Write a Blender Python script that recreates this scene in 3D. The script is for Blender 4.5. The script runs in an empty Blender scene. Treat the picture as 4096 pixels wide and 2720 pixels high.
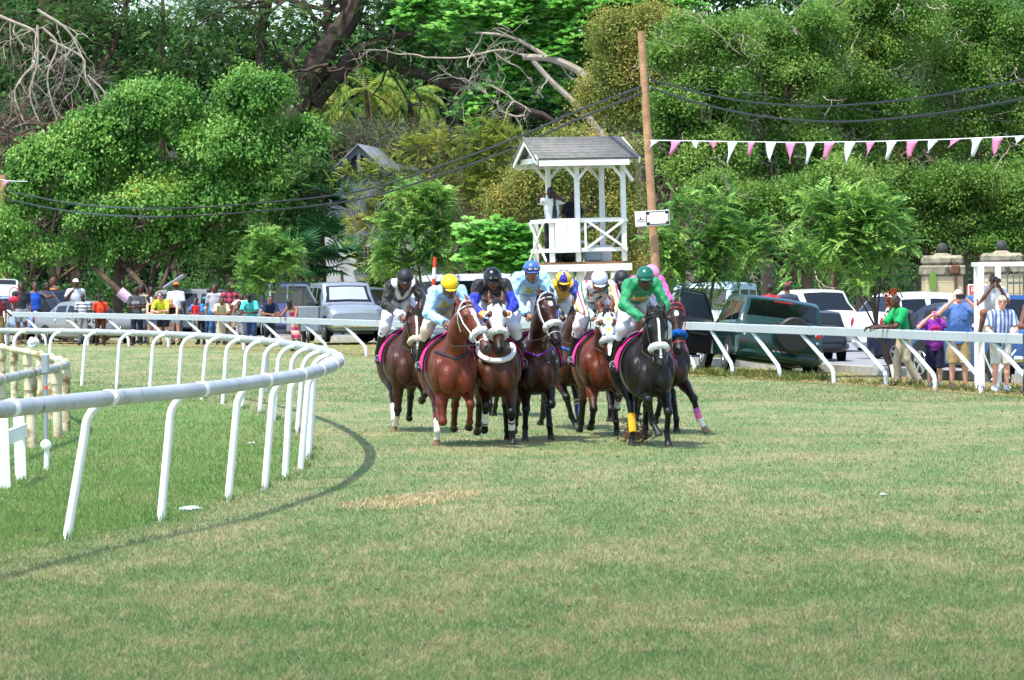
import bpy, math, random
import numpy as np
from math import sin, cos, pi, radians as R
from mathutils import Vector, Matrix
random.seed(7); rng = np.random.default_rng(7)
S = bpy.context.scene
# ------------------------------------------------------------------ camera, sky, sun, exposure
F = 15000.0; W0, H0 = 4096, 2720; CH = 1.9
PITCH = math.atan(202/F); ROLL = R(0.5)
cf = np.array([0, cos(PITCH), -sin(PITCH)]); r0 = np.array([1., 0, 0]); u0 = np.array([0, sin(PITCH), cos(PITCH)])
cr = cos(ROLL)*r0 - sin(ROLL)*u0; cu = sin(ROLL)*r0 + cos(ROLL)*u0
cam = bpy.data.cameras.new('camera'); cam_o = bpy.data.objects.new('camera', cam); S.collection.objects.link(cam_o)
cam_o.matrix_world = Matrix(((cr[0], cu[0], -cf[0], 0), (cr[1], cu[1], -cf[1], 0), (cr[2], cu[2], -cf[2], CH), (0, 0, 0, 1)))
cam.sensor_width = 36; cam.lens = F/W0*36; cam.clip_start = .5; cam.clip_end = 2000
cam.dof.use_dof = True; cam.dof.focus_distance = 52; cam.dof.aperture_fstop = 15
S.camera = cam_o
SUN = Vector((-0.30, -0.34, 1.0)).normalized()          # towards the sun
world = bpy.data.worlds.new("World"); S.world = world; world.use_nodes = True
nt = world.node_tree; bg = nt.nodes['Background']; sky = nt.nodes.new('ShaderNodeTexSky')
sky.sky_type = 'NISHITA'; sky.sun_disc = False
sky.sun_elevation = math.asin(SUN.z); sky.sun_rotation = math.atan2(SUN.x, SUN.y)
sky.dust_density = 1.2; sky.air_density = 1.0
nt.links.new(sky.outputs[0], bg.inputs[0]); bg.inputs[1].default_value = 0.15
sl = bpy.data.lights.new('sun', 'SUN'); sl.energy = 2.7; sl.angle = R(0.9); sl.color = (1, .95, .87)
so = bpy.data.objects.new('sun', sl); S.collection.objects.link(so); so.rotation_euler = SUN.to_track_quat('Z', 'Y').to_euler()
S.view_settings.view_transform = 'Standard'; S.view_settings.look = 'None'; S.view_settings.exposure = 1.3; S.view_settings.gamma = 1
S.render.engine = 'CYCLES'; S.cycles.max_bounces = 5; S.cycles.diffuse_bounces = 2; S.cycles.glossy_bounces = 2
S.cycles.transmission_bounces = 3; S.cycles.transparent_max_bounces = 6

def unproj(px, py, Y):
    d = cf + cr*(px-2048)/F - cu*(py-1360)/F
    return np.array([0, 0, CH]) + d*(Y/d[1])
def ground(px, py, z=0.0):
    d = cf + cr*(px-2048)/F - cu*(py-1360)/F
    return np.array([0, 0, CH]) + d*((z-CH)/d[2])
def sstep(a, b, x):
    t = np.clip((np.asarray(x, float)-a)/(b-a), 0, 1); return t*t*(3-2*t)
def gz(X, Y): return 0.2*sstep(85, 118, Y)*(1-sstep(-2, 4, X)) # the turf rises a little towards the far left
def at(px, Y, z=None):
    p = unproj(px, 1200, Y); p[2] = gz(p[0], Y) if z is None else z
    return p
# ------------------------------------------------------------------ objects
def link(o, parent=None):
    S.collection.objects.link(o)
    if parent is not None: o.parent = parent
    return o
def tag(o, label=None, cat=None, group=None, kind=None):
    if label: o['label'] = label
    if cat: o['category'] = cat
    if group: o['group'] = group
    if kind: o['kind'] = kind
    return o
def empty(name, loc, rz=0, label=None, cat=None, group=None, rot=None, sc=1):
    o = bpy.data.objects.new(name, None); o.location = [float(v) for v in loc]
    o.rotation_euler = rot if rot else (0, 0, rz); o.scale = (sc, sc, sc); o.empty_display_size = .2
    link(o); return tag(o, label, cat, group)
# ------------------------------------------------------------------ materials
def srgb(h):
    if isinstance(h, str):
        c = [int(h[i:i+2], 16)/255 for i in (0, 2, 4)]
        return tuple(v/12.92 if v <= .04045 else ((v+.055)/1.055)**2.4 for v in c)
    return h
_M = {}
def mat(name, col, rough=.6, metal=0., spec=.5, var=0., vs=8., bump=0., bs=60., attr=False, sheen=0., coat=0., dirt=None):
    if name in _M: return _M[name]
    col = srgb(col)
    m = bpy.data.materials.new(name); m.use_nodes = True; n = m.node_tree; b = n.nodes['Principled BSDF']
    b.inputs['Roughness'].default_value = rough; b.inputs['Metallic'].default_value = metal
    b.inputs['Specular IOR Level'].default_value = spec; b.inputs['Coat Weight'].default_value = coat
    b.inputs['Sheen Weight'].default_value = sheen
    b.inputs['Base Color'].default_value = (*col, 1); src = None
    if attr:
        a = n.nodes.new('ShaderNodeAttribute'); a.attribute_name = 'Col'; src = a.outputs['Color']
    tc = n.nodes.new('ShaderNodeTexCoord')
    if var > 0:
        ns = n.nodes.new('ShaderNodeTexNoise'); ns.inputs['Scale'].default_value = vs; ns.inputs['Detail'].default_value = 5
        n.links.new(tc.outputs['Object'], ns.inputs['Vector'])
        mr = n.nodes.new('ShaderNodeMapRange'); mr.inputs[1].default_value = .3; mr.inputs[2].default_value = .7
        mr.inputs[3].default_value = 1-var; mr.inputs[4].default_value = 1+var*.6
        n.links.new(ns.outputs[0], mr.inputs[0])
        mx = n.nodes.new('ShaderNodeMix'); mx.data_type = 'RGBA'; mx.blend_type = 'MULTIPLY'; mx.inputs[0].default_value = 1
        if src: n.links.new(src, mx.inputs[6])
        else: mx.inputs[6].default_value = (*col, 1)
        n.links.new(mr.outputs[0], mx.inputs[7]); src = mx.outputs[2]
    if dirt:
        ns = n.nodes.new('ShaderNodeTexNoise'); ns.inputs['Scale'].default_value = dirt[1]; ns.inputs['Detail'].default_value = 7
        ns.inputs['Roughness'].default_value = .65
        n.links.new(tc.outputs['Object'], ns.inputs['Vector'])
        cr_ = n.nodes.new('ShaderNodeValToRGB'); cr_.color_ramp.elements[0].position = dirt[2]; cr_.color_ramp.elements[1].position = dirt[2]+.12
        n.links.new(ns.outputs[0], cr_.inputs[0])
        mx = n.nodes.new('ShaderNodeMix'); mx.data_type = 'RGBA'
        n.links.new(cr_.outputs[0], mx.inputs[0])
        if src: n.links.new(src, mx.inputs[6])
        else: mx.inputs[6].default_value = (*col, 1)
        mx.inputs[7].default_value = (*srgb(dirt[0]), 1); src = mx.outputs[2]
    if src: n.links.new(src, b.inputs['Base Color'])
    if bump > 0:
        nb = n.nodes.new('ShaderNodeTexNoise'); nb.inputs['Scale'].default_value = bs; nb.inputs['Detail'].default_value = 4
        n.links.new(tc.outputs['Object'], nb.inputs['Vector'])
        bp = n.nodes.new('ShaderNodeBump'); bp.inputs['Strength'].default_value = bump; bp.inputs['Distance'].default_value = .02
        n.links.new(nb.outputs[0], bp.inputs['Height']); n.links.new(bp.outputs[0], b.inputs['Normal'])
    _M[name] = m; return m
def leafmat(name, cols, rough=.45, trans=.3, ns=.5, yellow=None):
    """leaf colours: low-frequency noise between two greens, each leaf a little different"""
    if name in _M: return _M[name]
    m = bpy.data.materials.new(name); m.use_nodes = True; n = m.node_tree; b = n.nodes['Principled BSDF']
    b.inputs['Roughness'].default_value = rough; b.inputs['Specular IOR Level'].default_value = .3
    geo = n.nodes.new('ShaderNodeNewGeometry'); tc = n.nodes.new('ShaderNodeTexCoord')
    no = n.nodes.new('ShaderNodeTexNoise'); no.inputs['Scale'].default_value = ns; no.inputs['Detail'].default_value = 3
    n.links.new(geo.outputs['Position'], no.inputs['Vector'])
    ad = n.nodes.new('ShaderNodeMath'); ad.operation = 'MULTIPLY_ADD'; ad.inputs[1].default_value = .42; 
    n.links.new(geo.outputs['Random Per Island'], ad.inputs[0])
    sb = n.nodes.new('ShaderNodeMath'); sb.operation = 'MULTIPLY_ADD'; sb.inputs[1].default_value = 1.3; sb.inputs[2].default_value = -.36
    n.links.new(no.outputs[0], sb.inputs[0]); n.links.new(sb.outputs[0], ad.inputs[2])
    cr_ = n.nodes.new('ShaderNodeValToRGB'); e = cr_.color_ramp.elements
    e[0].position = .05; e[0].color = (*srgb(cols[0]), 1); e[1].position = .85; e[1].color = (*srgb(cols[-1]), 1)
    for i, c in enumerate(cols[1:-1]):
        q = e.new(.05+.8*(i+1)/(len(cols)-1)); q.color = (*srgb(c), 1)
    if yellow:
        q = e.new(.97); q.color = (*srgb(yellow), 1)
    n.links.new(ad.outputs[0], cr_.inputs[0]); n.links.new(cr_.outputs[0], b.inputs['Base Color'])
    tr = n.nodes.new('ShaderNodeBsdfTranslucent'); n.links.new(cr_.outputs[0], tr.inputs[0])
    mx = n.nodes.new('ShaderNodeMixShader'); mx.inputs[0].default_value = trans
    n.links.new(b.outputs[0], mx.inputs[1]); n.links.new(tr.outputs[0], mx.inputs[2])
    n.links.new(mx.outputs[0], n.nodes['Material Output'].inputs[0])
    _M[name] = m; return m
# ------------------------------------------------------------------ mesh from numpy
def npmesh(name, V, Fc, material, parent=None, cols=None, smooth=True, sharp=None, midx=None, mats=None):
    V = np.asarray(V, np.float32)
    me = bpy.data.meshes.new(name); me.vertices.add(len(V)); me.vertices.foreach_set('co', V.ravel())
    if isinstance(Fc, np.ndarray):
        k = Fc.shape[1]; nF = len(Fc); me.loops.add(nF*k); me.polygons.add(nF)
        me.loops.foreach_set('vertex_index', Fc.astype(np.int32).ravel())
        me.polygons.foreach_set('loop_start', np.arange(0, nF*k, k, dtype=np.int32))
        me.polygons.foreach_set('loop_total', np.full(nF, k, np.int32))
    else:
        lens = np.array([len(f) for f in Fc], np.int32); tot = int(lens.sum()); me.loops.add(tot); me.polygons.add(len(Fc))
        me.loops.foreach_set('vertex_index', np.concatenate([np.asarray(f, np.int32) for f in Fc]))
        me.polygons.foreach_set('loop_start', np.concatenate([[0], np.cumsum(lens)[:-1]]).astype(np.int32))
        me.polygons.foreach_set('loop_total', lens)
    if cols is not None:
        ca = me.color_attributes.new('Col', 'FLOAT_COLOR', 'POINT')
        c4 = np.ones((len(V), 4), np.float32); c4[:, :3] = cols; ca.data.foreach_set('color', c4.ravel())
    if mats:
        for m in mats: me.materials.append(m)
        me.polygons.foreach_set('material_index', np.asarray(midx, np.int32))
    else: me.materials.append(material)
    me.update(calc_edges=True); me.validate()
    if smooth:
        me.polygons.foreach_set('use_smooth', np.ones(len(me.polygons), bool))
        if sharp: me.set_sharp_from_angle(angle=R(sharp))
    o = bpy.data.objects.new(name, me); return link(o, parent)
class MB:
    def __init__(s): s.V = []; s.F = []; s.C = []; s.n = 0; s.c = (1, 1, 1)
    def add(s, V, Fc):
        V = np.asarray(V, float).reshape(-1, 3)
        s.V.append(V); s.C.append(np.tile(np.array(s.c, float), (len(V), 1))); s.F += [[i+s.n for i in f] for f in Fc]; s.n += len(V); return s
    def box(s, c, d, rot=None, bev=0):
        x, y, z = [v/2 for v in d]; b = min(bev, x*.9, y*.9, z*.9)
        if b > 0:
            P = []; 
            for sz in (-1, 1):
                for k, (zz, ins) in enumerate(((z, b), (z-b, 0)) if sz < 0 else ((z-b, 0), (z, b))):
                    for ax, ay in ((x-ins, y-ins-b*(ins == 0)), (x-ins-b*(ins == 0), y-ins)):
                        pass
                    pts = [(x-ins, -y+b+ins*0), (x-ins, y-b), (x-b, y-ins), (-x+b, y-ins), (-x+ins, y-b), (-x+ins, -y+b), (-x+b, -y+ins), (x-b, -y+ins)]
                    P.append([(px, py, sz*zz) for px, py in pts])
            P = np.array(P).reshape(-1, 3); Fc = [list(range(7, -1, -1)), [24+i for i in range(8)]]
            for r_ in range(3):
                for i in range(8): j = (i+1) % 8; Fc.append([r_*8+i, r_*8+j, r_*8+8+j, r_*8+8+i])
        else:
            P = np.array([(a*x, b_*y, c_*z) for c_ in (-1, 1) for a, b_ in ((-1, -1), (1, -1), (1, 1), (-1, 1))], float)
            Fc = [[3, 2, 1, 0], [4, 5, 6, 7], [0, 1, 5, 4], [1, 2, 6, 5], [2, 3, 7, 6], [3, 0, 4, 7]]
        if rot is not None: P = P @ np.array(rot).T
        return s.add(P+np.array(c, float), Fc)
    def beam(s, a, b, w, h, up=(0, 0, 1)):
        a = np.array(a, float); b = np.array(b, float); t = b-a; L = np.linalg.norm(t); t /= L
        u = np.array(up, float); sd = np.cross(t, u)
        if np.linalg.norm(sd) < 1e-3: sd = np.cross(t, (1, 0, 0))
        sd /= np.linalg.norm(sd); u = np.cross(sd, t)
        return s.box((a+b)/2, (w, L, h), np.array([sd, t, u]).T)
    def tube(s, pts, rad, seg=8, cap=True, flat=None):
        """pts polyline, rad scalar or list; flat = (axis, factor) squashes the section along an axis"""
        P = np.array(pts, float); n = len(P)
        rad = np.full(n, rad, float) if np.isscalar(rad) else np.array(rad, float)
        T = np.gradient(P, axis=0); T /= np.linalg.norm(T, axis=1)[:, None]+1e-12
        u = np.array((0, 0, 1.)) if abs(T[0][2]) < .9 else np.array((1., 0, 0))
        out = []
        for i in range(n):
            sd = np.cross(T[i], u); sd /= np.linalg.norm(sd)+1e-12; u = np.cross(sd, T[i])
            a = np.arange(seg)*2*pi/seg
            ring = np.outer(np.cos(a), sd)+np.outer(np.sin(a), u)
            if flat is not None:
                ax = np.array(flat[0], float); ring = ring-np.outer(ring@ax, ax)*(1-flat[1])
            out.append(P[i]+ring*rad[i])
        Fc = [[i*seg+j, i*seg+(j+1) % seg, (i+1)*seg+(j+1) % seg, (i+1)*seg+j] for i in range(n-1) for j in range(seg)]
        Fc = [f[::-1] for f in Fc]
        if cap: Fc += [list(range(seg)), [(n-1)*seg+j for j in range(seg-1, -1, -1)]]
        return s.add(np.concatenate(out), Fc)
    def disc(s, c, nrm, r, seg=20, r2=0, thick=.01):
        c = np.array(c, float); nrm = np.array(nrm, float)/np.linalg.norm(nrm)
        return s.tube([c-nrm*thick/2, c+nrm*thick/2], r, seg)
    def ring(s, c, nrm, r, rt, seg=24, seg2=8, noise=0, ax=None, ex=1., arc=(0, 2*pi), ey=1.):
        c = np.array(c, float); nrm = np.array(nrm, float)/np.linalg.norm(nrm)
        a = np.array(ax if ax is not None else ((0, 0, 1) if abs(nrm[2]) < .9 else (1, 0, 0)), float); a -= nrm*(a@nrm); a /= np.linalg.norm(a); b = np.cross(nrm, a)
        V = []; full = arc[1]-arc[0] > 6.28
        N = seg if full else seg+1
        for i in range(N):
            t = arc[0]+(arc[1]-arc[0])*i/seg; d = a*cos(t)*ex+b*sin(t)*ey
            for j in range(seg2):
                q = 2*pi*j/seg2; rr = rt*(1+noise*(random.random()-.5)*2)
                V.append(c+d*r+(d*cos(q)+nrm*sin(q))*rr)
        Fc = [[i*seg2+j, ((i+1) % N)*seg2+j, ((i+1) % N)*seg2+(j+1) % seg2, i*seg2+(j+1) % seg2] for i in range(seg) for j in range(seg2)]
        return s.add(V, Fc)
    def ball(s, c, r, su=12, sv=8, rot=None, noise=0):
        r = np.array([r]*3 if np.isscalar(r) else r, float); V = [(0, 0, -1)]
        for i in range(1, sv):
            p = -pi/2+pi*i/sv
            V += [(cos(p)*cos(2*pi*j/su), cos(p)*sin(2*pi*j/su), sin(p)) for j in range(su)]
        V.append((0, 0, 1)); V = np.array(V)*r
        if noise: V *= 1+noise*(rng.random((len(V), 1))-.5)*2
        if rot is not None: V = V @ np.array(rot).T
        Fc = [[0, 1+(j+1) % su, 1+j] for j in range(su)]
        for i in range(sv-2): Fc += [[1+i*su+j, 1+i*su+(j+1) % su, 1+(i+1)*su+(j+1) % su, 1+(i+1)*su+j] for j in range(su)]
        k = 1+(sv-2)*su; Fc += [[k+j, k+(j+1) % su, k+su] for j in range(su)]
        return s.add(V+np.array(c, float), Fc)
    def prism(s, poly, a, b):
        """polygon given in 3d as list, extruded from offset a to offset b"""
        P = np.array(poly, float); n = len(P); a = np.array(a, float); b = np.array(b, float)
        return s.add(np.concatenate([P+a, P+b]), [list(range(n))[::-1], [n+i for i in range(n)]]+[[i, (i+1) % n, n+(i+1) % n, n+i] for i in range(n)])
    def build(s, name, m, parent=None, smooth=True, sharp=35, attr=False):
        V = np.concatenate(s.V)
        return npmesh(name, V, s.F, m, parent, np.concatenate(s.C) if attr else None, smooth, sharp)
def text_mesh(name, txt, size, m, parent, loc, rot, thick=.002, align='CENTER', sx=1.):
    cu_ = bpy.data.curves.new(name, 'FONT'); cu_.body = txt; cu_.size = size; cu_.extrude = thick; cu_.align_x = align; cu_.align_y = 'CENTER'
    t = bpy.data.objects.new('tmp', cu_); S.collection.objects.link(t)
    dg = bpy.context.evaluated_depsgraph_get(); me = bpy.data.meshes.new_from_object(t.evaluated_get(dg)); me.name = name
    bpy.data.objects.remove(t); me.materials.clear(); me.materials.append(m)
    o = bpy.data.objects.new(name, me); link(o, parent); o.location = [float(v) for v in loc]; o.rotation_euler = rot; o.scale = (sx, 1, 1); return o
# ------------------------------------------------------------------ smooth-union bodies: signed distance grid + surface nets
def cone(a, b, ra, rb, k=.03, flat=None, clip=None, id=0): return dict(t='c', a=np.array(a, float), b=np.array(b, float), ra=ra, rb=rb, k=k, flat=flat, clip=clip, id=id)
def ell(c, r, rot=None, k=.03, clip=None, id=0, sub=False):
    return dict(t='e', c=np.array(c, float), r=np.array([r]*3 if np.isscalar(r) else r, float), rot=None if rot is None else np.array(rot, float), k=k, clip=clip, id=id, sub=sub)
def _pd(p, P):
    if p['t'] == 'c':
        a, b = p['a'], p['b']; Q = P-a; ab = b-a
        if p['flat'] is not None:
            n, f = p['flat']; n = np.array(n, float); n /= np.linalg.norm(n)
            Q = Q+(Q@n)[..., None]*n*(1/f-1); ab = ab+(ab@n)*n*(1/f-1)
        L2 = ab@ab+1e-12; h = np.clip((Q@ab)/L2, 0, 1)
        return np.linalg.norm(Q-h[..., None]*ab, axis=-1)-(p['ra']+(p['rb']-p['ra'])*h)
    Q = P-p['c']
    if p['rot'] is not None: Q = Q@p['rot']
    r = p['r']; k0 = np.linalg.norm(Q/r, axis=-1); k1 = np.linalg.norm(Q/(r*r), axis=-1)+1e-9
    return k0*(k0-1)/k1
def sdf(prims, vox, inflate=0., wr=0., wf=14., clips=None, seed=0):
    lo = np.full(3, 1e9); hi = -lo; bb = []
    for p in prims:
        if p['t'] == 'c':
            m_ = max(p['ra'], p['rb']); l = np.minimum(p['a'], p['b'])-m_; h = np.maximum(p['a'], p['b'])+m_
        else: m_ = p['r'].max() if p['rot'] is not None else p['r']; l = p['c']-m_; h = p['c']+m_
        pad = inflate+p['k']*1.2+vox*2+wr; bb.append((l-pad, h+pad))
        if not p.get('sub'): lo = np.minimum(lo, l-pad); hi = np.maximum(hi, h+pad)
    N = np.ceil((hi-lo)/vox).astype(int)+1
    D = np.full(N, 1.0, np.float32); I = np.zeros(N, np.int16); B = np.full(N, 1.0, np.float32)
    for p, (l, h) in zip(prims, bb):
        i0 = np.maximum(((l-lo)/vox).astype(int), 0); i1 = np.minimum(((h-lo)/vox).astype(int)+2, N)
        if (i1 <= i0).any(): continue
        g = [lo[k]+np.arange(i0[k], i1[k])*vox for k in range(3)]
        P = np.stack(np.meshgrid(*g, indexing='ij'), -1)
        d = _pd(p, P)
        if p['clip']:
            for n, c in p['clip']:
                n = np.array(n, float); n = n/np.linalg.norm(n); d = np.maximum(d, -((P-np.array(c, float))@n))
        sl_ = tuple(slice(i0[k], i1[k]) for k in range(3)); A = D[sl_]; k = p['k']
        if p.get('sub'):
            h_ = np.maximum(k-np.abs(A+d), 0)/k; D[sl_] = np.maximum(A, -d)+h_*h_*k*.25; I[sl_][d < vox] = p['id']; continue
        h_ = np.maximum(k-np.abs(A-d), 0)/k
        D[sl_] = np.minimum(A, d)-h_*h_*k*.25
        m_ = d < B[sl_]; I[sl_][m_] = p['id']; B[sl_] = np.minimum(B[sl_], d)
    D -= inflate
    if wr > 0 or clips:
        P = np.stack(np.meshgrid(*[lo[k]+np.arange(N[k])*vox for k in range(3)], indexing='ij'), -1)
        if wr > 0:
            q = P*wf; s_ = seed
            D += (wr*(np.sin(q[..., 0]*1.3+2.1*np.sin(q[..., 2]*.8+s_)+s_)*np.sin(q[..., 1]*1.1+1.3*np.sin(q[..., 0]*.9+s_*2))*.6+.4*np.sin(q[..., 2]*1.9+2*np.sin(q[..., 0]*1.7+q[..., 1]*1.3+s_)))).astype(np.float32)
        for n, c in (clips or []):
            n = np.array(n, float); n /= np.linalg.norm(n); D = np.maximum(D, -((P-np.array(c, float))@n))
    ins = D < 0
    C = np.zeros(N-1, np.int8)
    for a in (0, 1):
        for b in (0, 1):
            for c in (0, 1): C += ins[a:N[0]-1+a, b:N[1]-1+b, c:N[2]-1+c]
    act = (C > 0) & (C < 8); idx = np.argwhere(act)
    vid = np.full(N-1, -1, np.int64); vid[tuple(idx.T)] = np.arange(len(idx))
    acc = np.zeros((len(idx), 3)); cnt = np.zeros(len(idx))
    corners = [(a, b, c) for a in (0, 1) for b in (0, 1) for c in (0, 1)]
    vals = {o: D[tuple((idx+np.array(o)).T)] for o in corners}
    for o in corners:
        for ax in range(3):
            if o[ax] == 0:
                q = list(o); q[ax] = 1; q = tuple(q); v0 = vals[o]; v1 = vals[q]; m_ = (v0 < 0) != (v1 < 0)
                t = np.where(m_, v0/(v0-v1+1e-12), 0); pt = np.tile(np.array(o, float), (len(idx), 1)); pt[:, ax] += t
                acc[m_] += pt[m_]; cnt[m_] += 1
    V = lo+(idx+acc/cnt[:, None])*vox; ids = I[tuple(idx.T)]
    Fs = []
    for ax in range(3):
        o1, o2 = [(1, 2), (2, 0), (0, 1)][ax]
        sl0 = [slice(1, N[k]-1) for k in range(3)]; sl0[ax] = slice(0, N[ax]-1); sl1 = list(sl0); sl1[ax] = slice(1, N[ax])
        a = ins[tuple(sl0)]; b = ins[tuple(sl1)]
        for flip, mk in ((False, a & ~b), (True, ~a & b)):
            e = np.argwhere(mk)
            if not len(e): continue
            off = np.ones(3, int); off[ax] = 0; e = e+off
            d1 = np.zeros(3, int); d1[o1] = 1; d2 = np.zeros(3, int); d2[o2] = 1
            q = np.stack([vid[tuple((e-d1-d2).T)], vid[tuple((e-d2).T)], vid[tuple(e.T)], vid[tuple((e-d1).T)]], 1)
            Fs.append(q[:, ::-1] if flip else q)
    Fq = np.concatenate(Fs); Fq = Fq[(Fq >= 0).all(1)]
    return V, Fq, ids
def nrm(v): v = np.array(v, float); return v/(np.linalg.norm(v)+1e-12)
def lerp(a, b, t): return np.array(a, float)*(1-t)+np.array(b, float)*t
# ================================================================== people
SKD = srgb('4a2e20'); SKM = srgb('6b4430'); SKB = srgb('8a5c42'); SKL = srgb('d19a7c'); SKR = srgb('dc9f86')
MSKIN = mat('skin', (1, 1, 1), .5, spec=.4, attr=True)
MCL = mat('cloth', (1, 1, 1), .8, spec=.2, attr=True, var=.12, vs=9, bump=.25, bs=35, sheen=.1)
MSILK = mat('silk', (1, 1, 1), .52, spec=.35, attr=True, bump=.9, bs=22, sheen=.2)
MHAIR = mat('hair', (1, 1, 1), .55, attr=True, bump=.6, bs=90, var=.3, vs=40)
MLEATH = mat('leather', (1, 1, 1), .28, spec=.6, attr=True)
MPLAS = mat('helmet_shell', (1, 1, 1), .22, spec=.5, attr=True)
def P3(*v): return np.array(v, float)
def pose(kind='stand', lean=0., **kw):
    J = dict(pel=P3(0, 0, .95), chest=P3(0, 0, 1.26), neck=P3(0, .0, 1.49), head=P3(0, .03, 1.645), fwd=P3(0, 1, 0), hf=P3(0, 1, 0), hu=P3(0, 0, 1),
             shA=P3(-.19, 0, 1.42), shB=P3(.19, 0, 1.42), elA=P3(-.25, -.03, 1.13), elB=P3(.25, -.03, 1.13), haA=P3(-.24, .10, .89), haB=P3(.24, .10, .89),
             hipA=P3(-.09, 0, .92), hipB=P3(.09, 0, .92), knA=P3(-.11, .03, .50), knB=P3(.11, .03, .50), anA=P3(-.12, 0, .09), anB=P3(.12, 0, .09),
             toA=P3(-.14, .17, .03), toB=P3(.14, .17, .03))
    if kind in ('lean', 'forward'):
        for k in ('chest', 'neck', 'head', 'shA', 'shB', 'elA', 'elB', 'haA', 'haB'):
            v = J[k]-J['pel']; a = R(28 if kind == 'lean' else lean); J[k] = J['pel']+P3(v[0], v[1]*cos(a)+v[2]*sin(a), v[2]*cos(a)-v[1]*sin(a))
        J['fwd'] = P3(0, .85, -.5)
    if kind == 'lean':
        J['elA'] = P3(-.26, .42, 1.07); J['elB'] = P3(.26, .42, 1.07); J['haA'] = P3(-.09, .62, 1.07); J['haB'] = P3(.07, .60, 1.07)
        for k in ('knA', 'anA', 'toA', 'knB', 'anB', 'toB'): J[k] = J[k]+P3(0, -.1 if k[0] == 'a' or k[0] == 't' else -.02, 0)
    if kind == 'phone':
        J['elA'] = P3(-.37, .22, 1.33); J['elB'] = P3(.37, .22, 1.33); J['haA'] = P3(-.11, .33, 1.58); J['haB'] = P3(.11, .33, 1.58)
    if kind == 'clasp':
        J['elA'] = P3(-.25, .05, 1.14); J['elB'] = P3(.25, .05, 1.14); J['haA'] = P3(-.05, .25, 1.17); J['haB'] = P3(.06, .26, 1.15)
    for k, v in kw.items(): J[k] = np.array(v, float)
    J['hf'] = nrm(J['hf']); J['hu'] = nrm(J['hu']-J['hf']*(J['hu']@J['hf'])); J['fwd'] = nrm(J['fwd'])
    return J
def hand_tubes(mb, w, d, n, thumb, col, curl=.5, s=1.):
    """four fingers of different length and a thumb that leaves the side of the palm near the wrist"""
    d = nrm(d); n = nrm(np.array(n)-d*(np.array(n)@d)); sd = np.cross(d, n)*thumb; mb.c = col
    for i, (off, L) in enumerate(((.030, .070), (.010, .080), (-.010, .075), (-.029, .058))):
        p = w+d*.088*s+sd*off*s; pts = [p-d*.02*s]; a = .15
        dd = d
        for q, l in enumerate((.45, .32, .23)):
            a += curl*(.9, 1.1, .8)[q]; dd = d*cos(a)+n*sin(a)+sd*off*1.2*(1-curl); pts.append(pts[-1]+nrm(dd)*l*(L+.015)*s)
        mb.tube(pts, [.0095*s, .009*s, .0085*s, .007*s], 6)
    b = w+d*.03*s+sd*.034*s
    mb.tube([w+d*.02*s+sd*.02*s, b+sd*.012*s+n*.01*s, b+d*.03*s+sd*.02*s+n*.022*s, b+d*.052*s+sd*.012*s+n*.034*s], [.013*s, .012*s, .010*s, .008*s], 6)
def body_prims(J, bulk=1., k=.035):
    u = nrm(J['neck']-J['pel']); f = nrm(J['fwd']-u*(J['fwd']@u)); fl = (f, .68); b = bulk; A = []
    A.append(ell(J['pel'], (.150*b, .115*b, .12), np.array([np.cross(f, u), f, u]).T, k, id=1))
    A.append(cone(J['pel'], J['chest'], .125*b, .150*b, k, fl, id=1))
    A.append(cone(J['chest'], lerp(J['chest'], J['neck'], .62), .150*b, .125*b, k, fl, id=1))
    A.append(cone(lerp(J['shA'], J['shB'], .06), lerp(J['shA'], J['shB'], .94), .062, .062, .05, id=1))
    A.append(cone(J['neck']-u*.05, J['head']-J['hu']*.06-J['hf']*.02, .062, .054, .03, id=5))
    for s in 'AB':
        A.append(cone(J['sh'+s], J['el'+s], .054*(.6+.4*b), .040, .03, id=2))
        A.append(cone(J['el'+s], lerp(J['el'+s], J['ha'+s], .45), .040, .041, .02, id=2))
        A.append(cone(lerp(J['el'+s], J['ha'+s], .4), J['ha'+s], .040, .027, .02, id=2))
    return A
def leg_prims(J, b=1.):
    A = []
    for s in 'AB':
        A.append(cone(J['hip'+s], J['kn'+s], .088*(.5+.5*b), .056, .03, id=6))
        A.append(cone(J['kn'+s], lerp(J['kn'+s], J['an'+s], .35), .054, .056, .02, id=6))
        A.append(cone(lerp(J['kn'+s], J['an'+s], .35), J['an'+s], .054, .034, .02, id=6))
    return A
def foot_prims(J, r=.045):
    A = []
    for s in 'AB':
        a = J['an'+s]; t = J['to'+s]; h = nrm(a-t)
        A.append(cone(a+P3(0, 0, -.03)+h*.03, t, r, r*.72, .02, id=7))
    return A
def head_prims(J):
    c, f, u = J['head'], J['hf'], J['hu']; r = np.cross(f, u); M = np.array([r, f, u]).T; g = lambda x, y, z: c+r*x+f*y+u*z
    A = [ell(g(0, -.008, .02), (.075, .092, .098), M, .02, id=4), ell(g(0, .030, -.045), (.056, .062, .07), M, .03, id=4),
         ell(g(0, .062, -.098), (.026, .024, .02), M, .03, id=4), cone(g(0, .088, .005), g(0, .108, -.026), .010, .015, .012, id=4),
         ell(g(.078, -.005, -.01), (.011, .02, .031), M, .008, id=4), ell(g(-.078, -.005, -.01), (.011, .02, .031), M, .008, id=4),
         cone(g(-.035, .076, .027), g(.035, .076, .027), .012, .012, .015, id=4), ell(g(0, .083, -.064), (.026, .012, .012), M, .01, id=4)]
    for s in (-1, 1): A.append(dict(ell(g(s*.032, .098, .002), (.018, .016, .013), M, .012, id=4), sub=True))
    return A, M
SKULL = dict(none=0)
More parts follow.
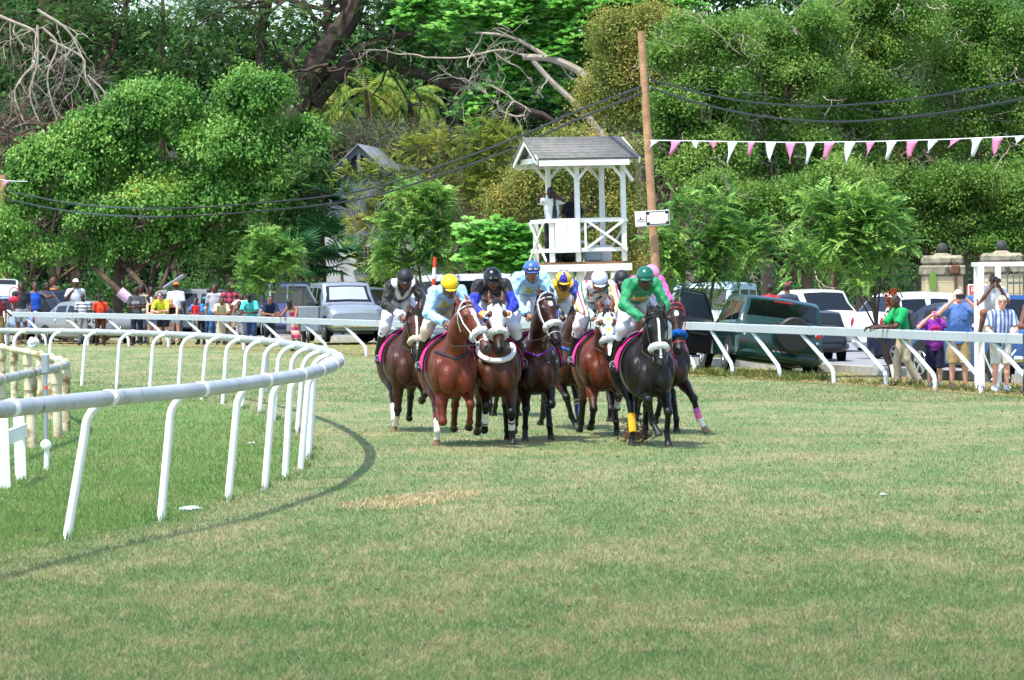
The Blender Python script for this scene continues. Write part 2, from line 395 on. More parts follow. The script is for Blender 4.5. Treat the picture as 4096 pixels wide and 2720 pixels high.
def person(label, loc, yaw, J, skin=SKD, shirt=None, bottom=None, shoes='222222', hair='black', hairstyle='short', hat=None, h=1.75, bulk=1.,
           vox=.018, group=None, rot=None, curl=.5, palm=None, glasses=False, goggles=None, beard=None, smat=None, bmat=None, sleeveless=False, legs=True, fingers=True, brim=1, shirt_hem=-.03):
    root = empty('person', loc, yaw, label, 'person', group, rot, sc=h/1.75)
    A = body_prims(J, bulk)+leg_prims(J, bulk)+foot_prims(J); Hp, HM = head_prims(J); A += Hp
    u = nrm(J['neck']-J['pel']); f = nrm(J['fwd']-u*(J['fwd']@u)); palm = palm or {}
    for s in 'AB':
        d = nrm(J['ha'+s]-J['el'+s]); n = nrm(np.array(palm.get(s, P3(.3 if s == 'A' else -.3, .1, -.9)))); n = nrm(n-d*(n@d)); sd = np.cross(d, n)
        A.append(ell(J['ha'+s]+d*.05, (.040, .052, .018), np.array([sd, d, n]).T, .015, id=3))
    V, Fq, ids = sdf(A, vox)
    col = np.tile(np.array(skin), (len(V), 1)); L = (V-J['head'])@HM; hd = ids == 4
    hc = dict(black=(.012, .010, .009), brown=(.09, .045, .02), grey=(.35, .35, .34), white=(.7, .7, .68), blonde=(.45, .28, .10), dark=(.025, .016, .012))[hair]
    lips = hd & (abs(L[:, 0]) < .024) & (abs(L[:, 2]+.066) < .010) & (L[:, 1] > .06); col[lips] = np.array(skin)*[.85, .5, .5]
    for s in (-1, 1):
        e = hd & (abs(L[:, 0]-s*.031) < .016) & (abs(L[:, 2]-.002) < .009) & (L[:, 1] > .05); col[e] = (.05, .03, .025) if skin[0] < .2 else (.12, .08, .07)
        b = hd & (abs(L[:, 0]-s*.034) < .022) & (abs(L[:, 2]-.028) < .007) & (L[:, 1] > .05); col[b] = np.array(skin)*.5
    if beard: bm = hd & (L[:, 2] < -.055) & (L[:, 1] > .0) & ~lips; col[bm] = hc
    if hairstyle in ('short', 'shaved'):
        hm = hd & (L[:, 2]-.02 > (L[:, 1]-.02)*.9) & (L[:, 2] > -.02+0*L[:, 1]) & ~((abs(abs(L[:, 0])-.078) < .014) & (abs(L[:, 1]) < .02)); col[hm] = np.array(hc) if hairstyle == 'short' else np.array(skin)*.7
    mb = MB(); Vn = len(V)
    if fingers:
        for s in 'AB':
            d = nrm(J['ha'+s]-J['el'+s]); n = nrm(np.array(palm.get(s, P3(.3 if s == 'A' else -.3, .1, -.9))))
            hand_tubes(mb, J['ha'+s], d, n, 1 if s == 'A' else -1, skin, curl)
        V = np.concatenate([V]+mb.V); col = np.concatenate([col]+mb.C); FF = Fq.tolist()+[[i+Vn for i in q] for q in mb.F]
    else: FF = Fq
    npmesh('body', V, FF, MSKIN, root, col)
    def paint(V, ids, c):
        if callable(c): return c(V, ids, J)
        return np.tile(np.array(srgb(c)), (len(V), 1))
    # shirt: torso and sleeves with clean hem, collar and cuffs
    if shirt:
        sl = shirt.get('sleeve', 'short'); tt = dict(none=.0, short=.72, long=2.)[sl]
        B = body_prims(J, bulk); T = [p for p in B if p['id'] == 1]
        hem = J['pel']+u*shirt.get('hem', shirt_hem); nk = J['neck']-u*(.0 if sl != 'none' else .05)
        for p in T: p['clip'] = [(u, hem), (-u*.9+f*-.25, nk)]
        T.append(cone(J['pel']-u*.12, J['chest'], .135*bulk, .152*bulk, .03, (f, .72), [(u, hem)], id=1))
        for s in 'AB':
            if tt == 0: continue
            a, e, w = J['sh'+s], J['el'+s], J['ha'+s]
            if tt < 1: q = lerp(a, e, tt); T.append(cone(a, e, .060*(.5+.5*bulk), .055, .035, None, [(a-e, q)], id=2))
            else:
                T.append(cone(a, e, .060, .050, .035, id=2)); q = lerp(e, w, .97); T.append(cone(e, w, .048, .036, .025, None, [(e-w, q)], id=2))
        V, Fq, ids = sdf(T, vox, .013*shirt.get('loose', 1.), wr=.005*shirt.get('wr', 1), wf=16+16*(shirt.get('wr', 1) > 1), seed=len(label))
        npmesh('shirt', V, Fq, smat or MCL, root, paint(V, ids, shirt['col']))
    if bottom:
        kind = bottom['kind']; T = []
        wst = J['pel']+u*.06
        if kind in ('skirt', 'dress'):
            z1 = bottom.get('to', .55); m = (J['hipA']+J['hipB'])/2; kn = (J['knA']+J['knB'])/2; kn = P3(kn[0], kn[1], z1)
            T = [ell(J['pel'], (.155*bulk, .125*bulk, .12), np.array([np.cross(f, u), f, u]).T, .03), cone(m, kn-P3(0, 0, .1), .150*bulk, bottom.get('flare', .17), .04, ((0, 1, 0), .75), [((0, 0, 1), kn)])]
            if kind == 'dress':
                for p in body_prims(J, bulk):
                    if p['id'] == 1: p['clip'] = [(-u-f*.2, J['neck']-u*.10)]; T.append(p)
        else:
            T = [ell(J['pel'], (.150*bulk, .118*bulk, .12), np.array([np.cross(f, u), f, u]).T, .03, [(-u, wst)])]
            for s in 'AB':
                a, k_, n_ = J['hip'+s], J['kn'+s], J['an'+s]
                if kind == 'shorts':
                    t = bottom.get('to', .8); q = lerp(a, k_, t) if t <= 1 else lerp(k_, n_, t-1)
                    T.append(cone(a, lerp(a, k_, max(1, t)), .098*(.5+.5*bulk), .085*(.5+.5*bulk), .03, None, [(a-k_, q)]))
                else:
                    e = lerp(k_, n_, bottom.get('to', 1.0)); T.append(cone(a, k_, .095*(.5+.5*bulk), .066, .03)); T.append(cone(k_, n_, .064, bottom.get('leg', .052), .03, None, [(k_-n_, e)]))
        V, Fq, ids = sdf(T, vox, .010, wr=.006, wf=13, seed=3+len(label))
        npmesh(dict(shorts='shorts', skirt='skirt', dress='dress').get(kind, 'trousers'), V, Fq, bmat or MCL, root, paint(V, ids, bottom['col']))
    if shoes:
        for s in 'AB':
            a = J['an'+s]; t = J['to'+s]; h_ = nrm(a-t)
            T = [cone(a+P3(0, 0, -.035)+h_*.03, t, .046, .036, .02), cone(a, a+P3(0, 0, -.03), .044, .045, .02)]
            V, Fq, ids = sdf(T, vox*.9, .008); npmesh('shoe', V, Fq, MLEATH, root, paint(V, ids, shoes))
    c, hf, hu = J['head'], J['hf'], J['hu']; hr = np.cross(hf, hu); g = lambda x, y, z: c+hr*x+hf*y+hu*z
    if hairstyle in ('full', 'long', 'bun', 'pony', 'bob', 'braids'):
        T = [ell(g(0, -.018, .032), (.082, .092, .095), HM, .02, [(-hf*.75+hu*.66, g(0, .062, .045))])]
        if hairstyle in ('long', 'bob'):
            e = -.16 if hairstyle == 'bob' else -.30
            T.append(cone(g(0, -.06, 0), g(0, -.075, e), .075, .05, .04, (hf, .6)))
            for s in (-1, 1): T.append(cone(g(s*.065, -.01, .02), g(s*.07, -.02, e*.8), .03, .022, .03))
        if hairstyle == 'pony': T += [cone(g(0, -.09, .04), g(.0, -.14, -.06), .03, .035, .03), cone(g(0, -.14, -.06), g(.01, -.13, -.2), .033, .012, .03)]
        if hairstyle == 'bun': T.append(ell(g(0, -.1, .06), .045, None, .02))
        if hairstyle == 'braids':
            for q in range(7): T.append(cone(g(-.06+q*.02, -.07, .02), g(-.08+q*.027, -.1-.01*(q % 3), -.16-.03*(q % 2)), .014, .009, .01))
        V, Fq, ids = sdf(T, vox*.85, .004, wr=.004, wf=45); npmesh('hair', V, Fq, MHAIR, root, np.tile(np.array(hc)*1., (len(V), 1)))
    if hat:
        kind, hcol = hat[0], hat[1]
        if kind == 'helmet':
            T = [ell(g(0, -.006, .040), (.106, .126, .112), HM, .01, [(hu+hf*.10, g(0, 0, .018))])]
            V, Fq, ids = sdf(T, .011, .0); Lh = (V-c)@HM; cc = paint(V, ids, hcol) if not callable(hcol) else hcol(V, Lh); 
            hl = npmesh('helmet', V, Fq, MPLAS if len(hat) < 4 else mat('cap_cover', (1, 1, 1), .6, attr=True), root, cc)
            V, Fq, ids = sdf([ell(g(0, .098, .022), (.078, .062, .010), HM, .01)], .009); npmesh('peak', V, Fq, MPLAS, hl, paint(V, ids, hat[2]))
            m = MB(); m.c = (.02, .02, .02); m.ring(g(0, -.006, .034), hu+hf*.02, .107, .006, 28, 5, ex=1.18, ey=1.0, ax=hf); m.build('helmet_band', MLEATH, hl, attr=True)
            m = MB(); m.c = (.015, .015, .02)
            for s in (-1, 1): m.tube([g(s*.085, .01, .03), g(s*.083, .02, -.05), g(s*.045, .05, -.115), g(0, .07, -.132)], .007, 6)
            m.build('chin_strap', MLEATH, root, attr=True)
        else:
            T = [ell(g(0, -.012, .036), (.086, .104, .092), HM, .01, [(hu+hf*.05, g(0, 0, .040))])]
            V, Fq, ids = sdf(T, vox*.8, .003); ht = npmesh('cap', V, Fq, MCL, root, paint(V, ids, hcol))
            if kind == 'cap': V, Fq, ids = sdf([ell(g(0, .115*brim, .042), (.07, .07, .010), HM, .01)], vox*.8, .002); npmesh('brim', V, Fq, MCL, ht, paint(V, ids, hcol))
            if kind == 'hat': V, Fq, ids = sdf([ell(g(0, 0, .045), (.15, .16, .012), HM, .01)], vox*.8, .002); npmesh('brim', V, Fq, MCL, ht, paint(V, ids, hcol))
    if glasses:
        m = MB(); m.c = (.01, .01, .012)
        for s in (-1, 1): m.ball(g(s*.034, .094, .004), (.027, .012, .018), 10, 6, HM); m.tube([g(s*.06, .085, .008), g(s*.082, .01, .008)], .004, 5)
        m.tube([g(-.02, .103, .008), g(.02, .103, .008)], .004, 5); m.build('sunglasses', MPLAS, root, attr=True)
    if goggles:
        m = MB(); m.c = srgb(goggles[0])
        oz = goggles[2] if len(goggles) > 2 else .0; oy = .0 if oz < .03 else .022
        T = [ell(g(-.03, .082+oy, .004+oz), (.045, .030, .026), HM, .015), ell(g(.03, .082+oy, .004+oz), (.045, .030, .026), HM, .015)]
        V, Fq, ids = sdf(T, .009); gg = npmesh('goggles', V, Fq, MPLAS, root, np.tile(srgb(goggles[0]), (len(V), 1)))
        m = MB(); m.c = srgb(goggles[1])
        for s in (-1, 1): m.ball(g(s*.033, .103+oy, .004+oz), (.030, .013, .017), 12, 7, HM)
        m.build('lens', MPLAS, gg, attr=True)
        m = MB(); m.c = (.02, .02, .02); m.ring(g(0, -.004, .006+oz), hu, .088 if oz < .03 else .107, .008, 24, 5, ex=1.15, ax=hf, arc=(R(38), R(322))); m.build('strap', MLEATH, gg, attr=True)
    return root
def W(root, p):
    """a point of a thing's own frame in world coordinates"""
    e = root.rotation_euler; M = Matrix.LocRotScale(root.location, e.to_quaternion(), root.scale); return np.array(M @ Vector([float(v) for v in p]))
# ================================================================== horses and riders
MCOAT = mat('horse_coat', (1, 1, 1), .46, spec=.36, attr=True, var=.35, vs=7, bump=.3, bs=34)
MFLEECE = mat('fleece', (1, 1, 1), .95, spec=.1, attr=True, bump=1., bs=90, var=.1, vs=60)
MTACK = mat('tack', (1, 1, 1), .5, spec=.4, attr=True)
def leg_front(s, a, x=.15, xf=None):
    e = P3(s*x, .43, .93); xf = x*1.12 if xf is None else xf; pts = [e]
    for L, an, dx in ((.43, a[0], .4), (.29, a[1], .35), (.13, a[2], .25)):
        t = R(an); pts.append(pts[-1]+P3(s*(xf-x)*dx, sin(t)*L, -cos(t)*L))
    return pts
def leg_hind(s, a, x=.15, xf=None):
    e = P3(s*x, -.42, .96); xf = x*1.25 if xf is None else xf; pts = [e]
    for L, an, dx in ((.46, a[0], .4), (.37, a[1], .35), (.13, a[2], .25)):
        t = R(an); pts.append(pts[-1]+P3(s*(xf-x)*dx, sin(t)*L, -cos(t)*L))
    return pts
def horse(label, loc, yaw, coat, poll=(0, 1.10, 1.80), hyaw=0., hpitch=62., dz=-.08, legs=None, points=True, mane='0d0908', face=None, noseband='ffffff', bridle='e8e8e8',
          blinkers=None, foam=0., band=None, cloth='d8247c', breast=None, collar=None, socks=(), vox=.0125, cover=None, roll=1.5):
    root = empty('horse', loc, yaw, label, 'horse', 'racehorses galloping round the bend', rot=(0, R(roll), yaw))
    D = P3(0, 0, dz); c0 = np.array(srgb(coat))*.88; A = []
    E = lambda c, r, k=.10: A.append(ell(np.array(c)+D, r, None, k, id=1))
    E((0, .10, 1.16), (.30, .66, .35)); E((0, .50, 1.14), (.25, .34, .345)); E((0, -.55, 1.23), (.28, .38, .29)); E((0, .26, 1.42), (.09, .34, .13))
    for s in (-1, 1):
        E((s*.185, .47, 1.13), (.105, .20, .28), .022); E((s*.165, -.56, 1.12), (.145, .26, .31), .06); E((s*.10, .755, 1.03), (.105, .10, .18), .022); E((s*.20, .66, 1.14), (.07, .10, .15), .018)
    poll = np.array(poll, float)+D; nb = P3(0, .52, 1.25)+D
    mid = lerp(nb, poll, .55)+P3(0, -.01, .015)
    A.append(cone(nb, mid, .225, .160, .09, ((1, 0, 0), .68), id=1)); A.append(cone(mid, poll+P3(0, -.03, -.05), .160, .110, .06, ((1, 0, 0), .74), id=1))
    hy, hp = R(hyaw), R(hpitch); hd = P3(sin(hy)*cos(hp), cos(hy)*cos(hp), -sin(hp)); hr = nrm(np.cross(hd, (0, 0, 1))); hu = np.cross(hr, hd)  # hu = front-of-face normal
    K = 1.13; g = lambda x, y, z: poll+(hr*x+hd*y+hu*z)*K
    HM = np.array([hr, hd, hu]).T; n_h = len(A)
    A.append(ell(g(0, .10, .0), (.098, .17, .105), HM, .05, id=2)); A.append(cone(g(0, .12, .0), g(0, .40, .015), .095, .062, .05, (hr, .78), id=2))
    A.append(cone(g(0, .38, .01), g(0, .53, .004), .060, .056, .03, (hr, .95), id=3)); A.append(ell(g(0, .57, .0), (.052, .045, .056), HM, .03, id=3))
    A.append(ell(g(0, .19, -.075), (.062, .13, .085), HM, .05, id=2)); A.append(ell(g(0, .53, -.055), (.036, .05, .03), HM, .025, id=3))
    for s in (-1, 1):
        A.append(cone(g(s*.062, .02, .04), g(s*.075, -.07, .055), .034, .026, .015, (hu, .55), id=2)); A.append(cone(g(s*.075, -.07, .055), g(s*.066, -.155, .06), .027, .006, .01, (hu, .55), id=2))
        A.append(ell(g(s*.082, .155, .050), (.026, .032, .024), HM, .02, id=2)); A.append(dict(ell(g(s*.036, .585, .038), (.015, .02, .018), HM, .008, id=9), sub=True))
    for p in A[n_h:]:
        if p['t'] == 'c': p['ra'] *= K; p['rb'] *= K
        else: p['r'] = p['r']*K
    legs = legs or [(8, -4, 20)]*2+[(-20, 12, 10)]*2
    LP = []
    for i, (s, fn) in enumerate(((1, leg_front), (-1, leg_front), (1, leg_hind), (-1, leg_hind))):
        ar = list(legs[i]) if isinstance(legs[i][0], tuple) else [legs[i]]
        for _ in range(60):
            p = [q+D for q in fn(s, *ar)]
            if p[3][2] > .055 and p[2][2] > .10: break
            a_ = ar[0]; ar[0] = (a_[0]+(1.5 if a_[0] > -12 else -1.5), a_[1]-(1.2 if i < 2 else -.6), a_[2])
        LP.append(p)
        if i < 2:
            A.append(cone(P3(s*.15, .50, 1.05)+D, p[0], .13, .10, .03, ((1, 0, 0), .8), id=1)); A.append(cone(p[0], lerp(p[0], p[1], .45), .095, .068, .04, id=4)); A.append(cone(lerp(p[0], p[1], .4), p[1], .068, .044, .04, id=4))
            A.append(ell(p[1], .052, None, .03, id=5)); r1, r2 = .035, .032
        else:
            A.append(cone(P3(s*.15, -.50, 1.16)+D, p[0]+P3(0, .0, 0), .19, .125, .08, ((1, 0, 0), .7), id=1)); A.append(cone(p[0], lerp(p[0], p[1], .55), .115, .066, .05, id=4)); A.append(cone(lerp(p[0], p[1], .5), p[1], .066, .042, .04, id=4))
            bk = nrm(p[0]-p[1]); A.append(cone(p[1], p[1]+nrm(bk+P3(0, -1.2, .3))*.05, .046, .03, .03, id=5)); r1, r2 = .040, .036
        A.append(cone(p[1], p[2], r1+.006, r2, .02, id=6)); A.append(ell(p[2], .042, None, .02, id=7)); A.append(cone(p[2], p[3], .036, .036, .015, id=7))
        dr = nrm(p[3]-p[2]); e = p[3]+nrm(dr+P3(0, .15, -.2))*.055
        A.append(cone(p[3], e, .040, .056, .008, None, [(-(nrm(dr+P3(0, -.7, -.5))), e)], id=8))
    V, Fq, ids = sdf(A, vox, wr=.003, wf=19, seed=len(label)*1.7)
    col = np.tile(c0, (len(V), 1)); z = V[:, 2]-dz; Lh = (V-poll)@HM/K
    dark = np.array(srgb('0f0b0a'))
    if points:
        for i, p in enumerate(LP):
            d = np.linalg.norm(V-p[1], axis=1); m = np.isin(ids, (5, 6, 7)); 
            w = np.clip(1-(d-.04)/.16, 0, 1)*(ids == 4); col = col*(1-w[:, None])+dark*w[:, None]
            col[m] = dark
        w = (sstep(.40, .56, Lh[:, 1])*(abs(Lh[:, 0]) < .1)*np.isin(ids, (2, 3, 9)))[:, None]; col = col*(1-w)+dark*w
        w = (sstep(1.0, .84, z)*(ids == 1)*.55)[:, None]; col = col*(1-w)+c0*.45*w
    else:
        w = (sstep(.44, .58, Lh[:, 1])*np.isin(ids, (2, 3, 9)))[:, None]; col = col*(1-w)+np.array(srgb('4a3a36'))*w
    for i, p in enumerate(LP):
        near = np.linalg.norm(V-p[3], axis=1) < .16; hf_ = near & (ids == 8)
        col[hf_] = srgb('2a2320') if i not in socks else srgb('8a6a50')
        if i in socks:
            m = np.isin(ids, (6, 7)) & (np.minimum(np.linalg.norm(V-p[2], axis=1), np.linalg.norm(V-p[3], axis=1)) < .17); col[m] = srgb('dcd6cc')
    fc = (Lh[:, 2] > .03) & np.isin(ids, (2, 3))
    if face == 'blaze': m = fc & (abs(Lh[:, 0]-.004*np.sin(Lh[:, 1]*40)) < .020+.016*(Lh[:, 1] < .17)) & (Lh[:, 1] > .09) & (Lh[:, 1] < .5); col[m] = srgb('e6e0d8')
    if face == 'wide': m = fc & (abs(Lh[:, 0]) < .028) & (Lh[:, 1] > .36) & (Lh[:, 1] < .57); col[m] = srgb('e6e0d8')
    if face == 'star': m = fc & (np.hypot(Lh[:, 0]*1.3, Lh[:, 1]-.13) < .034); col[m] = srgb('e6e0d8')
    if face == 'stripe': m = fc & (abs(Lh[:, 0]) < .011) & (Lh[:, 1] > .05) & (Lh[:, 1] < .5); col[m] = srgb('efeae0')
    if foam:
        q = V*np.array([34, 34, 13]); f_ = np.sin(q[:, 0]+2*np.sin(q[:, 2]))*np.sin(q[:, 1]*1.1+q[:, 2]*.7)+np.sin(q[:, 2]*2.3+q[:, 0]*1.7)*.5; m = (ids == 1) & (V[:, 1] > .45) & (z > 1.18) & (z < 1.7) & (abs(V[:, 0]) > .07) & (f_ > 1.05-foam); col[m] = col[m]*.35+np.array((.5, .48, .46))*.65
    col[ids == 9] = (.004, .003, .003)
    mb = MB(); mb.c = (.006, .004, .004); n0 = len(V)
    for s in (-1, 1): mb.ball(g(s*.097, .155, .055), (.016, .022, .018), 10, 7, HM)
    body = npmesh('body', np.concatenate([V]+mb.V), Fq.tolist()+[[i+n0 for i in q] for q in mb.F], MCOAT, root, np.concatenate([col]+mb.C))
    # mane, forelock, tail
    m = MB(); m.c = srgb(mane)
    for i in range(70):
        t = random.random(); p = lerp(nb+P3(0, -.06, .19), poll+P3(0, -.05, .075), t); q = random.choice((-1, 1)) if random.random() < .35 else 1
        L = .10+.07*random.random(); m.tube([p, p+P3(q*.03, -.02, .03), p+P3(q*.075, -.05-L*.3, .0), p+P3(q*.085, -.06-L*.5, -L*.7)], [.016, .015, .011, .003], 5)
    m.build('mane', MHAIR, root, attr=True); m = MB(); m.c = srgb(mane)
    for i in range(12):
        x = random.uniform(-.03, .03); m.tube([g(x, -.03, .06), g(x*1.4, .02, .115), g(x*1.9, .09+.04*random.random(), .105)], [.012, .011, .003], 5)
    m.build('forelock', MHAIR, root, attr=True)
    m = MB(); m.c = srgb(mane); tb = P3(0, -.90, 1.33)+D
    for i in range(46):
        a = random.uniform(-.07, .07); b = random.uniform(-.06, .06); L = random.uniform(.45, .75)
        m.tube([tb, tb+P3(a*.4, -.12, .02+b*.4), tb+P3(a, -.30, -.12+b), tb+P3(a*1.8, -.30-L*.25, -L*.8+b)], [.02, .02, .016, .003], 5)
    m.build('tail', MHAIR, root, attr=True)
    # bridle
    if bridle:
        m = MB(); m.c = np.array(srgb(bridle))*.8
        for s in (-1, 1):
            m.tube([g(s*.015, -.01, .115), g(s*.07, .0, .09), g(s*.108, .05, .02), g(s*.104, .20, -.01), g(s*.085, .36, -.005), g(s*.068, .47, -.015)], .010, 5, flat=((hr), .8))
            m.tube([g(s*.108, .05, .02), g(s*.095, .12, -.07), g(s*.05, .2, -.15)], .007, 5)
        m.ring(g(0, .055, .0), hd, .122, .009, 24, 5, ax=hu, ex=1.05, ey=.98, arc=(-R(115), R(115)))
        m.ring(g(0, .47, -.005), hd, .076, .006, 20, 5, ax=hu)
        br = m.build('bridle', MTACK, root, attr=True)
        m = MB(); m.c = (.55, .55, .56)
        for s in (-1, 1): m.ring(g(s*.07, .485, -.015), hr, .030, .005, 14, 5)
        m.build('bit_ring', mat('steel', (1, 1, 1), .25, 1., attr=True), br, attr=True)
    if noseband:
        m = MB(); m.c = np.array(srgb(noseband))*.72; m.ring(g(0, .375, .012), hd+hu*.06, .086, .044, 38, 12, .2, ax=hu, ex=.96, ey=1.0)
        m.build('fleece_noseband', MFLEECE, root, attr=True)
    if blinkers:
        Hh = [p for p in A if p['id'] == 2 and p['t'] == 'e' or (p['id'] == 2 and p['ra'] > .09)]
        Hc = [ell(g(0, .10, .0), (.098, .17, .105), HM, .05), cone(g(0, .12, .0), g(0, .40, .015), .095, .062, .05, (hr, .78))]
        for s in (-1, 1): Hc.append(dict(ell(g(s*.088, .165, .085), (.042, .055, .05), HM, .008), sub=True)); Hc.append(dict(ell(g(s*.06, .0, .06), (.042, .05, .06), HM, .01), sub=True))
        for p in Hc:
            if p['t'] == 'c': p['ra'] *= K; p['rb'] *= K
            else: p['r'] = p['r']*K
        V, Fq, ids = sdf(Hc, .011, .009, clips=[(-hd, g(0, .36, 0)), (hd, g(0, -.02, 0)), (hu, g(0, 0, -.05))])
        Lh = (V-poll)@HM/K
        bc = blinkers(Lh) if callable(blinkers) else np.tile(srgb(blinkers), (len(V), 1))
        bl = npmesh('blinkers', V, Fq, MCL, root, bc)
        for s in (-1, 1):
            m = MB(); m.c = (.8, .8, .8); m.ring(g(s*.118, .165, .06), hr*s*.35+hd*-.1+hu*-.9, .040, .008, 16, 8, arc=(R(-115), R(115)), ax=hr*s)
            m.build('eye_cup', MPLAS, bl, attr=True)
    for i, b in (band or {}).items():
        p = LP[i]; m = MB(); a, e = lerp(p[1], p[2], .42), p[2]; t = nrm(e-a)
        n = 14; pts = [lerp(a, e+t*.03, q/n) for q in range(n+1)]; rr = [.047 if i > 1 else .043]*(n+1); rr[-1] -= .004
        m.c = srgb(b[0]); st = m.n; m.tube(pts, rr, 12)
        if len(b) > 1:
            C = m.C[-1]
            for q in range(n+1):
                if q in (1, 4): C[q*12:(q+1)*12] = srgb(b[1])
                if len(b) > 2 and q in (2, 3): C[q*12:(q+1)*12] = srgb(b[2])
        m.build('leg_bandage', MCL, root, attr=True)
    # saddle, number cloth, girth, breast strap
    def wrap(name, y0, y1, z0, off, colr, m_, bcol=None, zr=1.64, par=None):
        V = []; C = []; ny, na = 9, 22
        for iy in range(ny):
            y = y0+(y1-y0)*iy/(ny-1)
            for ia in range(na):
                t = -1+2*ia/(na-1); th = t*R(z0); rx = .325*math.sqrt(max(.15, 1-((y-.10)/.78)**2)); rz = .375*math.sqrt(max(.2, 1-((y-.1)/1.)**2))
                V.append((sin(th)*(rx+off), y-.05*abs(t)**2*(y < .1), 1.16+cos(th)*(rz+off*1.0)+dz+(.04*(abs(t) < .14)*(y > .1))))
                C.append(srgb(bcol) if bcol and abs(t) > .94 else srgb(colr))
        V = np.array(V); Fc = [[iy*na+ia, iy*na+ia+1, (iy+1)*na+ia+1, (iy+1)*na+ia] for iy in range(ny-1) for ia in range(na-1)]
        o = npmesh(name, V, Fc, m_, par or root, np.array(C)); md = o.modifiers.new('s', 'SOLIDIFY'); md.thickness = .012; md.offset = 1; return o
    wrap('number_cloth', -.36, .24, 98, .022, cloth, MCL, '2a2f8a'); wrap('saddle', -.24, .20, 50, .044, '1b120e', MLEATH)
    m = MB(); m.c = (.12, .11, .10); m.ring(P3(0, .22, 1.155)+D, (0, 1, 0), .33, .012, 40, 5, ax=(0, 0, 1), ex=1.12, ey=.965); m.build('girth', MTACK, root, attr=True)
    def surf(o, d, off=.0):
        o = np.array(o, float)+D; d = nrm(d); t = 0
        for _ in range(60):
            v = min(float(_pd(p, (o+d*t)[None])[0]) for p in A if not p.get('sub') and p['id'] == 1)-.012
            if v < .003: break
            t += max(v*.8, .003)
        return o+d*t-d*off
    if breast:
        m = MB(); m.c = srgb(breast); pts = []
        for q in range(19):
            t = -1+2*q/18; pts.append(surf((t*.5, 1.4-.55*abs(t), 1.27+.10*abs(t)), (-t*.5, -.8+.3*abs(t), 0), .004))
        m.tube(pts, .017, 6); 
        m.build('breastplate', MTACK, root, attr=True)
    if collar:
        m = MB(); m.c = srgb(collar); pts = []
        for q in range(27):
            t = -1+2*q/26; an = t*pi*.60; z = 1.38-.14*cos(an); x = sin(an)*.20; pts.append(surf((x*1.6, 1.5, z), (-x*.6, -1.2+.2*abs(t), 0), .012))
        m.tube(pts, [.03+.006*random.random() for _ in pts], 9); m.build('fleece_breast_collar', MFLEECE, root, attr=True)
    m = MB(); m.c = (.03, .02, .02)
    for s in (-1, 1): m.tube([g(s*.07, .49, -.02), lerp(g(s*.1, .4, -.1), P3(s*.13, .62, 1.42)+D, .5)+P3(s*.03, 0, -.02), P3(s*.07, .50, 1.56)+D], .009, 5)
    m.build('rein', MTACK, root, attr=True)
    return root
def rider_pose(dz=-.08, up=0., fw=0., hyaw=0., hdown=.25, arms=(0., 0.), sx=0., crouch=1.):
    """crouched over the withers in the stirrups, in the horse's own frame; up lifts the body, sx shifts it sideways"""
    D = P3(sx, 0, dz); T = P3(sx, fw, dz+up)
    return pose('stand', pel=P3(0, -.38, 1.84)+T, chest=P3(0, -.08, 1.93)+T, neck=P3(0, .20, 2.03)+T, head=P3(0, .38, 2.055)+T, fwd=(0, .5, -.85), hf=(sin(R(hyaw)), 1, -hdown), hu=(0, hdown, 1),
                shA=P3(-.165, .13, 1.985)+T, shB=P3(.165, .13, 1.985)+T, elA=P3(-.255, .24+arms[0]*.1, 1.73+arms[0]*.06)+T, elB=P3(.255, .24+arms[1]*.1, 1.73+arms[1]*.06)+T,
                haA=P3(-.085, .47, 1.66)+D+P3(0, .03, up*.5), haB=P3(.085, .47, 1.66)+D+P3(0, .03, up*.5),
                hipA=P3(-.10, -.36, 1.76)+T, hipB=P3(.10, -.36, 1.76)+T, knA=P3(-.262, .14, 1.63)+D, knB=P3(.262, .14, 1.63)+D,
                anA=P3(-.345, -.10, 1.22)+D, anB=P3(.345, -.10, 1.22)+D, toA=P3(-.365, .10, 1.15)+D, toB=P3(.365, .10, 1.15)+D)
def rider(label, hs, J, silk, helmet, peak, skin=SKD, goggles=('111111', '0a0a0c'), matte=False, boot='0c0b0b', breech='d8d8dc', cuff=None):
    hat = ('helmet', helmet, peak, True) if matte else ('helmet', helmet, peak)
    r = person(label, hs.location, 0, J, skin, dict(col=silk, sleeve='long', hem=.02, loose=1.25, wr=2.1), dict(kind='trousers', col=breech, to=.3, leg=.05), None, 'black', 'short', hat, vox=.0125,
               group='jockeys crouched on the galloping horses', rot=tuple(hs.rotation_euler), curl=1.1, palm=dict(A=(.6, -.2, -.7), B=(-.6, -.2, -.7)), goggles=goggles, smat=MSILK)
    for s in 'AB':
        k, a, t = J['kn'+s], J['an'+s], J['to'+s]
        V, Fq, ids = sdf([cone(lerp(k, a, .14), a, .060, .042, .02), cone(a+P3(0, -.02, -.03), t, .042, .034, .02), ell(a+P3(0, -.04, -.03), .04, None, .02)], .0135, .009, wr=.004, wf=30, clips=[(a-k, lerp(k, a, .16))])
        b = npmesh('boot', V, Fq, MLEATH, r, np.tile(srgb(boot), (len(V), 1)))
    for s in 'AB':
        m = MB(); m.c = (.3, .3, .3); f = lerp(J['an'+s], J['to'+s], .62)+P3(0, 0, -.02); m.ring(f+P3(0, 0, .03), (0, 1, .3), .052, .005, 18, 6); m.build('stirrup', MPLAS, hs, attr=True)
    return r
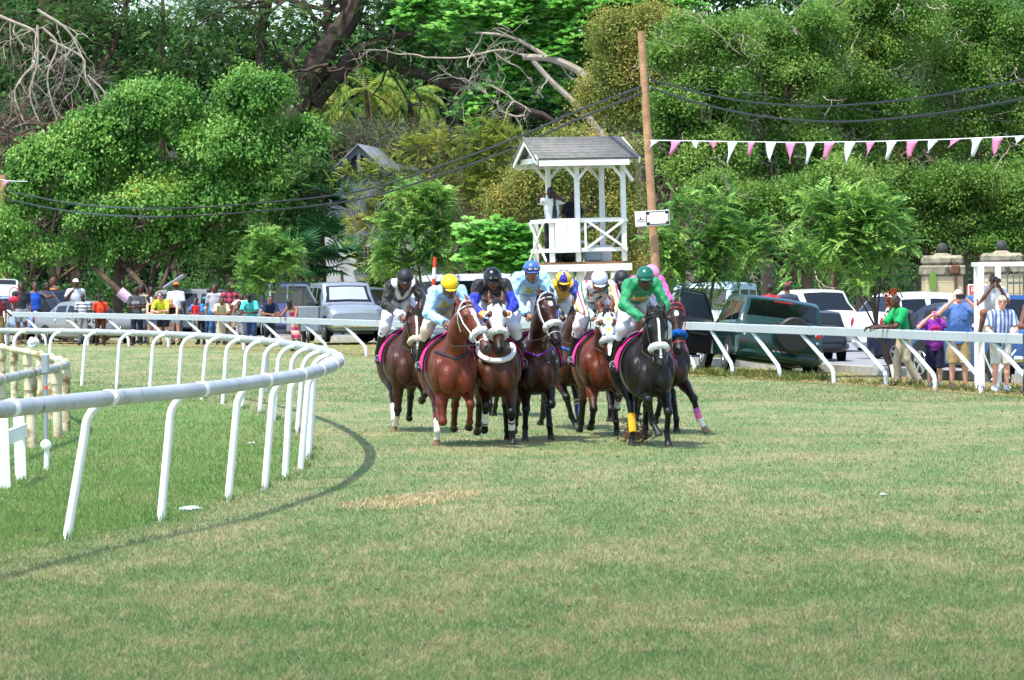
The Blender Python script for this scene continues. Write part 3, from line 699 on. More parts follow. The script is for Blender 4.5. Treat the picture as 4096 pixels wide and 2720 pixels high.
# ================================================================== the setting
def pl(xs, table, k=1):
    t = np.array(table, float); return np.interp(xs, t[:, 0], t[:, k])
def catmull(P, n):
    P = np.array(P, float); Q = np.vstack([2*P[0]-P[1], P, 2*P[-1]-P[-2]]); out = []
    for i in range(len(P)-1):
        a, b, c, d = Q[i:i+4]
        for t in np.arange(n)/n: out.append(.5*((2*b)+(-a+c)*t+(2*a-5*b+4*c-d)*t*t+(-a+3*b-3*c+d)*t**3))
    return np.array(out+[P[-1]])
RAIL = [(-2200, 1225, 127), (-1200, 1240, 126), (-250, 1252, 124), (0, 1257, 123), (400, 1264, 120), (800, 1272, 114.5), (1100, 1281, 109), (1400, 1291, 103.3), (1650, 1298, 98.8), (2100, 1301, 91), (2720, 1304, 82), (3000, 1314, 78.3), (3400, 1329, 72.8), (3700, 1342, 68.7), (4096, 1357, 64), (4600, 1380, 59), (5200, 1410, 54)]
RP = catmull([unproj(a, b, c) for a, b, c in RAIL], 8); RPX = np.interp(np.arange(len(RP))/8, np.arange(len(RAIL)), [r[0] for r in RAIL])
def rail_at(px):
    return np.array([np.interp(px, RPX, RP[:, k]) for k in range(3)])
TN = np.gradient(RP[:, :2], axis=0); TN /= np.linalg.norm(TN, axis=1)[:, None]; ON = np.stack([-TN[:, 1], TN[:, 0]], 1)   # outward, towards the crowd
KO = np.interp(RPX, [-300, 600, 1300, 2000, 3000, 4200], [10, 8, 6.4, 4.2, 2.7, 2.3])
def roadz(X, Y): return gz(X, Y)+.10
# ---- grass
def grassmat(name, lush, blade=False):
    m = bpy.data.materials.new(name); m.use_nodes = True; n = m.node_tree; b = n.nodes['Principled BSDF']; L = n.links.new
    b.inputs['Roughness'].default_value = .75; b.inputs['Specular IOR Level'].default_value = .25
    geo = n.nodes.new('ShaderNodeNewGeometry')
    def noise(sc, det, rough, stretch=(1, 1, 1), off=0):
        mp = n.nodes.new('ShaderNodeMapping'); mp.inputs['Scale'].default_value = stretch; mp.inputs['Location'].default_value = (off, off, 0)
        L(geo.outputs['Position'], mp.inputs[0]); t = n.nodes.new('ShaderNodeTexNoise'); t.inputs['Scale'].default_value = sc
        t.inputs['Detail'].default_value = det; t.inputs['Roughness'].default_value = rough; L(mp.outputs[0], t.inputs[0]); return t.outputs[0]
    def mrange(s, a, b_, c=0, d=1):
        r = n.nodes.new('ShaderNodeMapRange'); r.inputs[1].default_value = a; r.inputs[2].default_value = b_; r.inputs[3].default_value = c; r.inputs[4].default_value = d; L(s, r.inputs[0]); return r.outputs[0]
    def mix(f, a, c, mode='MIX'):
        x = n.nodes.new('ShaderNodeMix'); x.data_type = 'RGBA'; x.blend_type = mode
        if hasattr(f, 'links') or hasattr(f, 'is_linked'): L(f, x.inputs[0])
        else: x.inputs[0].default_value = f
        for s, i in ((a, 6), (c, 7)):
            if isinstance(s, tuple): x.inputs[i].default_value = (*s, 1)
            else: L(s, x.inputs[i])
        return x.outputs[2]
    if lush: g1, g2, dry = (.120, .225, .052), (.170, .275, .070), (.30, .28, .13)
    else: g1, g2, dry = (.134, .226, .074), (.190, .268, .096), (.40, .34, .18)
    c = mix(mrange(noise(1.2, 4, .6), .35, .65), g1, g2)
    d1 = noise(.9, 6, .68, (1, .42, 1), 3.); d2 = noise(7, 5, .75, (1, .3, 1), 9.)
    ad = n.nodes.new('ShaderNodeMath'); ad.operation = 'MULTIPLY_ADD'; ad.inputs[1].default_value = .9; L(d2, ad.inputs[0]); L(d1, ad.inputs[2])
    f = mrange(ad.outputs[0], .85+(.09 if lush else 0), 1.10+(.13 if lush else 0), 0, .78 if not lush else .7)
    if blade:
        rr = n.nodes.new('ShaderNodeMath'); rr.operation = 'MULTIPLY_ADD'; rr.inputs[1].default_value = .5; rr.inputs[2].default_value = -.30
        L(geo.outputs['Random Per Island'], rr.inputs[0]); sm = n.nodes.new('ShaderNodeMath'); sm.operation = 'ADD'; sm.use_clamp = True; L(rr.outputs[0], sm.inputs[0]); L(f, sm.inputs[1]); f = sm.outputs[0]
    c = mix(f, c, dry)
    if not blade:
        c = mix(mrange(noise(30, 5, .8, (1, .5, 1)), .25, .75, 0, 1), mix(.28, c, (.02, .03, .012)), c)
        bp = n.nodes.new('ShaderNodeBump'); bp.inputs['Strength'].default_value = .7; bp.inputs['Distance'].default_value = .04; L(noise(28, 5, .75), bp.inputs['Height']); L(bp.outputs[0], b.inputs['Normal'])
    L(c, b.inputs['Base Color'])
    if blade:
        tr = n.nodes.new('ShaderNodeBsdfTranslucent'); L(c, tr.inputs[0]); mx = n.nodes.new('ShaderNodeMixShader'); mx.inputs[0].default_value = .5
        L(b.outputs[0], mx.inputs[1]); L(tr.outputs[0], mx.inputs[2]); L(mx.outputs[0], n.nodes['Material Output'].inputs[0])
    return m
xs = np.concatenate([np.linspace(-700, -40, 12), np.linspace(-36, 30, 56), np.linspace(40, 700, 12)]); ys = np.concatenate([[-60, 0], np.linspace(10, 140, 66), [170, 250, 400, 900]])
XX, YY = np.meshgrid(xs, ys, indexing='ij'); ZZ = gz(XX, YY)
idx = np.arange(XX.size).reshape(XX.shape); q = np.stack([idx[:-1, :-1], idx[1:, :-1], idx[1:, 1:], idx[:-1, 1:]], -1).reshape(-1, 4)
tag(npmesh('grass_track', np.stack([XX, YY, ZZ], -1).reshape(-1, 3), q, grassmat('turf', False)), kind='structure')
# ---- inner running rail: post feet read off the ground, the rail overhangs outwards
BASE = [(-620, 2380), (-150, 2262), (260, 2168), (639, 2092), (909, 2012), (1056, 1962), (1150, 1925), (1215, 1874), (1243, 1838), (1249, 1804), (1232, 1768), (1192, 1735), (1150, 1706), (1103, 1681), (1043, 1660), (981, 1637), (890, 1614), (812, 1597), (725, 1583), (620, 1569), (470, 1553), (326, 1541), (190, 1534), (60, 1529), (-90, 1525), (-260, 1521)]
BP = np.array([ground(a, b) for a, b in BASE]); 
BPs = BP.copy()
for _ in range(2): BPs[1:-1] = BPs[1:-1]*.5+.25*(BPs[:-2]+BPs[2:])
BPs[:6] = BP[:6]
bt = np.gradient(BPs[:, :2], axis=0); bt /= np.linalg.norm(bt, axis=1)[:, None]; bn = np.stack([bt[:, 1], -bt[:, 0]], 1)
RT = BPs.copy(); RT[:, :2] += bn*.36; RT[:, 2] = 1.10
inf = [(p[0], p[1], .005) for p in catmull(BPs-np.c_[bn*.1, np.zeros(len(bn))], 4)]
ip = [(-40, inf[0][1]-8, .005)]+inf+[(-40, inf[-1][1], .005)]
o = npmesh('infield_grass', ip, [list(range(len(ip)))], grassmat('infield_turf', True), smooth=False); tag(o, kind='structure')
WHITE = mat('white_plastic', 'e6e7e6', .38, spec=.45, var=.05, vs=3, dirt=('8b8578', 3.2, .70))
PIPE = mat('grey_pipe', 'a3a6a9', .38, spec=.4, var=.2, vs=2.5, dirt=('4f4b45', 5.5, .58))
rl = empty('running_rail', BPs[7], 0, 'white plastic running rail on hooped posts curving round the infield', 'rail', None)
rl.location = (0, 0, 0)
for i in range(len(BPs)):
    b = BPs[i]; t = RT[i]; n_ = np.array([bn[i][0], bn[i][1], 0]); m = MB(); c_ = b+P3(0, 0, 1.05)
    lean = P3(random.gauss(.01, .012), random.gauss(0, .012), 0)-n_*.0; r_ = .034
    lo_ = b+P3(0, 0, -.05); hi_ = b+P3(0, 0, .84)+lean+n_*(.17 if i == 2 else .07)
    pts = [lo_, lerp(lo_, hi_, .5)-n_*.0, hi_]
    R_ = t-hi_
    for a in np.linspace(0, pi/2, 8)[1:]: pts.append(hi_+n_*(1-cos(a))*.26+P3(0, 0, 1)*sin(a)*.25)
    pts.append(P3(t[0], t[1], hi_[2]+.25)); m.tube(pts, r_, 12, False); m.build('rail_post', WHITE, rl)
RC = catmull(RT, 6)
m = MB(); m.tube(RC, .062, 14); m.build('rail_pipe', PIPE, rl)
for i in range(len(RT)):
    k = min(i*6, len(RC)-2); d = nrm(RC[min(k+1, len(RC)-1)]-RC[max(k-1, 0)]); m = MB(); m.tube([RC[k]-d*.05, RC[k]-d*.045, RC[k]+d*.045, RC[k]+d*.05], [.062, .068, .068, .062], 16, False); m.build('pipe_joint', WHITE, rl)
# ---- grass blades, thick near the camera
def unit0(a): return a/(np.linalg.norm(a, axis=-1, keepdims=True)+1e-9)
def blades(name, N_, y0, y1, hmin, hmax, w, material, test=None, kindlabel=None, x0=-60, x1=4156, zf=None):
    py = rng.uniform(y0, y1, N_)**1.0; px = rng.uniform(x0, x1, N_)
    d = cf[None]+cr[None]*((px-2048)/F)[:, None]-cu[None]*((py-1360)/F)[:, None]; P = np.array([0, 0, CH])+d*((0-CH)/d[:, 2])[:, None]
    P[:, :2] += rng.normal(0, .05, (N_, 2))
    if test is not None: P = P[test(P)]
    n = len(P); h = rng.uniform(hmin, hmax, n)*rng.choice([.6, 1, 1.3], n); a = rng.uniform(0, 2*pi, n); ln = rng.normal(0, .8, (n, 2))*h[:, None]*.8
    P[:, 2] = gz(P[:, 0], P[:, 1])+.003
    s = np.stack([np.cos(a), np.sin(a), 0*a], 1)*(w*rng.uniform(.6, 1.3, n))[:, None]; tip = P+np.c_[ln, h]; mid = P+np.c_[ln*.35, h*.6]
    V = np.stack([P-s, P+s, mid+s*.8, tip, mid-s*.8], 1).reshape(-1, 3); k = np.arange(n)[:, None]*5
    Fc = np.concatenate([k+np.array([[0, 1, 2, 4]]), np.c_[k+2, k+3, k+4, k+4]], 0)
    lens = np.r_[np.full(n, 4), np.full(n, 3)]; loops = np.concatenate([(k+np.array([[0, 1, 2, 4]])).ravel(), (k+np.array([[2, 3, 4]])).ravel()])
    me = bpy.data.meshes.new(name); me.vertices.add(len(V)); me.vertices.foreach_set('co', V.astype(np.float32).ravel()); me.loops.add(len(loops)); me.loops.foreach_set('vertex_index', loops.astype(np.int32))
    me.polygons.add(2*n); me.polygons.foreach_set('loop_start', np.r_[0, np.cumsum(lens)[:-1]].astype(np.int32)); me.polygons.foreach_set('loop_total', lens.astype(np.int32)); me.update(calc_edges=True); me.materials.append(material)
    return tag(link(bpy.data.objects.new(name, me)), kind='stuff')
from mathutils.geometry import intersect_point_line
poly = np.array([(p[0], p[1]) for p in ip])
def inside(P):
    x, y = P[:, 0], P[:, 1]; r = np.zeros(len(P), bool); n = len(poly)
    for i in range(n):
        x1, y1 = poly[i]; x2, y2 = poly[(i+1) % n]; c = ((y1 > y) != (y2 > y)) & (x < (x2-x1)*(y-y1)/((y2-y1) or 1e-9)+x1); r ^= c
    return r
tag(blades('track_grass_blades', 430000, 1600, 2790, .012, .036, .0035, grassmat('blade', False, True), lambda P: ~inside(P) | (rng.random(len(P)) < .35), x0=-500, x1=4900), 'short green and straw coloured turf of the race track', 'grass')
tag(blades('infield_grass_blades', 90000, 1560, 2420, .02, .06, .004, grassmat('infield_blade', True, True), lambda P: inside(P+np.c_[rng.normal(0, .22, (len(P), 2)), np.zeros(len(P))]), x1=1500), 'longer bright green grass inside the white rail', 'grass')
tag(blades('far_grass_blades', 90000, 1425, 1610, .015, .045, .006, bpy.data.materials['blade'], x0=-60, x1=4700), 'mown turf of the far part of the track', 'grass')
tv = []
for b in BP[1:]:
    n = 70; a_ = rng.uniform(0, 6.28, n); r_ = .03+abs(rng.normal(0, .05, n)); P = b+np.stack([np.cos(a_)*r_, np.sin(a_)*r_, 0*a_], 1); D = unit0(rng.normal(0, .35, (n, 3))+np.array([0, 0, 1.])); Nn = rng.normal(0, 1, (n, 3)); S_ = np.cross(D, Nn); S_ /= np.linalg.norm(S_, axis=1)[:, None]; L_ = rng.uniform(.04, .13, (n, 1)); tv.append(np.stack([P, P+D*L_*.5+S_*.004, P+D*L_, P+D*L_*.5-S_*.004], 1).reshape(-1, 3))
tv = np.concatenate(tv); tag(npmesh('post_tufts', tv, np.arange(len(tv)).reshape(-1, 4), bpy.data.materials['infield_blade'], smooth=False), 'longer grass tufts left round the feet of the white rail posts', 'grass', kind='stuff')
m = MB()
for _ in range(260):
    p = ground(rng.uniform(1300, 4100), rng.uniform(1640, 2650)); s = random.uniform(.006, .02); m.ball(p+P3(0, 0, .015), (s, s*1.3, s*.6), 5, 4)
tag(m.build('turf_clods', mat('clod', '6b5338', .95)), 'small brown clods and dry leaves scattered over the track', 'clods', kind='stuff')
# bare straw patch in front of the horses
c0 = ground(1640, 2005); n = 2600; a = rng.uniform(0, 2*pi, n); r = rng.uniform(0, 1, n)**.6; P = np.stack([c0[0]+np.cos(a)*r*.62+.0*r, c0[1]+np.sin(a)*r*1.15+np.cos(a)*r*.9, 0*a+.004], 1)
m = MB()
for p in P[:2100]:
    d = rng.normal(0, 1, 2)*.035; h = random.uniform(.008, .05); w = random.uniform(.002, .005); m.add([p-P3(w, 0, 0), p+P3(w, 0, 0), p+P3(d[0], d[1], h)], [[0, 1, 2]])
tag(m.build('straw_patch', leafmat('straw', ['957f62', 'b09874', 'c4ac86', 'd2bc98'], .8, .2, 4.), smooth=False), 'patch of dead straw coloured grass in front of the horses', 'grass', kind='stuff')
# ---- verge, kerb, road, far verge
def ribbon(name, o0, o1, zf, material, n=4, dz=0, kind='structure'):
    V = []; 
    for i in range(len(RP)):
        for j in range(n+1):
            o_ = o0[i]+(o1[i]-o0[i])*j/n; p = RP[i][:2]+ON[i]*o_; V.append((p[0], p[1], zf(p[0], p[1], j/n)+dz))
    Fc = [[i*(n+1)+j, i*(n+1)+j+1, (i+1)*(n+1)+j+1, (i+1)*(n+1)+j] for i in range(len(RP)-1) for j in range(n)]
    return tag(npmesh(name, V, Fc, material), kind=kind)
LITTER = mat('leaf_litter', '8f8460', .95, spec=.1, var=.45, vs=9, bump=.8, bs=18, dirt=('6b7d42', 1.1, .46))
ASPH = mat('asphalt', '8b8c8e', .85, spec=.2, var=.14, vs=1.5, bump=.2, bs=60, dirt=('6e6c69', .35, .55))
one = np.ones(len(RP))
ribbon('verge', one*-.35, KO, lambda x, y, t: gz(x, y)+.006+.03*t, LITTER, 3)
ribbon('kerb_top', KO, KO+.2, lambda x, y, t: roadz(x, y)+.10, mat('concrete_kerb', 'a9a69c', .9, var=.25, vs=3, bump=.3), 1)
V = []
for i in range(len(RP)):
    for o_, z0 in ((KO[i], 0), (KO[i], 1), (KO[i]+.2, 2), (KO[i]+.2, 3)):
        p = RP[i][:2]+ON[i]*o_; V.append((p[0], p[1], {0: gz(*p)-.05, 1: roadz(*p)+.10, 2: roadz(*p)+.10, 3: roadz(*p)-.05}[z0]))
tag(npmesh('kerb', V, [[i*4+a, i*4+a+1, (i+1)*4+a+1, (i+1)*4+a] for i in range(len(RP)-1) for a in (0, 2)], _M['concrete_kerb'], smooth=False), kind='structure')
RW = np.interp(RPX, [0, 1300, 2500, 4000], [20, 20, 26, 40])
ribbon('road', KO+.2, KO+RW, lambda x, y, t: roadz(x, y), ASPH, 6)
ribbon('far_verge', KO+RW, KO+RW+140, lambda x, y, t: roadz(x, y)+.02+.0*t, mat('woodland_floor', '5a4a33', .95, var=.5, vs=.8, bump=.6, bs=8, dirt=('2f3a1a', .8, .48)), 6)
LEAFC = leafmat('fallen_leaf', ['6b5234', '8f744a', 'a98e60', '77623f', 'b8a67c'], .8, .1, 3.)
m = MB()
for _ in range(5200):
    i = rng.uniform(8, len(RP)-12); k = int(i); t = i-k; o_ = rng.uniform(-.2, 1)*KO[k]; p = lerp(RP[k], RP[k+1], t)[:2]+ON[k]*o_; z = gz(*p)+.03
    s = .03+.03*random.random(); a = random.uniform(0, 6.3); m.add([(p[0]+cos(a)*s, p[1]+sin(a)*s, z+random.random()*.03), (p[0]-sin(a)*s*.5, p[1]+cos(a)*s*.5, z), (p[0]-cos(a)*s, p[1]-sin(a)*s, z+random.random()*.03), (p[0]+sin(a)*s*.5, p[1]-cos(a)*s*.5, z)], [[0, 1, 2, 3]])
tag(m.build('fallen_leaves', LEAFC, smooth=False), 'dry brown leaves strewn over the verge behind the outer rail', 'leaves', kind='stuff')
# ---- outer crowd rail
BEAM = mat('rail_beam', 'a4adb0', .5, spec=.4, var=.08, vs=1.5, dirt=('8b8a84', 2.2, .68)); POSTM = mat('post_paint', 'c4cacc', .5, var=.08, vs=4, dirt=('77736a', 9, .62))
cr_rail = empty('crowd_rail', (0, 0, 0), 0, 'long pale grey rail on slanted posts between the crowd and the track', 'rail')
prof = [(-.075, .075), (-.05, .09), (.05, .09), (.075, .075), (.075, -.075), (-.075, -.075)]
V = []; n = len(prof)
for i in range(len(RP)):
    for a, z in prof: V.append((RP[i][0]+ON[i][0]*a, RP[i][1]+ON[i][1]*a, RP[i][2]+z))
npmesh('rail_beam', V, [[i*n+j, (i+1)*n+j, (i+1)*n+(j+1) % n, i*n+(j+1) % n] for i in range(len(RP)-1) for j in range(n)], BEAM, cr_rail, sharp=25)
tops = [-210, -50, 112, 271, 430, 583, 742, 883, 1051, 1215, 1375, 1530, 1690, 1850, 2010, 2170, 2330, 2490, 2655, 2819, 3012, 3210, 3412, 3613, 3799, 3985, 4180]
for px in tops:
    t = rail_at(px); b = rail_at(px+np.interp(px, [0, 1300, 2800, 3400, 4100], [80, 88, 106, 130, 140])); b[2] = gz(b[0], b[1]); t = t-P3(0, 0, .07)
    d = t-b; kn = b+P3(0, 0, .24)+d*.02; m = MB(); m.tube([b-P3(0, 0, .1), kn-P3(0, 0, .06), kn+(t-kn)*.05, lerp(kn, t, .5), t], .042, 10); m.build('rail_post', POSTM, cr_rail)
for k in range(6, len(RP)-6, 3):
    m = MB(); d = nrm(RP[k+1]-RP[k]); nn = P3(ON[k][0], ON[k][1], 0); m.beam(RP[k]-d*.015+P3(0, 0, .005), RP[k]+d*.015+P3(0, 0, .005), .162, .182); m.build('beam_joint', BEAM, cr_rail)
# ================================================================== foliage tools
def leaf_quads(P, D, Nn, L_, Wd):
    """P base points, D directions, Nn approximate normals"""
    S_ = np.cross(D, Nn); S_ /= np.linalg.norm(S_, axis=1)[:, None]+1e-9; L_ = L_[:, None]; Wd = Wd[:, None]
    Nv = np.cross(S_, D)
    V = np.stack([P, P+D*L_*.45+S_*Wd, P+D*L_-Nv*L_*.12, P+D*L_*.45-S_*Wd], 1).reshape(-1, 3); return V
def unit(a): return a/(np.linalg.norm(a, axis=-1, keepdims=True)+1e-9)
def cloud(blobs, n, cl=.35, per=38, L_=.10, W_=.045, droop=.5, shell=(.72, 1.06), flat=.75, low=-.6, mode='leaf', wob=.10, sub=10, sr=.44, nn=.4):
    B = np.array(blobs, float)
    if sub:
        q = unit(rng.normal(0, 1, (len(B)*sub, 3))); q[:, 2] = np.where(q[:, 2] < -.5, -q[:, 2], q[:, 2]); b_ = np.repeat(B, sub, 0); s_ = sr*rng.uniform(.75, 1.25, len(b_)); B = np.c_[b_[:, :3]+q*b_[:, 3:6]*(1-s_*.75)[:, None], b_[:, 3:6]*s_[:, None]]
    area = B[:, 3]*B[:, 5]+B[:, 4]*B[:, 5]; nc = max(1, n//per); ch = rng.choice(len(B), nc, p=area/area.sum()); b = B[ch]
    d = unit(rng.normal(0, 1, (nc, 3))); d[:, 2] = np.where(d[:, 2] < low, -d[:, 2], d[:, 2]); rad = rng.uniform(*shell, nc)
    C = b[:, :3]+d*b[:, 3:6]*rad[:, None]*(1+wob*np.sin(d[:, :1]*5+d[:, 2:]*7+b[:, :1]*3)); out = unit(d/b[:, 3:6])
    if mode == 'leaf':
        P = np.repeat(C, per, 0)+rng.normal(0, 1, (nc*per, 3))*cl*np.array([1, 1, flat]); O = np.repeat(out, per, 0)
        D = unit(O*.5+rng.normal(0, .6, P.shape)+np.array([0, 0, -droop])); Nn = unit(O*.9+np.array([0, 0, .6])+rng.normal(0, nn, P.shape)); k = len(P)
        return leaf_quads(P, D, Nn, L_*rng.uniform(.6, 1.2, k), W_*rng.uniform(.7, 1.2, k))
    if mode == 'rosette':   # big leaves fanned round a twig end
        m_ = 9; P = np.repeat(np.repeat(C, per//m_ or 1, 0)+rng.normal(0, cl, (nc*(per//m_ or 1), 3)), m_, 0); k = len(P); a = np.tile(np.arange(m_)*2*pi/m_, k//m_)+np.repeat(rng.uniform(0, 6, k//m_), m_)
        D = unit(np.stack([np.cos(a), np.sin(a), rng.uniform(-.1, .7, k)], 1)+np.array([0, -.3, 0])); Nn = np.tile([0, -.7, .9], (k, 1))+rng.normal(0, .25, (k, 3))
        return leaf_quads(P, D, Nn, L_*rng.uniform(.7, 1.15, k), W_*rng.uniform(.8, 1.1, k))
    if mode == 'frond':     # feathery compound leaves: a drooping midrib with leaflets in pairs
        m_ = 9; f = max(1, per//(2*m_)); nf = nc*f; P0 = np.repeat(C, f, 0)+rng.normal(0, cl, (nf, 3)); O = np.repeat(out, f, 0)
        D0 = unit(O*.7+rng.normal(0, .55, (nf, 3))+np.array([0, 0, .15])); fl = L_*rng.uniform(3., 4.6, nf)/m_; Vs = []
        up = unit(np.array([0, 0, 1.])+rng.normal(0, .25, (nf, 3)))
        for i in range(m_):
            t = (i+1)/m_; Dn = unit(D0+np.array([0, 0, -droop*t*1.3])); Pm = P0+Dn*(fl*(i+1))[:, None]; S_ = unit(np.cross(Dn, up))
            for s in (-1, 1):
                k = nf; Vs.append(leaf_quads(Pm, unit(S_*s+Dn*.45+np.array([0, 0, -.25*droop])), up+rng.normal(0, .15, (k, 3)), np.full(k, L_*(1-.35*abs(t-.5))), np.full(k, W_)))
        return np.concatenate(Vs)
def leaves(name, V, material, parent=None):
    n = len(V)//4; return npmesh(name, V, np.arange(n*4).reshape(-1, 4), material, parent, smooth=False)
def limb(m, p, d, L_, r, depth, spread=.55, up=.15, seg=6, tw=.14, kids=(2, 3), shrink=.68):
    """a tapering crooked limb that forks"""
    pts = [np.array(p, float)]; d = nrm(d); n = 5
    for i in range(n): d = nrm(d+rng.normal(0, tw, 3)+P3(0, 0, up*.3)); pts.append(pts[-1]+d*L_/n)
    m.tube(pts, np.linspace(r, r*.62, n+1), seg, False)
    if depth > 0:
        for _ in range(random.randint(*kids)):
            k = random.randint(2, n); limb(m, pts[k], nrm(d+rng.normal(0, spread, 3)), L_*shrink*random.uniform(.8, 1.15), r*.55, depth-1, spread, up, max(3, seg-1), tw, kids, shrink)
def SB(lst, Z, dz=0, depth=1.):
    """crown lobes: picture x, y, half width, half height (metres follow from the distance), optional distance offset"""
    out = []
    for b in lst:
        z = Z+(b[4] if len(b) > 4 else 0); c = unproj(b[0], b[1], z); s = z/F; out.append((c[0], c[1], c[2], b[2]*s, (b[2]+b[3])*.5*s*depth, b[3]*s))
    return out
BARK = mat('bark', '57493d', .95, spec=.1, var=.4, vs=3, bump=.9, bs=12); BARKD = mat('dark_bark', '4c423a', .95, spec=.1, var=.4, vs=2.5, bump=1., bs=9)
BARKG = mat('pale_dead_wood', 'a89c8c', .85, var=.3, vs=4, bump=.5, bs=20); TWIG = mat('grey_twig', '7d7062', .9, var=.3, vs=4)
def tree(name, label, Z, base_px, blobs, n, lm, trunk_r=.25, cat='tree', group='trees behind the road', fork=None, bark=None, twigs=0, base_z=None, lean=0, crown_kw=None, limbs=4, dz=.25, depth=.8, twigm=None, outer=0):
    b = at(base_px, Z, base_z if base_z is not None else roadz(unproj(base_px, 1200, Z)[0], Z)); r = empty(name, b, 0, label, cat, group); bw = np.array(b)
    S_ = SB(blobs, Z, depth=depth); V = cloud(S_, n, **(crown_kw or {})); leaves('crown', V-bw, lm, r)
    m = MB(); big = sorted(S_, key=lambda q: -q[3]*q[5])[:limbs]; low = min(q[2]-q[5] for q in S_); fk = (fork if fork is not None else max(low+.3, b[2]+1.0))-b[2]
    top = P3(lean, 0, fk); bent = lerp(P3(0, 0, -.1), top, .5)+P3(random.uniform(-.12, .12), 0, 0)
    m.tube([P3(0, 0, -.15), P3(0, 0, .15), bent, top], [trunk_r*1.35, trunk_r*1.05, trunk_r*.85, trunk_r*.75], 9, False)
    for q in big:
        e = P3(*q[:3])-bw; mid = lerp(top, e, .5)+rng.normal(0, .25, 3)*min(1, q[3]*.4); m.tube([top-P3(0, 0, .1), lerp(top, mid, .5)+rng.normal(0, .08, 3), mid, lerp(mid, e, .6), e], [trunk_r*.6, trunk_r*.5, trunk_r*.38, trunk_r*.24, trunk_r*.1], 7, False)
        for _ in range(twigs): limb(m, lerp(mid, e, random.random()), unit(rng.normal(0, 1, 3)+P3(0, -.4, .2)), max(q[3], q[5])*random.uniform(.5, .9), trunk_r*.14, 1, .7, .1, 4)
    m.build('trunk', bark or BARK, r)
    if outer:
        m = MB()
        for _ in range(outer):
            q = random.choice(S_); d = unit(rng.normal(0, 1, 3)+P3(0, -.9, .1)); limb(m, P3(*q[:3])-bw+d*P3(*q[3:6])*.75, unit(d*.5+rng.normal(0, .7, 3)), random.uniform(.7, 1.9), .022, 2, .7, 0, 3, .3, (2, 3), .6)
        tag(m.build('twigs', BARKG, r), kind='stuff')
    return r
# ================================================================== vehicles
GLASS = mat('car_glass', '0d1112', .06, spec=.7); TYRE = mat('tyre', '121212', .85, spec=.2, bump=.3, bs=30); RIM = mat('alloy', 'b8babd', .3, .8); TRIM = mat('black_trim', '17181a', .6); CHROME = mat('chrome', 'd5d7da', .12, 1.)
LAMP = mat('lamp_glass', 'd8dce0', .08, spec=.8, metal=.35); REDL = mat('tail_lamp', '9c0f12', .15, spec=.6); ORG = mat('indicator', 'e0701a', .2)
PROF = dict(
 hatch=[(-1, .22, .45, .50, .88, .80), (-.97, .17, .58, .63, .95, .84), (-.92, .15, .62, .70, .97, .82), (-.76, .14, .625, .955, .99, .74), (-.66, .14, .62, .99, 1, .74), (-.2, .13, .61, 1.005, 1, .76), (.12, .13, .60, .985, 1, .74), (.48, .13, .585, .635, .99, .76), (.60, .14, .575, .62, .98, .76), (.85, .15, .51, .56, .95, .76), (.96, .17, .44, .48, .89, .70), (1, .22, .36, .40, .80, .64)],
 sedan=[(-1, .24, .52, .56, .88, .80), (-.97, .18, .62, .66, .94, .82), (-.64, .15, .64, .70, .98, .80), (-.40, .14, .645, .95, .99, .72), (-.3, .14, .64, .985, 1, .72), (0, .13, .63, 1.0, 1, .74), (.14, .13, .62, .975, 1, .73), (.44, .13, .60, .65, .99, .76), (.56, .14, .59, .635, .98, .76), (.86, .15, .53, .58, .95, .76), (.97, .18, .46, .50, .88, .72), (1, .24, .40, .43, .80, .66)],
 suv=[(-1, .26, .50, .55, .93, .85), (-.97, .20, .60, .66, .97, .86), (-.93, .18, .62, .72, .98, .86), (-.87, .17, .625, .955, .99, .80), (-.80, .17, .625, .99, 1, .80), (-.2, .16, .615, 1.0, 1, .81), (.14, .16, .61, .985, 1, .80), (.40, .16, .60, .645, .99, .82), (.48, .17, .595, .64, .98, .82), (.86, .18, .56, .605, .96, .82), (.96, .20, .52, .55, .93, .80), (1, .27, .46, .48, .88, .76)],
 pickup=[(-1, .28, .50, .55, .93, .85), (-.97, .22, .56, .60, .97, .90), (-.30, .17, .60, .64, .99, .90), (-.27, .17, .61, .68, .99, .86), (-.22, .17, .62, .95, .99, .79), (-.14, .17, .62, .99, 1, .80), (.14, .16, .61, .985, 1, .80), (.40, .16, .60, .645, .99, .82), (.48, .17, .595, .64, .98, .82), (.86, .18, .56, .605, .96, .82), (.96, .20, .52, .55, .93, .80), (1, .27, .46, .48, .88, .76)],
 van=[(-1, .20, .50, .60, .95, .90), (-.985, .16, .55, .90, .98, .86), (-.94, .15, .56, .985, 1, .85), (-.3, .14, .56, 1.0, 1, .86), (.45, .14, .56, .99, 1, .85), (.60, .14, .555, .965, 1, .83), (.86, .15, .52, .60, .99, .86), (.90, .15, .50, .56, .98, .86), (.98, .17, .42, .46, .94, .82), (1, .22, .34, .38, .88, .78)])
WIN = dict(hatch=dict(ws=(.14, .46), rw=(-.915, -.775), side=[(-.70, -.32), (-.28, .02), (.06, .36)], wx=(.62, -.62)), sedan=dict(ws=(.16, .42), rw=(-.62, -.41), side=[(-.50, -.42), (-.38, -.06), (-.02, .30)], wx=(.64, -.62)),
 suv=dict(ws=(.16, .385), rw=(-.925, -.875), side=[(-.80, -.50), (-.46, -.14), (-.10, .28)], wx=(.64, -.60)), pickup=dict(ws=(.16, .385), rw=(-.262, -.228), side=[(-.18, -.02), (.02, .29)], wx=(.64, -.60)), van=dict(ws=(.62, .845), rw=(-.984, -.945), side=[(-.90, -.45), (-.40, .10), (.20, .62)], wx=(.70, -.58)))
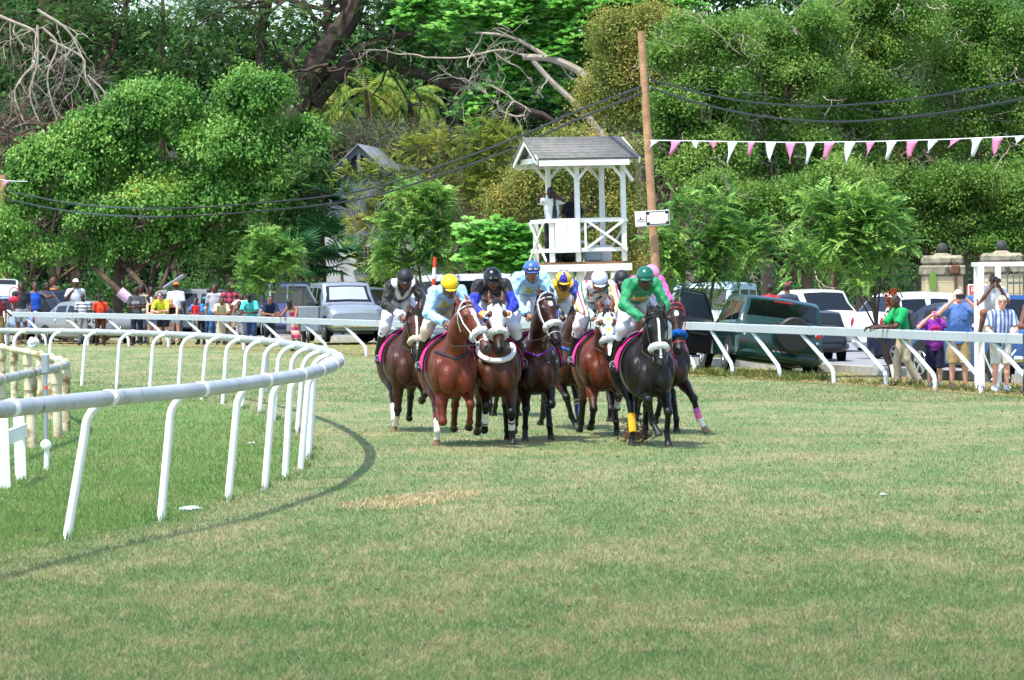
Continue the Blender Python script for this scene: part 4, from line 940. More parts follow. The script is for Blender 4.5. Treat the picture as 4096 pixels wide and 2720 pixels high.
def car(label, kind, loc, yaw, paint, L_=4.1, W_=1.68, H_=1.5, wr=.31, cat='car', roll=0, pitch=0, plate=None, extra=None, rough=.22, metal=.0, group='cars parked along the road', grille='bars', chrome=False, names='car', tail=True):
    root = empty(names, loc, yaw, label, cat, group, rot=(R(roll), R(pitch), yaw)); pr = np.array(PROF[kind], float); w = WIN[kind]
    hx = L_/2; pm = mat('car_paint_'+paint, paint, rough, metal, .5, coat=.35, var=.05, vs=1.2, dirt=('8a8378', 2.4, .74))
    xs_ = np.unique(np.concatenate([pr[:, 0], np.linspace(-.9, .9, 13)])); I = np.stack([np.interp(xs_, pr[:, 0], pr[:, k]) for k in range(1, 6)], 1)
    def ring(q):
        zb, zs, zt, wb, wt = q[0]*H_, q[1]*H_, q[2]*H_, q[3]*W_/2, q[4]*W_/2; t = min(1, max(0, (zt-zs)/(.2*H_)))
        wt2 = wb*(1-t)*.96+wt*t if t < 1 else wt; h = [(0, zb), (wb*.84, zb), (wb*.97, zb+.07), (wb*1.0, zb+(zs-zb)*.55), (wb*.985, zs-.03), (wb*.96, zs), (wt2+.015, zt-.055), (wt2*.965, zt-.018), (wt2*.80, zt), (0, zt+.018)]
        return h+[(-a, b) for a, b in h[-2:0:-1]]
    V = []; 
    for x, q in zip(xs_, I): V += [(x*hx, a, b) for a, b in ring(q)]
    k = 18; n = len(xs_); Fc = [[i*k+j, (i+1)*k+j, (i+1)*k+(j+1) % k, i*k+(j+1) % k] for i in range(n-1) for j in range(k)]+[[j for j in range(k)], [(n-1)*k+j for j in range(k-1, -1, -1)]]
    # wheel arches: push the lower body in round the wheels
    body = npmesh('body', V, [f[::-1] for f in Fc], pm, root, sharp=32)
    def at_(x): return [np.interp(x, pr[:, 0], pr[:, c]) for c in range(1, 6)]
    def sidep(x, t, s, off=.006):
        r_ = ring(at_(x)); a = lerp(r_[5], r_[6], t); return (x*hx, s*(a[0]+off), a[1])
    def topp(x, y, off=.006):
        r_ = ring(at_(x)); P = [(r_[9][0], r_[9][1]), r_[8], r_[7], r_[6]]; yy = abs(y)*r_[6][0]; zz = np.interp(yy, [p[0] for p in P], [p[1] for p in P]); return (x*hx, y*r_[6][0], zz+off)
    def patch(name, fn, nu, nv, m, off=None, par=None):
        V = [fn(i/nu, j/nv) for i in range(nu+1) for j in range(nv+1)]; F_ = [[i*(nv+1)+j, (i+1)*(nv+1)+j, (i+1)*(nv+1)+j+1, i*(nv+1)+j+1] for i in range(nu) for j in range(nv)]
        return npmesh(name, V, F_, m, par or root, sharp=20)
    for s in (-1, 1):
        for a, b in w['side']: patch('side_window', lambda u, v, a=a, b=b, s=s: sidep(a+(b-a)*u+(v*.04*(1 if u < .5 else -1)*(.5)), .10+.72*v, s), 8, 3, GLASS)
    a, b = w['ws']; ws = patch('windshield', lambda u, v: tuple(np.array(topp(a+.02+(b-a-.02)*u, (v*2-1)*.88))+np.array([.004, 0, .0])), 4, 8, GLASS)
    a2, b2 = w['rw']; patch('rear_window', lambda u, v: tuple(np.array(topp(a2+(b2-a2)*u, (v*2-1)*.88))+np.array([-.008, 0, .0])), 4, 8, GLASS)
    for x in w['wx']:
        for s in (-1, 1):
            y = s*W_/2; m = MB(); m.disc((x*hx, y*.995, wr*1.02), (0, 1, 0), wr*1.17, 26, thick=.02); m.build('wheel_arch', TRIM, root)
            wh = MB(); c = P3(x*hx, y-s*.085, wr); m = MB()
            m.ring(c, (0, 1, 0), wr*.80, wr*.2, 30, 8, ax=(1, 0, 0)); m.tube([c-P3(0, .085, 0), c-P3(0, .08, 0), c+P3(0, .08, 0), c+P3(0, .085, 0)], [wr*.8, wr*.985, wr*.985, wr*.8], 30, False)
            ty = m.build('tyre', TYRE); wo = bpy.data.objects.new('wheel', None); link(wo, root); ty.parent = wo; m = MB(); o_ = c+P3(0, s*.098, 0)
            m.ring(o_, (0, 1, 0), wr*.60, .014, 28, 6, ax=(1, 0, 0)); m.disc(o_-P3(0, s*.012, 0), (0, 1, 0), wr*.16, 12, thick=.03)
            for q in range(5): an = 2*pi*q/5+.3; e = P3(cos(an), 0, sin(an)); m.beam(o_+e*wr*.12, o_+e*wr*.60, wr*.17, .02, up=(0, 1, 0))
            m.build('rim', RIM, wo); m = MB(); m.disc(o_-P3(0, s*.025, 0), (0, 1, 0), wr*.62, 24, thick=.012); m.build('brake_disc', TRIM, wo)
    qf = at_(.97); zf = qf[1]*H_; wf = qf[3]*W_/2
    for s in (-1, 1):
        m = MB(); m.ball((hx*.952, s*wf*.80, zf*.90), (.09, .155, .085), 14, 8); m.build('headlight', LAMP, root)
        if tail: m = MB(); m.ball((-hx*.972, s*W_/2*.86, at_(-.97)[1]*H_*.92), (.06, .09, .15 if kind != 'sedan' else .08), 12, 8).build('tail_light', REDL, root)
        m = MB(); x0 = (w['ws'][1]-.03)*hx; z0 = at_(w['ws'][1])[1]*H_+.07; m.ball((x0, s*(W_/2+.09), z0), (.07, .10, .075), 10, 7); m.tube([(x0, s*(W_/2-.04), z0-.05), (x0, s*(W_/2+.06), z0-.01)], .02, 6); m.build('wing_mirror', pm if kind != 'suv' else TRIM, root)
        for a, b in w['side'][-2:]: p = np.array(sidep(a+.06, -.28, s, .018)); m = MB(); m.box(p, (.13, .02, .028), bev=.008); m.build('door_handle', TRIM if not chrome else CHROME, root)
    m = MB(); g0 = MB(); gz_ = zf*.80; m.box((hx*.985, 0, gz_), (.05, W_*.44, .15*H_/1.5), bev=.02); gr = m.build('grille', TRIM, root)
    for q in range(3): g0.box((hx*.985+.03, 0, gz_-.045+.045*q), (.012, W_*.42, .012))
    g0.box((hx*.985+.034, 0, gz_), (.012, .07, .07), bev=.01); g0.build('grille_bar', CHROME, gr)
    for e, nm in ((1, 'front_bumper'), (-1, 'rear_bumper')):
        m = MB(); zb = at_(e*.97)[0]*H_+.12; P = [P3(e*(hx-.26), y, zb) if abs(y) > W_*.46 else P3(e*(hx+.0-.10*(abs(y)/(W_/2))**2), y, zb) for y in np.linspace(-W_*.485, W_*.485, 13)]; m.tube(P, .085, 8); m.build(nm, CHROME if chrome and e > 0 else pm, root)
    for e in (1, -1):
        if plate and (e == plate[1]):
            m = MB(); x = e*(hx+plate[5] if len(plate) > 5 else hx+.075); m.box((x, 0, plate[4]), (.012, .50, .13), bev=.005); pp = m.build('number_plate', mat('plate_'+plate[2], plate[2], .4), root)
            text_mesh('plate_text', plate[0], .105, mat('plate_ink_'+plate[3], plate[3], .4), pp, (x+e*.008, 0, plate[4]), (pi/2, 0, pi/2*e), sx=1.05)
    return root, dict(hx=hx, side=sidep, top=topp, pm=pm, W=W_, H=H_, wr=wr)
def open_door(root, d, x, side, ang, length=1.0, inner='1a1a1c'):
    """a front door swung open on its hinge, window frame and all"""
    h = bpy.data.objects.new('open_door', None); link(h, root); h.location = (x, side*d['W']/2*1.0, 0); h.rotation_euler = (0, 0, side*-R(ang)); H_ = d['H']; Ln = length
    m = MB(); m.box((-Ln/2, 0, H_*.39), (Ln, .07, H_*.42), bev=.02); m.build('door_panel', d['pm'], h)
    m = MB()
    for a, b in (((-.02, 0, H_*.6), (-.38, 0, H_*.95)), ((-.38, 0, H_*.95), (-Ln+.06, 0, H_*.96)), ((-Ln+.06, 0, H_*.96), (-Ln+.02, 0, H_*.6))): m.beam(a, b, .05, .05)
    m.build('window_frame', d['pm'], h); m = MB(); m.prism([(-.06, 0, H_*.6), (-.38, 0, H_*.93), (-Ln+.08, 0, H_*.94), (-Ln+.05, 0, H_*.6)], (0, -.004, 0), (0, .004, 0)); m.build('door_window', mat('door_glass', '3b444a', .05, spec=.8), h)
    m = MB(); m.box((-Ln/2, -side*.045, H_*.39), (Ln*.92, .03, H_*.38), bev=.02); m.box((-Ln*.45, -side*.07, H_*.42), (Ln*.6, .04, .07), bev=.02); m.build('door_lining', mat('lining_'+inner, inner, .7), h)
def cat_at(px, Z, z=None): p = at(px, Z); p[2] = roadz(p[0], p[1]) if z is None else z; return p
# left side
car('silver sedan behind the boy in the striped shirt at the left rail', 'sedan', cat_at(345, 125, .22), R(-50), '868985', 4.1, 1.64, 1.42, .29, rough=.3, metal=.3, chrome=True, cat='car')
r_, d_ = car('dark blue car with its near door hanging open at the far left', 'hatch', cat_at(250, 130.5), R(-48), '20242e', 4.4, 1.72, 1.72)
open_door(r_, d_, .55, -1, 62, 1.05, '8a8a8a')
car('pale blue car at the far left edge behind the woman with the red bag', 'hatch', cat_at(25, 128), R(-78), '7d90b4', 4.0, 1.66, 1.5, chrome=True)
car('cream van with a raised rear hatch at the far left edge', 'van', cat_at(-20, 138), R(100), 'c9cfc6', 4.6, 1.75, 2.15, cat='van')
car('dull silver estate car under the trees behind the man in the orange cap', 'suv', cat_at(850, 137), R(-12), '7f8482', 4.5, 1.74, 1.72, metal=.3)
m = MB(); hb = cat_at(700, 136); m.box(hb+P3(0, 0, 2.0), (.08, 1.4, .9), Matrix.Rotation(R(58), 3, 'Y'), bev=.03); tag(m.build('raised_tailgate', mat('tailgate', '8e9496', .25, .3)), 'raised tailgate leaning over the man in the orange cap', 'tailgate')
r_, d_ = car('old silver off-roader facing the track, driver door open and a silver sunshade in its windscreen', 'suv', cat_at(1375, 118.5), R(-77), '8a94a2', 4.6, 1.82, 1.88, .38, rough=.25, metal=.25, chrome=True, cat='off-roader')
open_door(r_, d_, .62, -1, 66, 1.05, '55585c')
m = MB(); V = [np.array(d_['top'](x_, y_, .016))+P3(.012, 0, 0) for x_ in (.20, .36) for y_ in np.linspace(-.74, .74, 13)]
for q, v in enumerate(V): v[0] += .015*(q % 2)
m.add(V, [[q, q+1, 13+q+1, 13+q] for q in range(12)]); m.build('sunshade', mat('sunshade', '98a2b2', .5, .2), r_, smooth=False)
car('dark blue van-like car tucked behind the open door of the silver off-roader', 'van', cat_at(1150, 131), R(-84), '25345c', 4.5, 1.72, 1.92)
car('dark grey hatchback just behind the silver off-roader on its right', 'hatch', cat_at(1462, 127.5), R(-62), '59656a', 4.3, 1.74, 1.72, metal=.2)
car('white sedan with alloy wheels, its front hidden by the leftmost racehorse', 'sedan', cat_at(1655, 119.5), R(-128), 'c2c6cb', 4.3, 1.70, 1.46, .31)
car('white van with long side windows behind the yellow cap', 'van', cat_at(1850, 122.5), R(172), 'd5dade', 4.7, 1.75, 2.12, cat='van')
# right side
pz = ground(3010, 1560, 0.0)
r_, d_ = car('dark green off-roader leaning into the ditch with a spare wheel and open door', 'suv', cat_at(3022, 82.0, -.02), R(98), '10332e', 4.1, 1.95, 1.70, .35, rough=.2, roll=8.5, plate=('P 7132', -1, '14181a', 'd8d8d4', .52, .02), cat='off-roader', tail=False)
open_door(r_, d_, .55, 1, 62, 1.1)
m = MB(); c = P3(-2.22, -.22, .95); m.tube([c+P3(.10, 0, 0), c+P3(.08, 0, 0), c+P3(-.09, 0, 0), c+P3(-.13, 0, 0), c+P3(-.14, 0, 0)], [.30, .375, .375, .34, .16], 36); m.build('spare_wheel', mat('wheel_cover', '1c1c1d', .45, bump=.2, bs=12), r_)
text_mesh('wheel_logo', 'S', .16, CHROME, r_, (-2.365, -.22, 1.09), (pi/2, 0, -pi/2))
for s in (-1, 1):
    for k, (zz, mm) in enumerate(((.95, REDL), (.83, LAMP), (.71, REDL))): m = MB(); m.ball((-1.985, s*.80, zz), (.07, .11, .085), 12, 8); m.build('rear_lamp_glass', mm, r_)
m = MB(); m.box((-1.80, 0, 1.60), (.03, .42, .035), bev=.01); m.build('brake_lamp', REDL, r_)
m = MB(); m.tube([(-1.98, .55, 1.08), (-1.99, .0, 1.16)], .012, 5); m.build('rear_wiper', TRIM, r_)
m = MB(); m.tube([(-1.2, .1, 1.66), (-1.35, .1, 1.84)], .006, 5); m.build('aerial', TRIM, r_)
m = MB(); m.tube([(-1.5, -.2, .30), (-1.7, -.35, .26), (-1.98, -.5, .30)], .03, 8); m.build('exhaust', mat('rust', '5a4a3c', .8), r_)
car('dark pickup half hidden behind the green off-roader', 'suv', cat_at(3215, 92), R(92), '15191c', 4.3, 1.66, 1.22)
car('small white hatchback with a blue-on-white plate, facing the track behind the green off-roader', 'hatch', cat_at(3275, 105, .12), R(-73), 'cdcbc3', 3.8, 1.78, 1.70, .30, plate=('H2280', 1, 'dfe6ee', '2c62a8', .62, .06))
car('pale blue van with its door open behind the leafy sapling', 'van', cat_at(2850, 99), R(-104), 'a9c2d8', 4.6, 1.78, 1.95, cat='van')
car('white hatchback seen side on behind the young man in green', 'hatch', cat_at(3735, 94, .12), R(24), 'd9dde2', 3.9, 1.70, 1.62, .31)
car('dark blue sedan in front of the white hatchback, behind the purple shirt', 'sedan', cat_at(3880, 84, .06), R(-30), '232b3c', 4.4, 1.72, 1.47, .33)
r_, d_ = car('blue pickup parked behind the people photographing at the right rail', 'pickup', cat_at(3985, 73.5, .0), R(-66), '274d85', 4.7, 1.78, 1.72, .38, rough=.25, chrome=True, cat='pickup')
# ================================================================== timber tower with roof
TW = mat('white_timber', 'ecebe6', .6, var=.08, vs=3, bump=.2, bs=14, dirt=('9a968c', 5, .66)); SH = mat('roof_shingle', '74736f', .95, var=.25, vs=6, bump=.6, bs=25, dirt=('5b6450', 1.5, .6))
Zt = 89.; tc = at(2325, Zt, 0); th = R(13)
tw = empty('judge_tower', tc, th, 'white timber lookout tower with a grey shingled gable roof', 'tower', rot=(0, R(-.9), th))
Wd, Dp, fz = 1.80, 1.62, 2.52; x0, x1, y0, y1 = -Wd/2, Wd/2, -Dp/2, Dp/2; rt = fz+2.40
def post(x, y, z0, z1, w_=.11, nm='post'): m = MB(); m.box((x, y, (z0+z1)/2), (w_, w_, z1-z0), bev=.006); return m.build(nm, TW, tw)
for x, y, z1 in ((x0+.05, y0, fz+1.02), (x0+.38, y1, rt), (x0+.68, y0, rt), (x1, y0, rt), (x1-.10, y1, rt), (x0+.05, y1, fz+1.02)): post(x, y, fz+.02, z1)
for x, y in ((x0+.1, y0+.2), (x0+.75, y0+.15), (x1-.25, y0+.1), (x1-.1, y0+.05), (x0+.1, y1), (x1-.1, y1)): post(x, y, 0, fz-.11, .15, 'leg')
m = MB()
for x in (x0+.15, x0+.45): m.beam((x, y0+.25, 0), (x+.06, y0+.25, fz-.12), .2, .03, up=(0, 1, 0))
m.build('stair_board', TW, tw)
m = MB(); m.box((0, 0, fz-.02), (Wd+.06, Dp+.06, .06)); m.build('deck', mat('bare_timber', '9a6b44', .8, var=.25, vs=6, bump=.3), tw)
m = MB(); m.box((.02, y0-.09, fz-.12), (Wd+.26, .05, .17)); m.box((.0, y1+.09, fz-.12), (Wd+.2, .05, .17)); m.box((x0-.10, 0, fz-.121), (.05, Dp+.12, .168)); m.box((x1+.12, 0, fz-.121), (.05, Dp+.12, .168)); m.build('fascia_board', TW, tw)
def rail(a, b, z, w_=.045, h_=.09): m = MB(); m.beam(P3(*a, z), P3(*b, z), w_, h_); m.build('railing', TW, tw)
ro = .012
for z in (fz+1.0, fz+.30):
    rail((x0-.05, y0-.065), (x1+.06, y0-.065), z); rail((x0-.055, y0-.02), (x0-.055, y1+.03), z-.002); rail((x1+.065, y0+.02), (x1+.065, y1), z-.002); rail((x0, y1+.065), (x1, y1+.065), z)
def brace(a, b, w_=.055): m = MB(); m.beam(a, b, w_, .03, up=(0, 1, 0) if abs(a[1]-b[1]) < .1 else (1, 0, 0)); m.build('brace', TW, tw)
for xa, xb in ((x0+.88, x1-.03),): brace(P3(xa, y0-.10, fz+.34), P3(xb, y0-.10, fz+.97)); brace(P3(xa, y0-.132, fz+.97), P3(xb, y0-.132, fz+.34)); post(xa-.03, y0-.06, fz+.3, fz+1, .05, 'baluster')
brace(P3(x0-.10, y0, fz+.05), P3(x0-.10, y1, fz+.97)); brace(P3(x0-.132, y0, fz+.97), P3(x0-.132, y1, fz+.05))
brace(P3(x0+.2, y1+.10, fz+.34), P3(x1-.2, y1+.10, fz+.97)); brace(P3(x0+.2, y1+.132, fz+.97), P3(x1-.2, y1+.132, fz+.34)); brace(P3(x1+.10, y0, fz+.97), P3(x1+.10, y1, fz+.34))
m = MB()
for q in range(2): m.box((x0+.25+.30*q, y0-.115, fz+.64), (.294, .03, .80), bev=.004)
m.build('panel', TW, tw)
for x, s_ in ((x0+.68, 1), (x0+.68, -1), (x1, -1)): brace(P3(x, y0-.07, rt-.46), P3(x+s_*.36, y0-.07, rt-.03), .07)
for x, s_ in ((x1-.10, -1), (x0+.38, 1), (x0+.38, -1)): brace(P3(x, y1+.07, rt-.46), P3(x+s_*.36, y1+.07, rt-.03), .07)
brace(P3(x1-.04, y0-.10, rt-.12), P3(x1+.22, y0-.10, rt-.50), .075); 
ex, ey, rh = .34, .42, .56; e0 = rt-.02
m = MB(); m.box((0, y0, rt+.03), (Wd+.5, .07, .13)); m.box((0, y1, rt+.03), (Wd+.5, .07, .13)); m.box((x0-.2, 0, rt+.032), (.07, Dp+.6, .12)); m.box((x1+.1, 0, rt+.032), (.07, Dp-.1, .12)); m.build('tie_beam', TW, tw)
for s_ in (-1, 1):
    a = [(x0-ex-.06, s_*(Dp/2+ey), e0+.02), (x1+ex, s_*(Dp/2+ey), e0+.02), (x1+ex-.18, 0, e0+rh), (x0-ex-.06, 0, e0+rh)]
    m = MB(); m.prism(a if s_ < 0 else a[::-1], (0, 0, 0), (0, 0, .05)); m.build('roof_slope', SH, tw, smooth=False)
    m = MB(); yy = abs(s_*(Dp/2+ey)); nv = nrm(np.cross((1, 0, 0), (0, -s_*yy, rh)))*(-s_)
    for q in range(8):
        t = q/8; y_ = s_*yy*(1-t); z_ = e0+.02+(rh-.02)*t+.052; m.beam(P3(x0-ex-.07, y_, z_), P3(x1+ex-.02*q, y_, z_), .012, .012)
    m.build('shingle_course', SH, tw)
    m = MB(); m.beam(P3(x0-ex-.02, s_*(Dp/2+ey), e0-.01), P3(x0-ex-.02, 0, e0+rh-.04), .035, .15, up=(0, 0, 1)); m.build('barge_board', TW, tw); m = MB(); m.beam(P3(x1+ex-.03, s_*(Dp/2+ey), e0-.01), P3(x1+ex-.12, 0, e0+rh-.04), .035, .13); m.build('barge_board', TW, tw)
    m = MB(); m.beam(P3(x0-ex+.02, s_*(Dp/2+ey-.01), e0-.045), P3(x1+(.06 if s_ < 0 else ex-.02), s_*(Dp/2+ey-.01), e0-.045), .035, .13); m.build('eave_board', TW, tw)
for x_ in np.linspace(x0-.1, x1+.1, 5):
    m = MB()
    for s_ in (-1, 1): m.beam(P3(x_, s_*(Dp/2+ey-.06), e0-.03), P3(x_, 0, e0+rh-.06), .04, .08)
    m.build('rafter', TW, tw)
def wt(x, y, z): return W(tw, (x, y, z))
m = MB(); m.box((0, 0, .2), (.5, .4, .40), bev=.02); o = m.build('storage_box', TW); o.location = wt(x1-.30, .25, fz+.01); tag(o, 'white box standing on the tower deck', 'box')
m = MB(); m.box((0, 0, .15), (.42, .3, .28), bev=.04); m.box((0, 0, .30), (.44, .32, .03), bev=.01); o = m.build('plastic_crate', mat('clear_plastic', '8ea3b5', .25)); o.location = wt(.28, -.25, fz+.01); tag(o, 'translucent blue plastic crate on the tower deck', 'crate')
m = MB(); m.ball((0, 0, .15), (.22, .16, .15), 14, 10, noise=.12); m.tube([(-.15, 0, .22), (0, 0, .36), (.15, 0, .22)], .015, 6); o = m.build('bag', mat('black_bag', '161618', .6)); o.location = wt(-.35, -.25, fz+.01); tag(o, 'black bag lying on the tower deck behind the panel', 'bag')
# ================================================================== utility pole, sign, cables, bunting
WOOD = mat('pole_timber', 'b08a68', .85, spec=.15, var=.3, vs=5, bump=.5, bs=16, dirt=('8f6848', 2, .6))
pb = at(2645, 86, 0); pt = unproj(2565, 125, 86); m = MB(); m.tube([pb-P3(0, 0, .2), lerp(pb, pt, .3), lerp(pb, pt, .97), pt], [.118, .108, .086, .084], 14); po = m.build('utility_pole', WOOD); tag(po, 'tall leaning bare timber pole rising beside the tower', 'pole', 'timber poles')
pb2 = at(14, 141, .3); pt2 = unproj(14, 700, 141); m = MB(); m.tube([pb2, pt2], [.15, .135], 12); tag(m.build('utility_pole', WOOD), 'timber pole top showing at the far left edge above the leaves', 'pole', 'timber poles')
CAB = mat('cable', '1a1c1e', .45)
def cable(name, pts, r, label, group=None):
    P = catmull([unproj(*p) for p in pts], 8); m = MB(); m.tube(P, r, 6); return tag(m.build(name, CAB), label, 'cable', group)
cable('cable', [(2562, 349, 85.9), (2300, 448, 91), (2050, 558, 96), (1750, 668, 102), (1430, 765, 107.5), (1000, 816, 112), (620, 834, 115), (300, 815, 128), (40, 766, 140), (12, 760, 141)], .026, 'upper of the two black cables sagging left from the pole', 'overhead cables')
cable('cable', [(2564, 373, 85.9), (2300, 482, 91), (2050, 596, 96), (1750, 703, 102), (1430, 798, 107.5), (1000, 848, 112), (620, 867, 115), (300, 848, 128), (40, 800, 140), (12, 793, 141)], .028, 'lower of the two black cables sagging left from the pole', 'overhead cables')
cable('cable', [(2605, 322, 85.9), (2900, 393, 83), (3150, 421, 80.5), (3350, 423, 78.5), (3700, 388, 75), (4096, 318, 71), (4500, 215, 67)], .022, 'upper black cable sagging right from the pole above the bunting', 'overhead cables')
cable('cable', [(2606, 352, 85.9), (2800, 414, 84), (3050, 466, 81.5), (3350, 487, 78.5), (3700, 460, 75), (4096, 393, 71), (4500, 290, 67)], .024, 'lower black cable sagging right from the pole above the bunting', 'overhead cables')
cable('wire', [(2606, 324, 85.9), (3100, 392, 81), (3600, 456, 76), (4096, 487, 71), (4500, 500, 67)], .006, 'thin wire running right from the pole across both cables', 'overhead cables')
for y_ in (320, 350): m = MB(); p = unproj(2600, y_, 85.85); m.ring(p, (1, 0, .1), .04, .012, 12, 5); m.build('cable_bracket', CHROME, po)
pz_, wz_ = mat('pink_pennant', 'e587b4', .7), mat('white_pennant', 'eaeff5', .7)
bt_ = empty('bunting', (0, 0, 0), 0, 'string of pink and white pennants running right from the pole', 'bunting')
def bz(px): return np.interp(px, [2600, 4600], [85.8, 66])
def bs(px): return np.interp(px, [2605, 2900, 3200, 3500, 3800, 4100, 4400], [561, 566, 570, 566, 557, 544, 528])
m = MB(); m.tube([unproj(p, bs(p), bz(p)) for p in np.linspace(2600, 4400, 40)], .010, 5); m.build('string', wz_, bt_)
PN = [(150, 195, 140, 838), (262, 320, 255, 880), (380, 425, 396, 838), (480, 530, 488, 848), (585, 640, 585, 925), (700, 740, 705, 880), (803, 862, 822, 915), (915, 972, 942, 925), (1028, 1085, 1035, 930), (1137, 1198, 1135, 905), (1255, 1315, 1258, 930), (1375, 1425, 1380, 890), (1490, 1550, 1490, 903), (1608, 1672, 1612, 895), (1733, 1788, 1725, 865), (1855, 1915, 1845, 835), (1975, 2037, 1980, 885), (2097, 2157, 2102, 885), (2225, 2280, 2230, 820), (2345, 2400, 2345, 880)]
def pennant(a, b, c, k, par, ma):
    Vv = []; n = 5; w_ = nrm(np.cross(b-a, c-a))
    for i in range(n+1):
        t = i/n; l = lerp(a, c, t); r_ = lerp(b, c, t*.98)
        for j in range(4): s_ = j/3; Vv.append(lerp(l, r_, s_)+w_*(.035*sin(t*3+s_*3+k)*t)+(b-a)*.06*sin(t*pi)*sin(k))
    o = npmesh('pennant', Vv, [[i*4+j, i*4+j+1, (i+1)*4+j+1, (i+1)*4+j] for i in range(n) for j in range(3)], ma, par); md = o.modifiers.new('s', 'SOLIDIFY'); md.thickness = .004
for k, (a, b, c, y_) in enumerate(PN):
    A_, B_, C_ = 2500+a/1.4254, 2500+b/1.4254, 2500+c/1.4254; y_ = y_/1.4254; wid = 1.0
    if k in (2, 3): C_ = (A_+B_)/2
    pennant(unproj(A_, bs(A_)+1, bz(A_)), unproj(B_, bs(B_)+1, bz(B_)), unproj(C_, y_+6, bz(C_)), k*1.7, bt_, (wz_, pz_)[k % 2])
b2 = empty('bunting', (0, 0, 0), 0, 'short end of bunting with one pink pennant at the timber pole on the far left', 'bunting')
m = MB(); m.tube([unproj(-40, 714, 140.6), unproj(5, 719, 140.6), unproj(45, 724, 140.5), unproj(110, 726, 140.5)], .012, 5); m.build('string', wz_, b2)
pennant(unproj(14, 721, 140.5), unproj(38, 723, 140.5), unproj(16, 750, 140.5), 2, b2, pz_); pennant(unproj(-25, 717, 140.5), unproj(-5, 719, 140.5), unproj(-20, 745, 140.5), 1, b2, wz_)
# sign on the pole
sr = empty('sign', unproj(2612, 873, 85.8), 0, 'white two-panel sign board nailed across the timber pole', 'sign', rot=(0, R(-3), 0)); k = 85.8/F
m = MB(); m.box((-.02, -.10, 0), (138*k, .025, 60*k), bev=.004); m.build('board', mat('sign_white', 'e8e9ea', .5), sr)
m = MB(); m.box((-.02-47*k, -.117, 0), (38*k, .006, 22*k)); m.build('red_border', mat('sign_red', 'd8989a', .5), sr); m = MB(); m.box((-.02-47*k, -.1215, 0), (34*k, .005, 18*k)); m.build('label_field', _M['sign_white'], sr)
m = MB(); m.disc((-.02-47*k, -.126, 3*k), (0, 1, 0), 4*k, 12, thick=.003); m.build('red_dot', mat('dot_red', 'd02028', .5), sr)
m = MB(); m.box((-.02-47*k, -.126, -3.5*k), (30*k, .003, 3*k)); m.build('text_line', TRIM, sr)
m = MB(); m.box((-.02+21*k, -.115, 0), (92*k, .003, 54*k)); m.build('dark_border', TRIM, sr); m = MB(); m.box((-.02+21*k, -.119, 0), (84*k, .004, 46*k)); m.build('inner_field', _M['sign_white'], sr)
for sx_ in (-1, 1):
    for sz_ in (-1, 1): m = MB(); m.disc((-.02+21*k+sx_*37*k, -.122, sz_*20*k), (0, 1, 0), 6*k, 10, thick=.003); m.build('corner_ornament', TRIM, sr)
# ================================================================== gate pillars, iron fence, plaque, small signs, white frame
STN = mat('pillar_stone', 'c2b48e', .9, var=.16, vs=2, bump=.4, bs=10, dirt=('8f8568', 1.6, .60)); STC = mat('pillar_cap', '9d957e', .95, var=.4, vs=4, bump=.6, bs=9, dirt=('4a483e', 3, .52)); IRON = mat('iron', '20242a', .7, var=.2, vs=5)
def pillar(px, Z, wpx, ytop, label):
    k = Z/F; p = at(px, Z, .1); r = empty('gate_pillar', p, R(3), label, 'pillar', 'stone gate pillars'); w_ = wpx*k; T = unproj(px, ytop, Z)[2]-.1
    m = MB(); m.box((0, 0, (T-.75)/2), (w_, w_*.8, T-.75), bev=.03)
    for z in np.arange(.4, T-.8, .38): m.box((0, 0, z), (w_+.012, w_*.8+.012, .012))
    m.build('shaft', STN, r); m = MB(); m.box((0, 0, T-.56), (w_*1.12, w_*.92, .34), bev=.05); m.build('cornice', STC, r)
    m = MB(); m.box((0, 0, T-.22), (w_*1.04, w_*.85, .34), bev=.10); m.tube([(0, 0, T-.08), (0, 0, T+.03)], [.36, .2], 14); m.build('cap_stone', STC, r)
    m = MB(); m.ball((0, 0, T+.19), .195, 20, 14); m.build('ball_finial', mat('ball_stone', '3f443c', .9, var=.4, vs=6, bump=.5), r); return r
p1 = pillar(3770, 128, 150, 1016, 'weathered stone gate pillar with a round ball and an oval green plaque'); p2 = pillar(4008, 126, 150, 1006, 'weathered stone gate pillar with a round ball at the right edge, behind the white frame')
m = MB(); m.tube([(-.42, -.56, 1.95), (-.42, -.60, 1.95)], .30, 24); o = m.build('plaque', mat('plaque_green', '6b8a3a', .5, var=.1), p1); o.scale = (.42, 1, 1.25); o.location = (-.25, 0, -.48); 
m = MB(); m.tube([(.35, -.58, .2), (.35, -.58, 2.3)], .04, 8); m.box((.35, -.60, 2.35), (.3, .12, .3), bev=.04); m.build('rusty_bracket', mat('rust_iron', '6d4a35', .9, var=.3, vs=8), p1)
def fence(px0, px1, Z, ytop, label, colr, step=.17, spike=True):
    a, b = at(px0, Z, .12), at(px1, Z, .12); T = unproj(px0, ytop, Z)[2]-.12; r = empty('iron_fence', a, 0, label, 'fence', 'iron fences by the pillars'); n = max(2, int(np.linalg.norm(b-a)/step)); ml = mat('fence_'+colr, colr, .7, var=.2)
    for i in range(n+1):
        x = (b[0]-a[0])*i/n; m = MB(); m.tube([(x, 0, 0), (x, 0, T-.12)], .022, 6); m.tube([(x, 0, T-.12), (x, 0, T-.09), (x, 0, T)], [.022, .04, .002], 6); m.build('bar', ml, r)
    for z in (.3, T-.35): m = MB(); m.box(((b[0]-a[0])/2, .0, z), (b[0]-a[0], .05, .06)); m.build('cross_rail', ml, r)
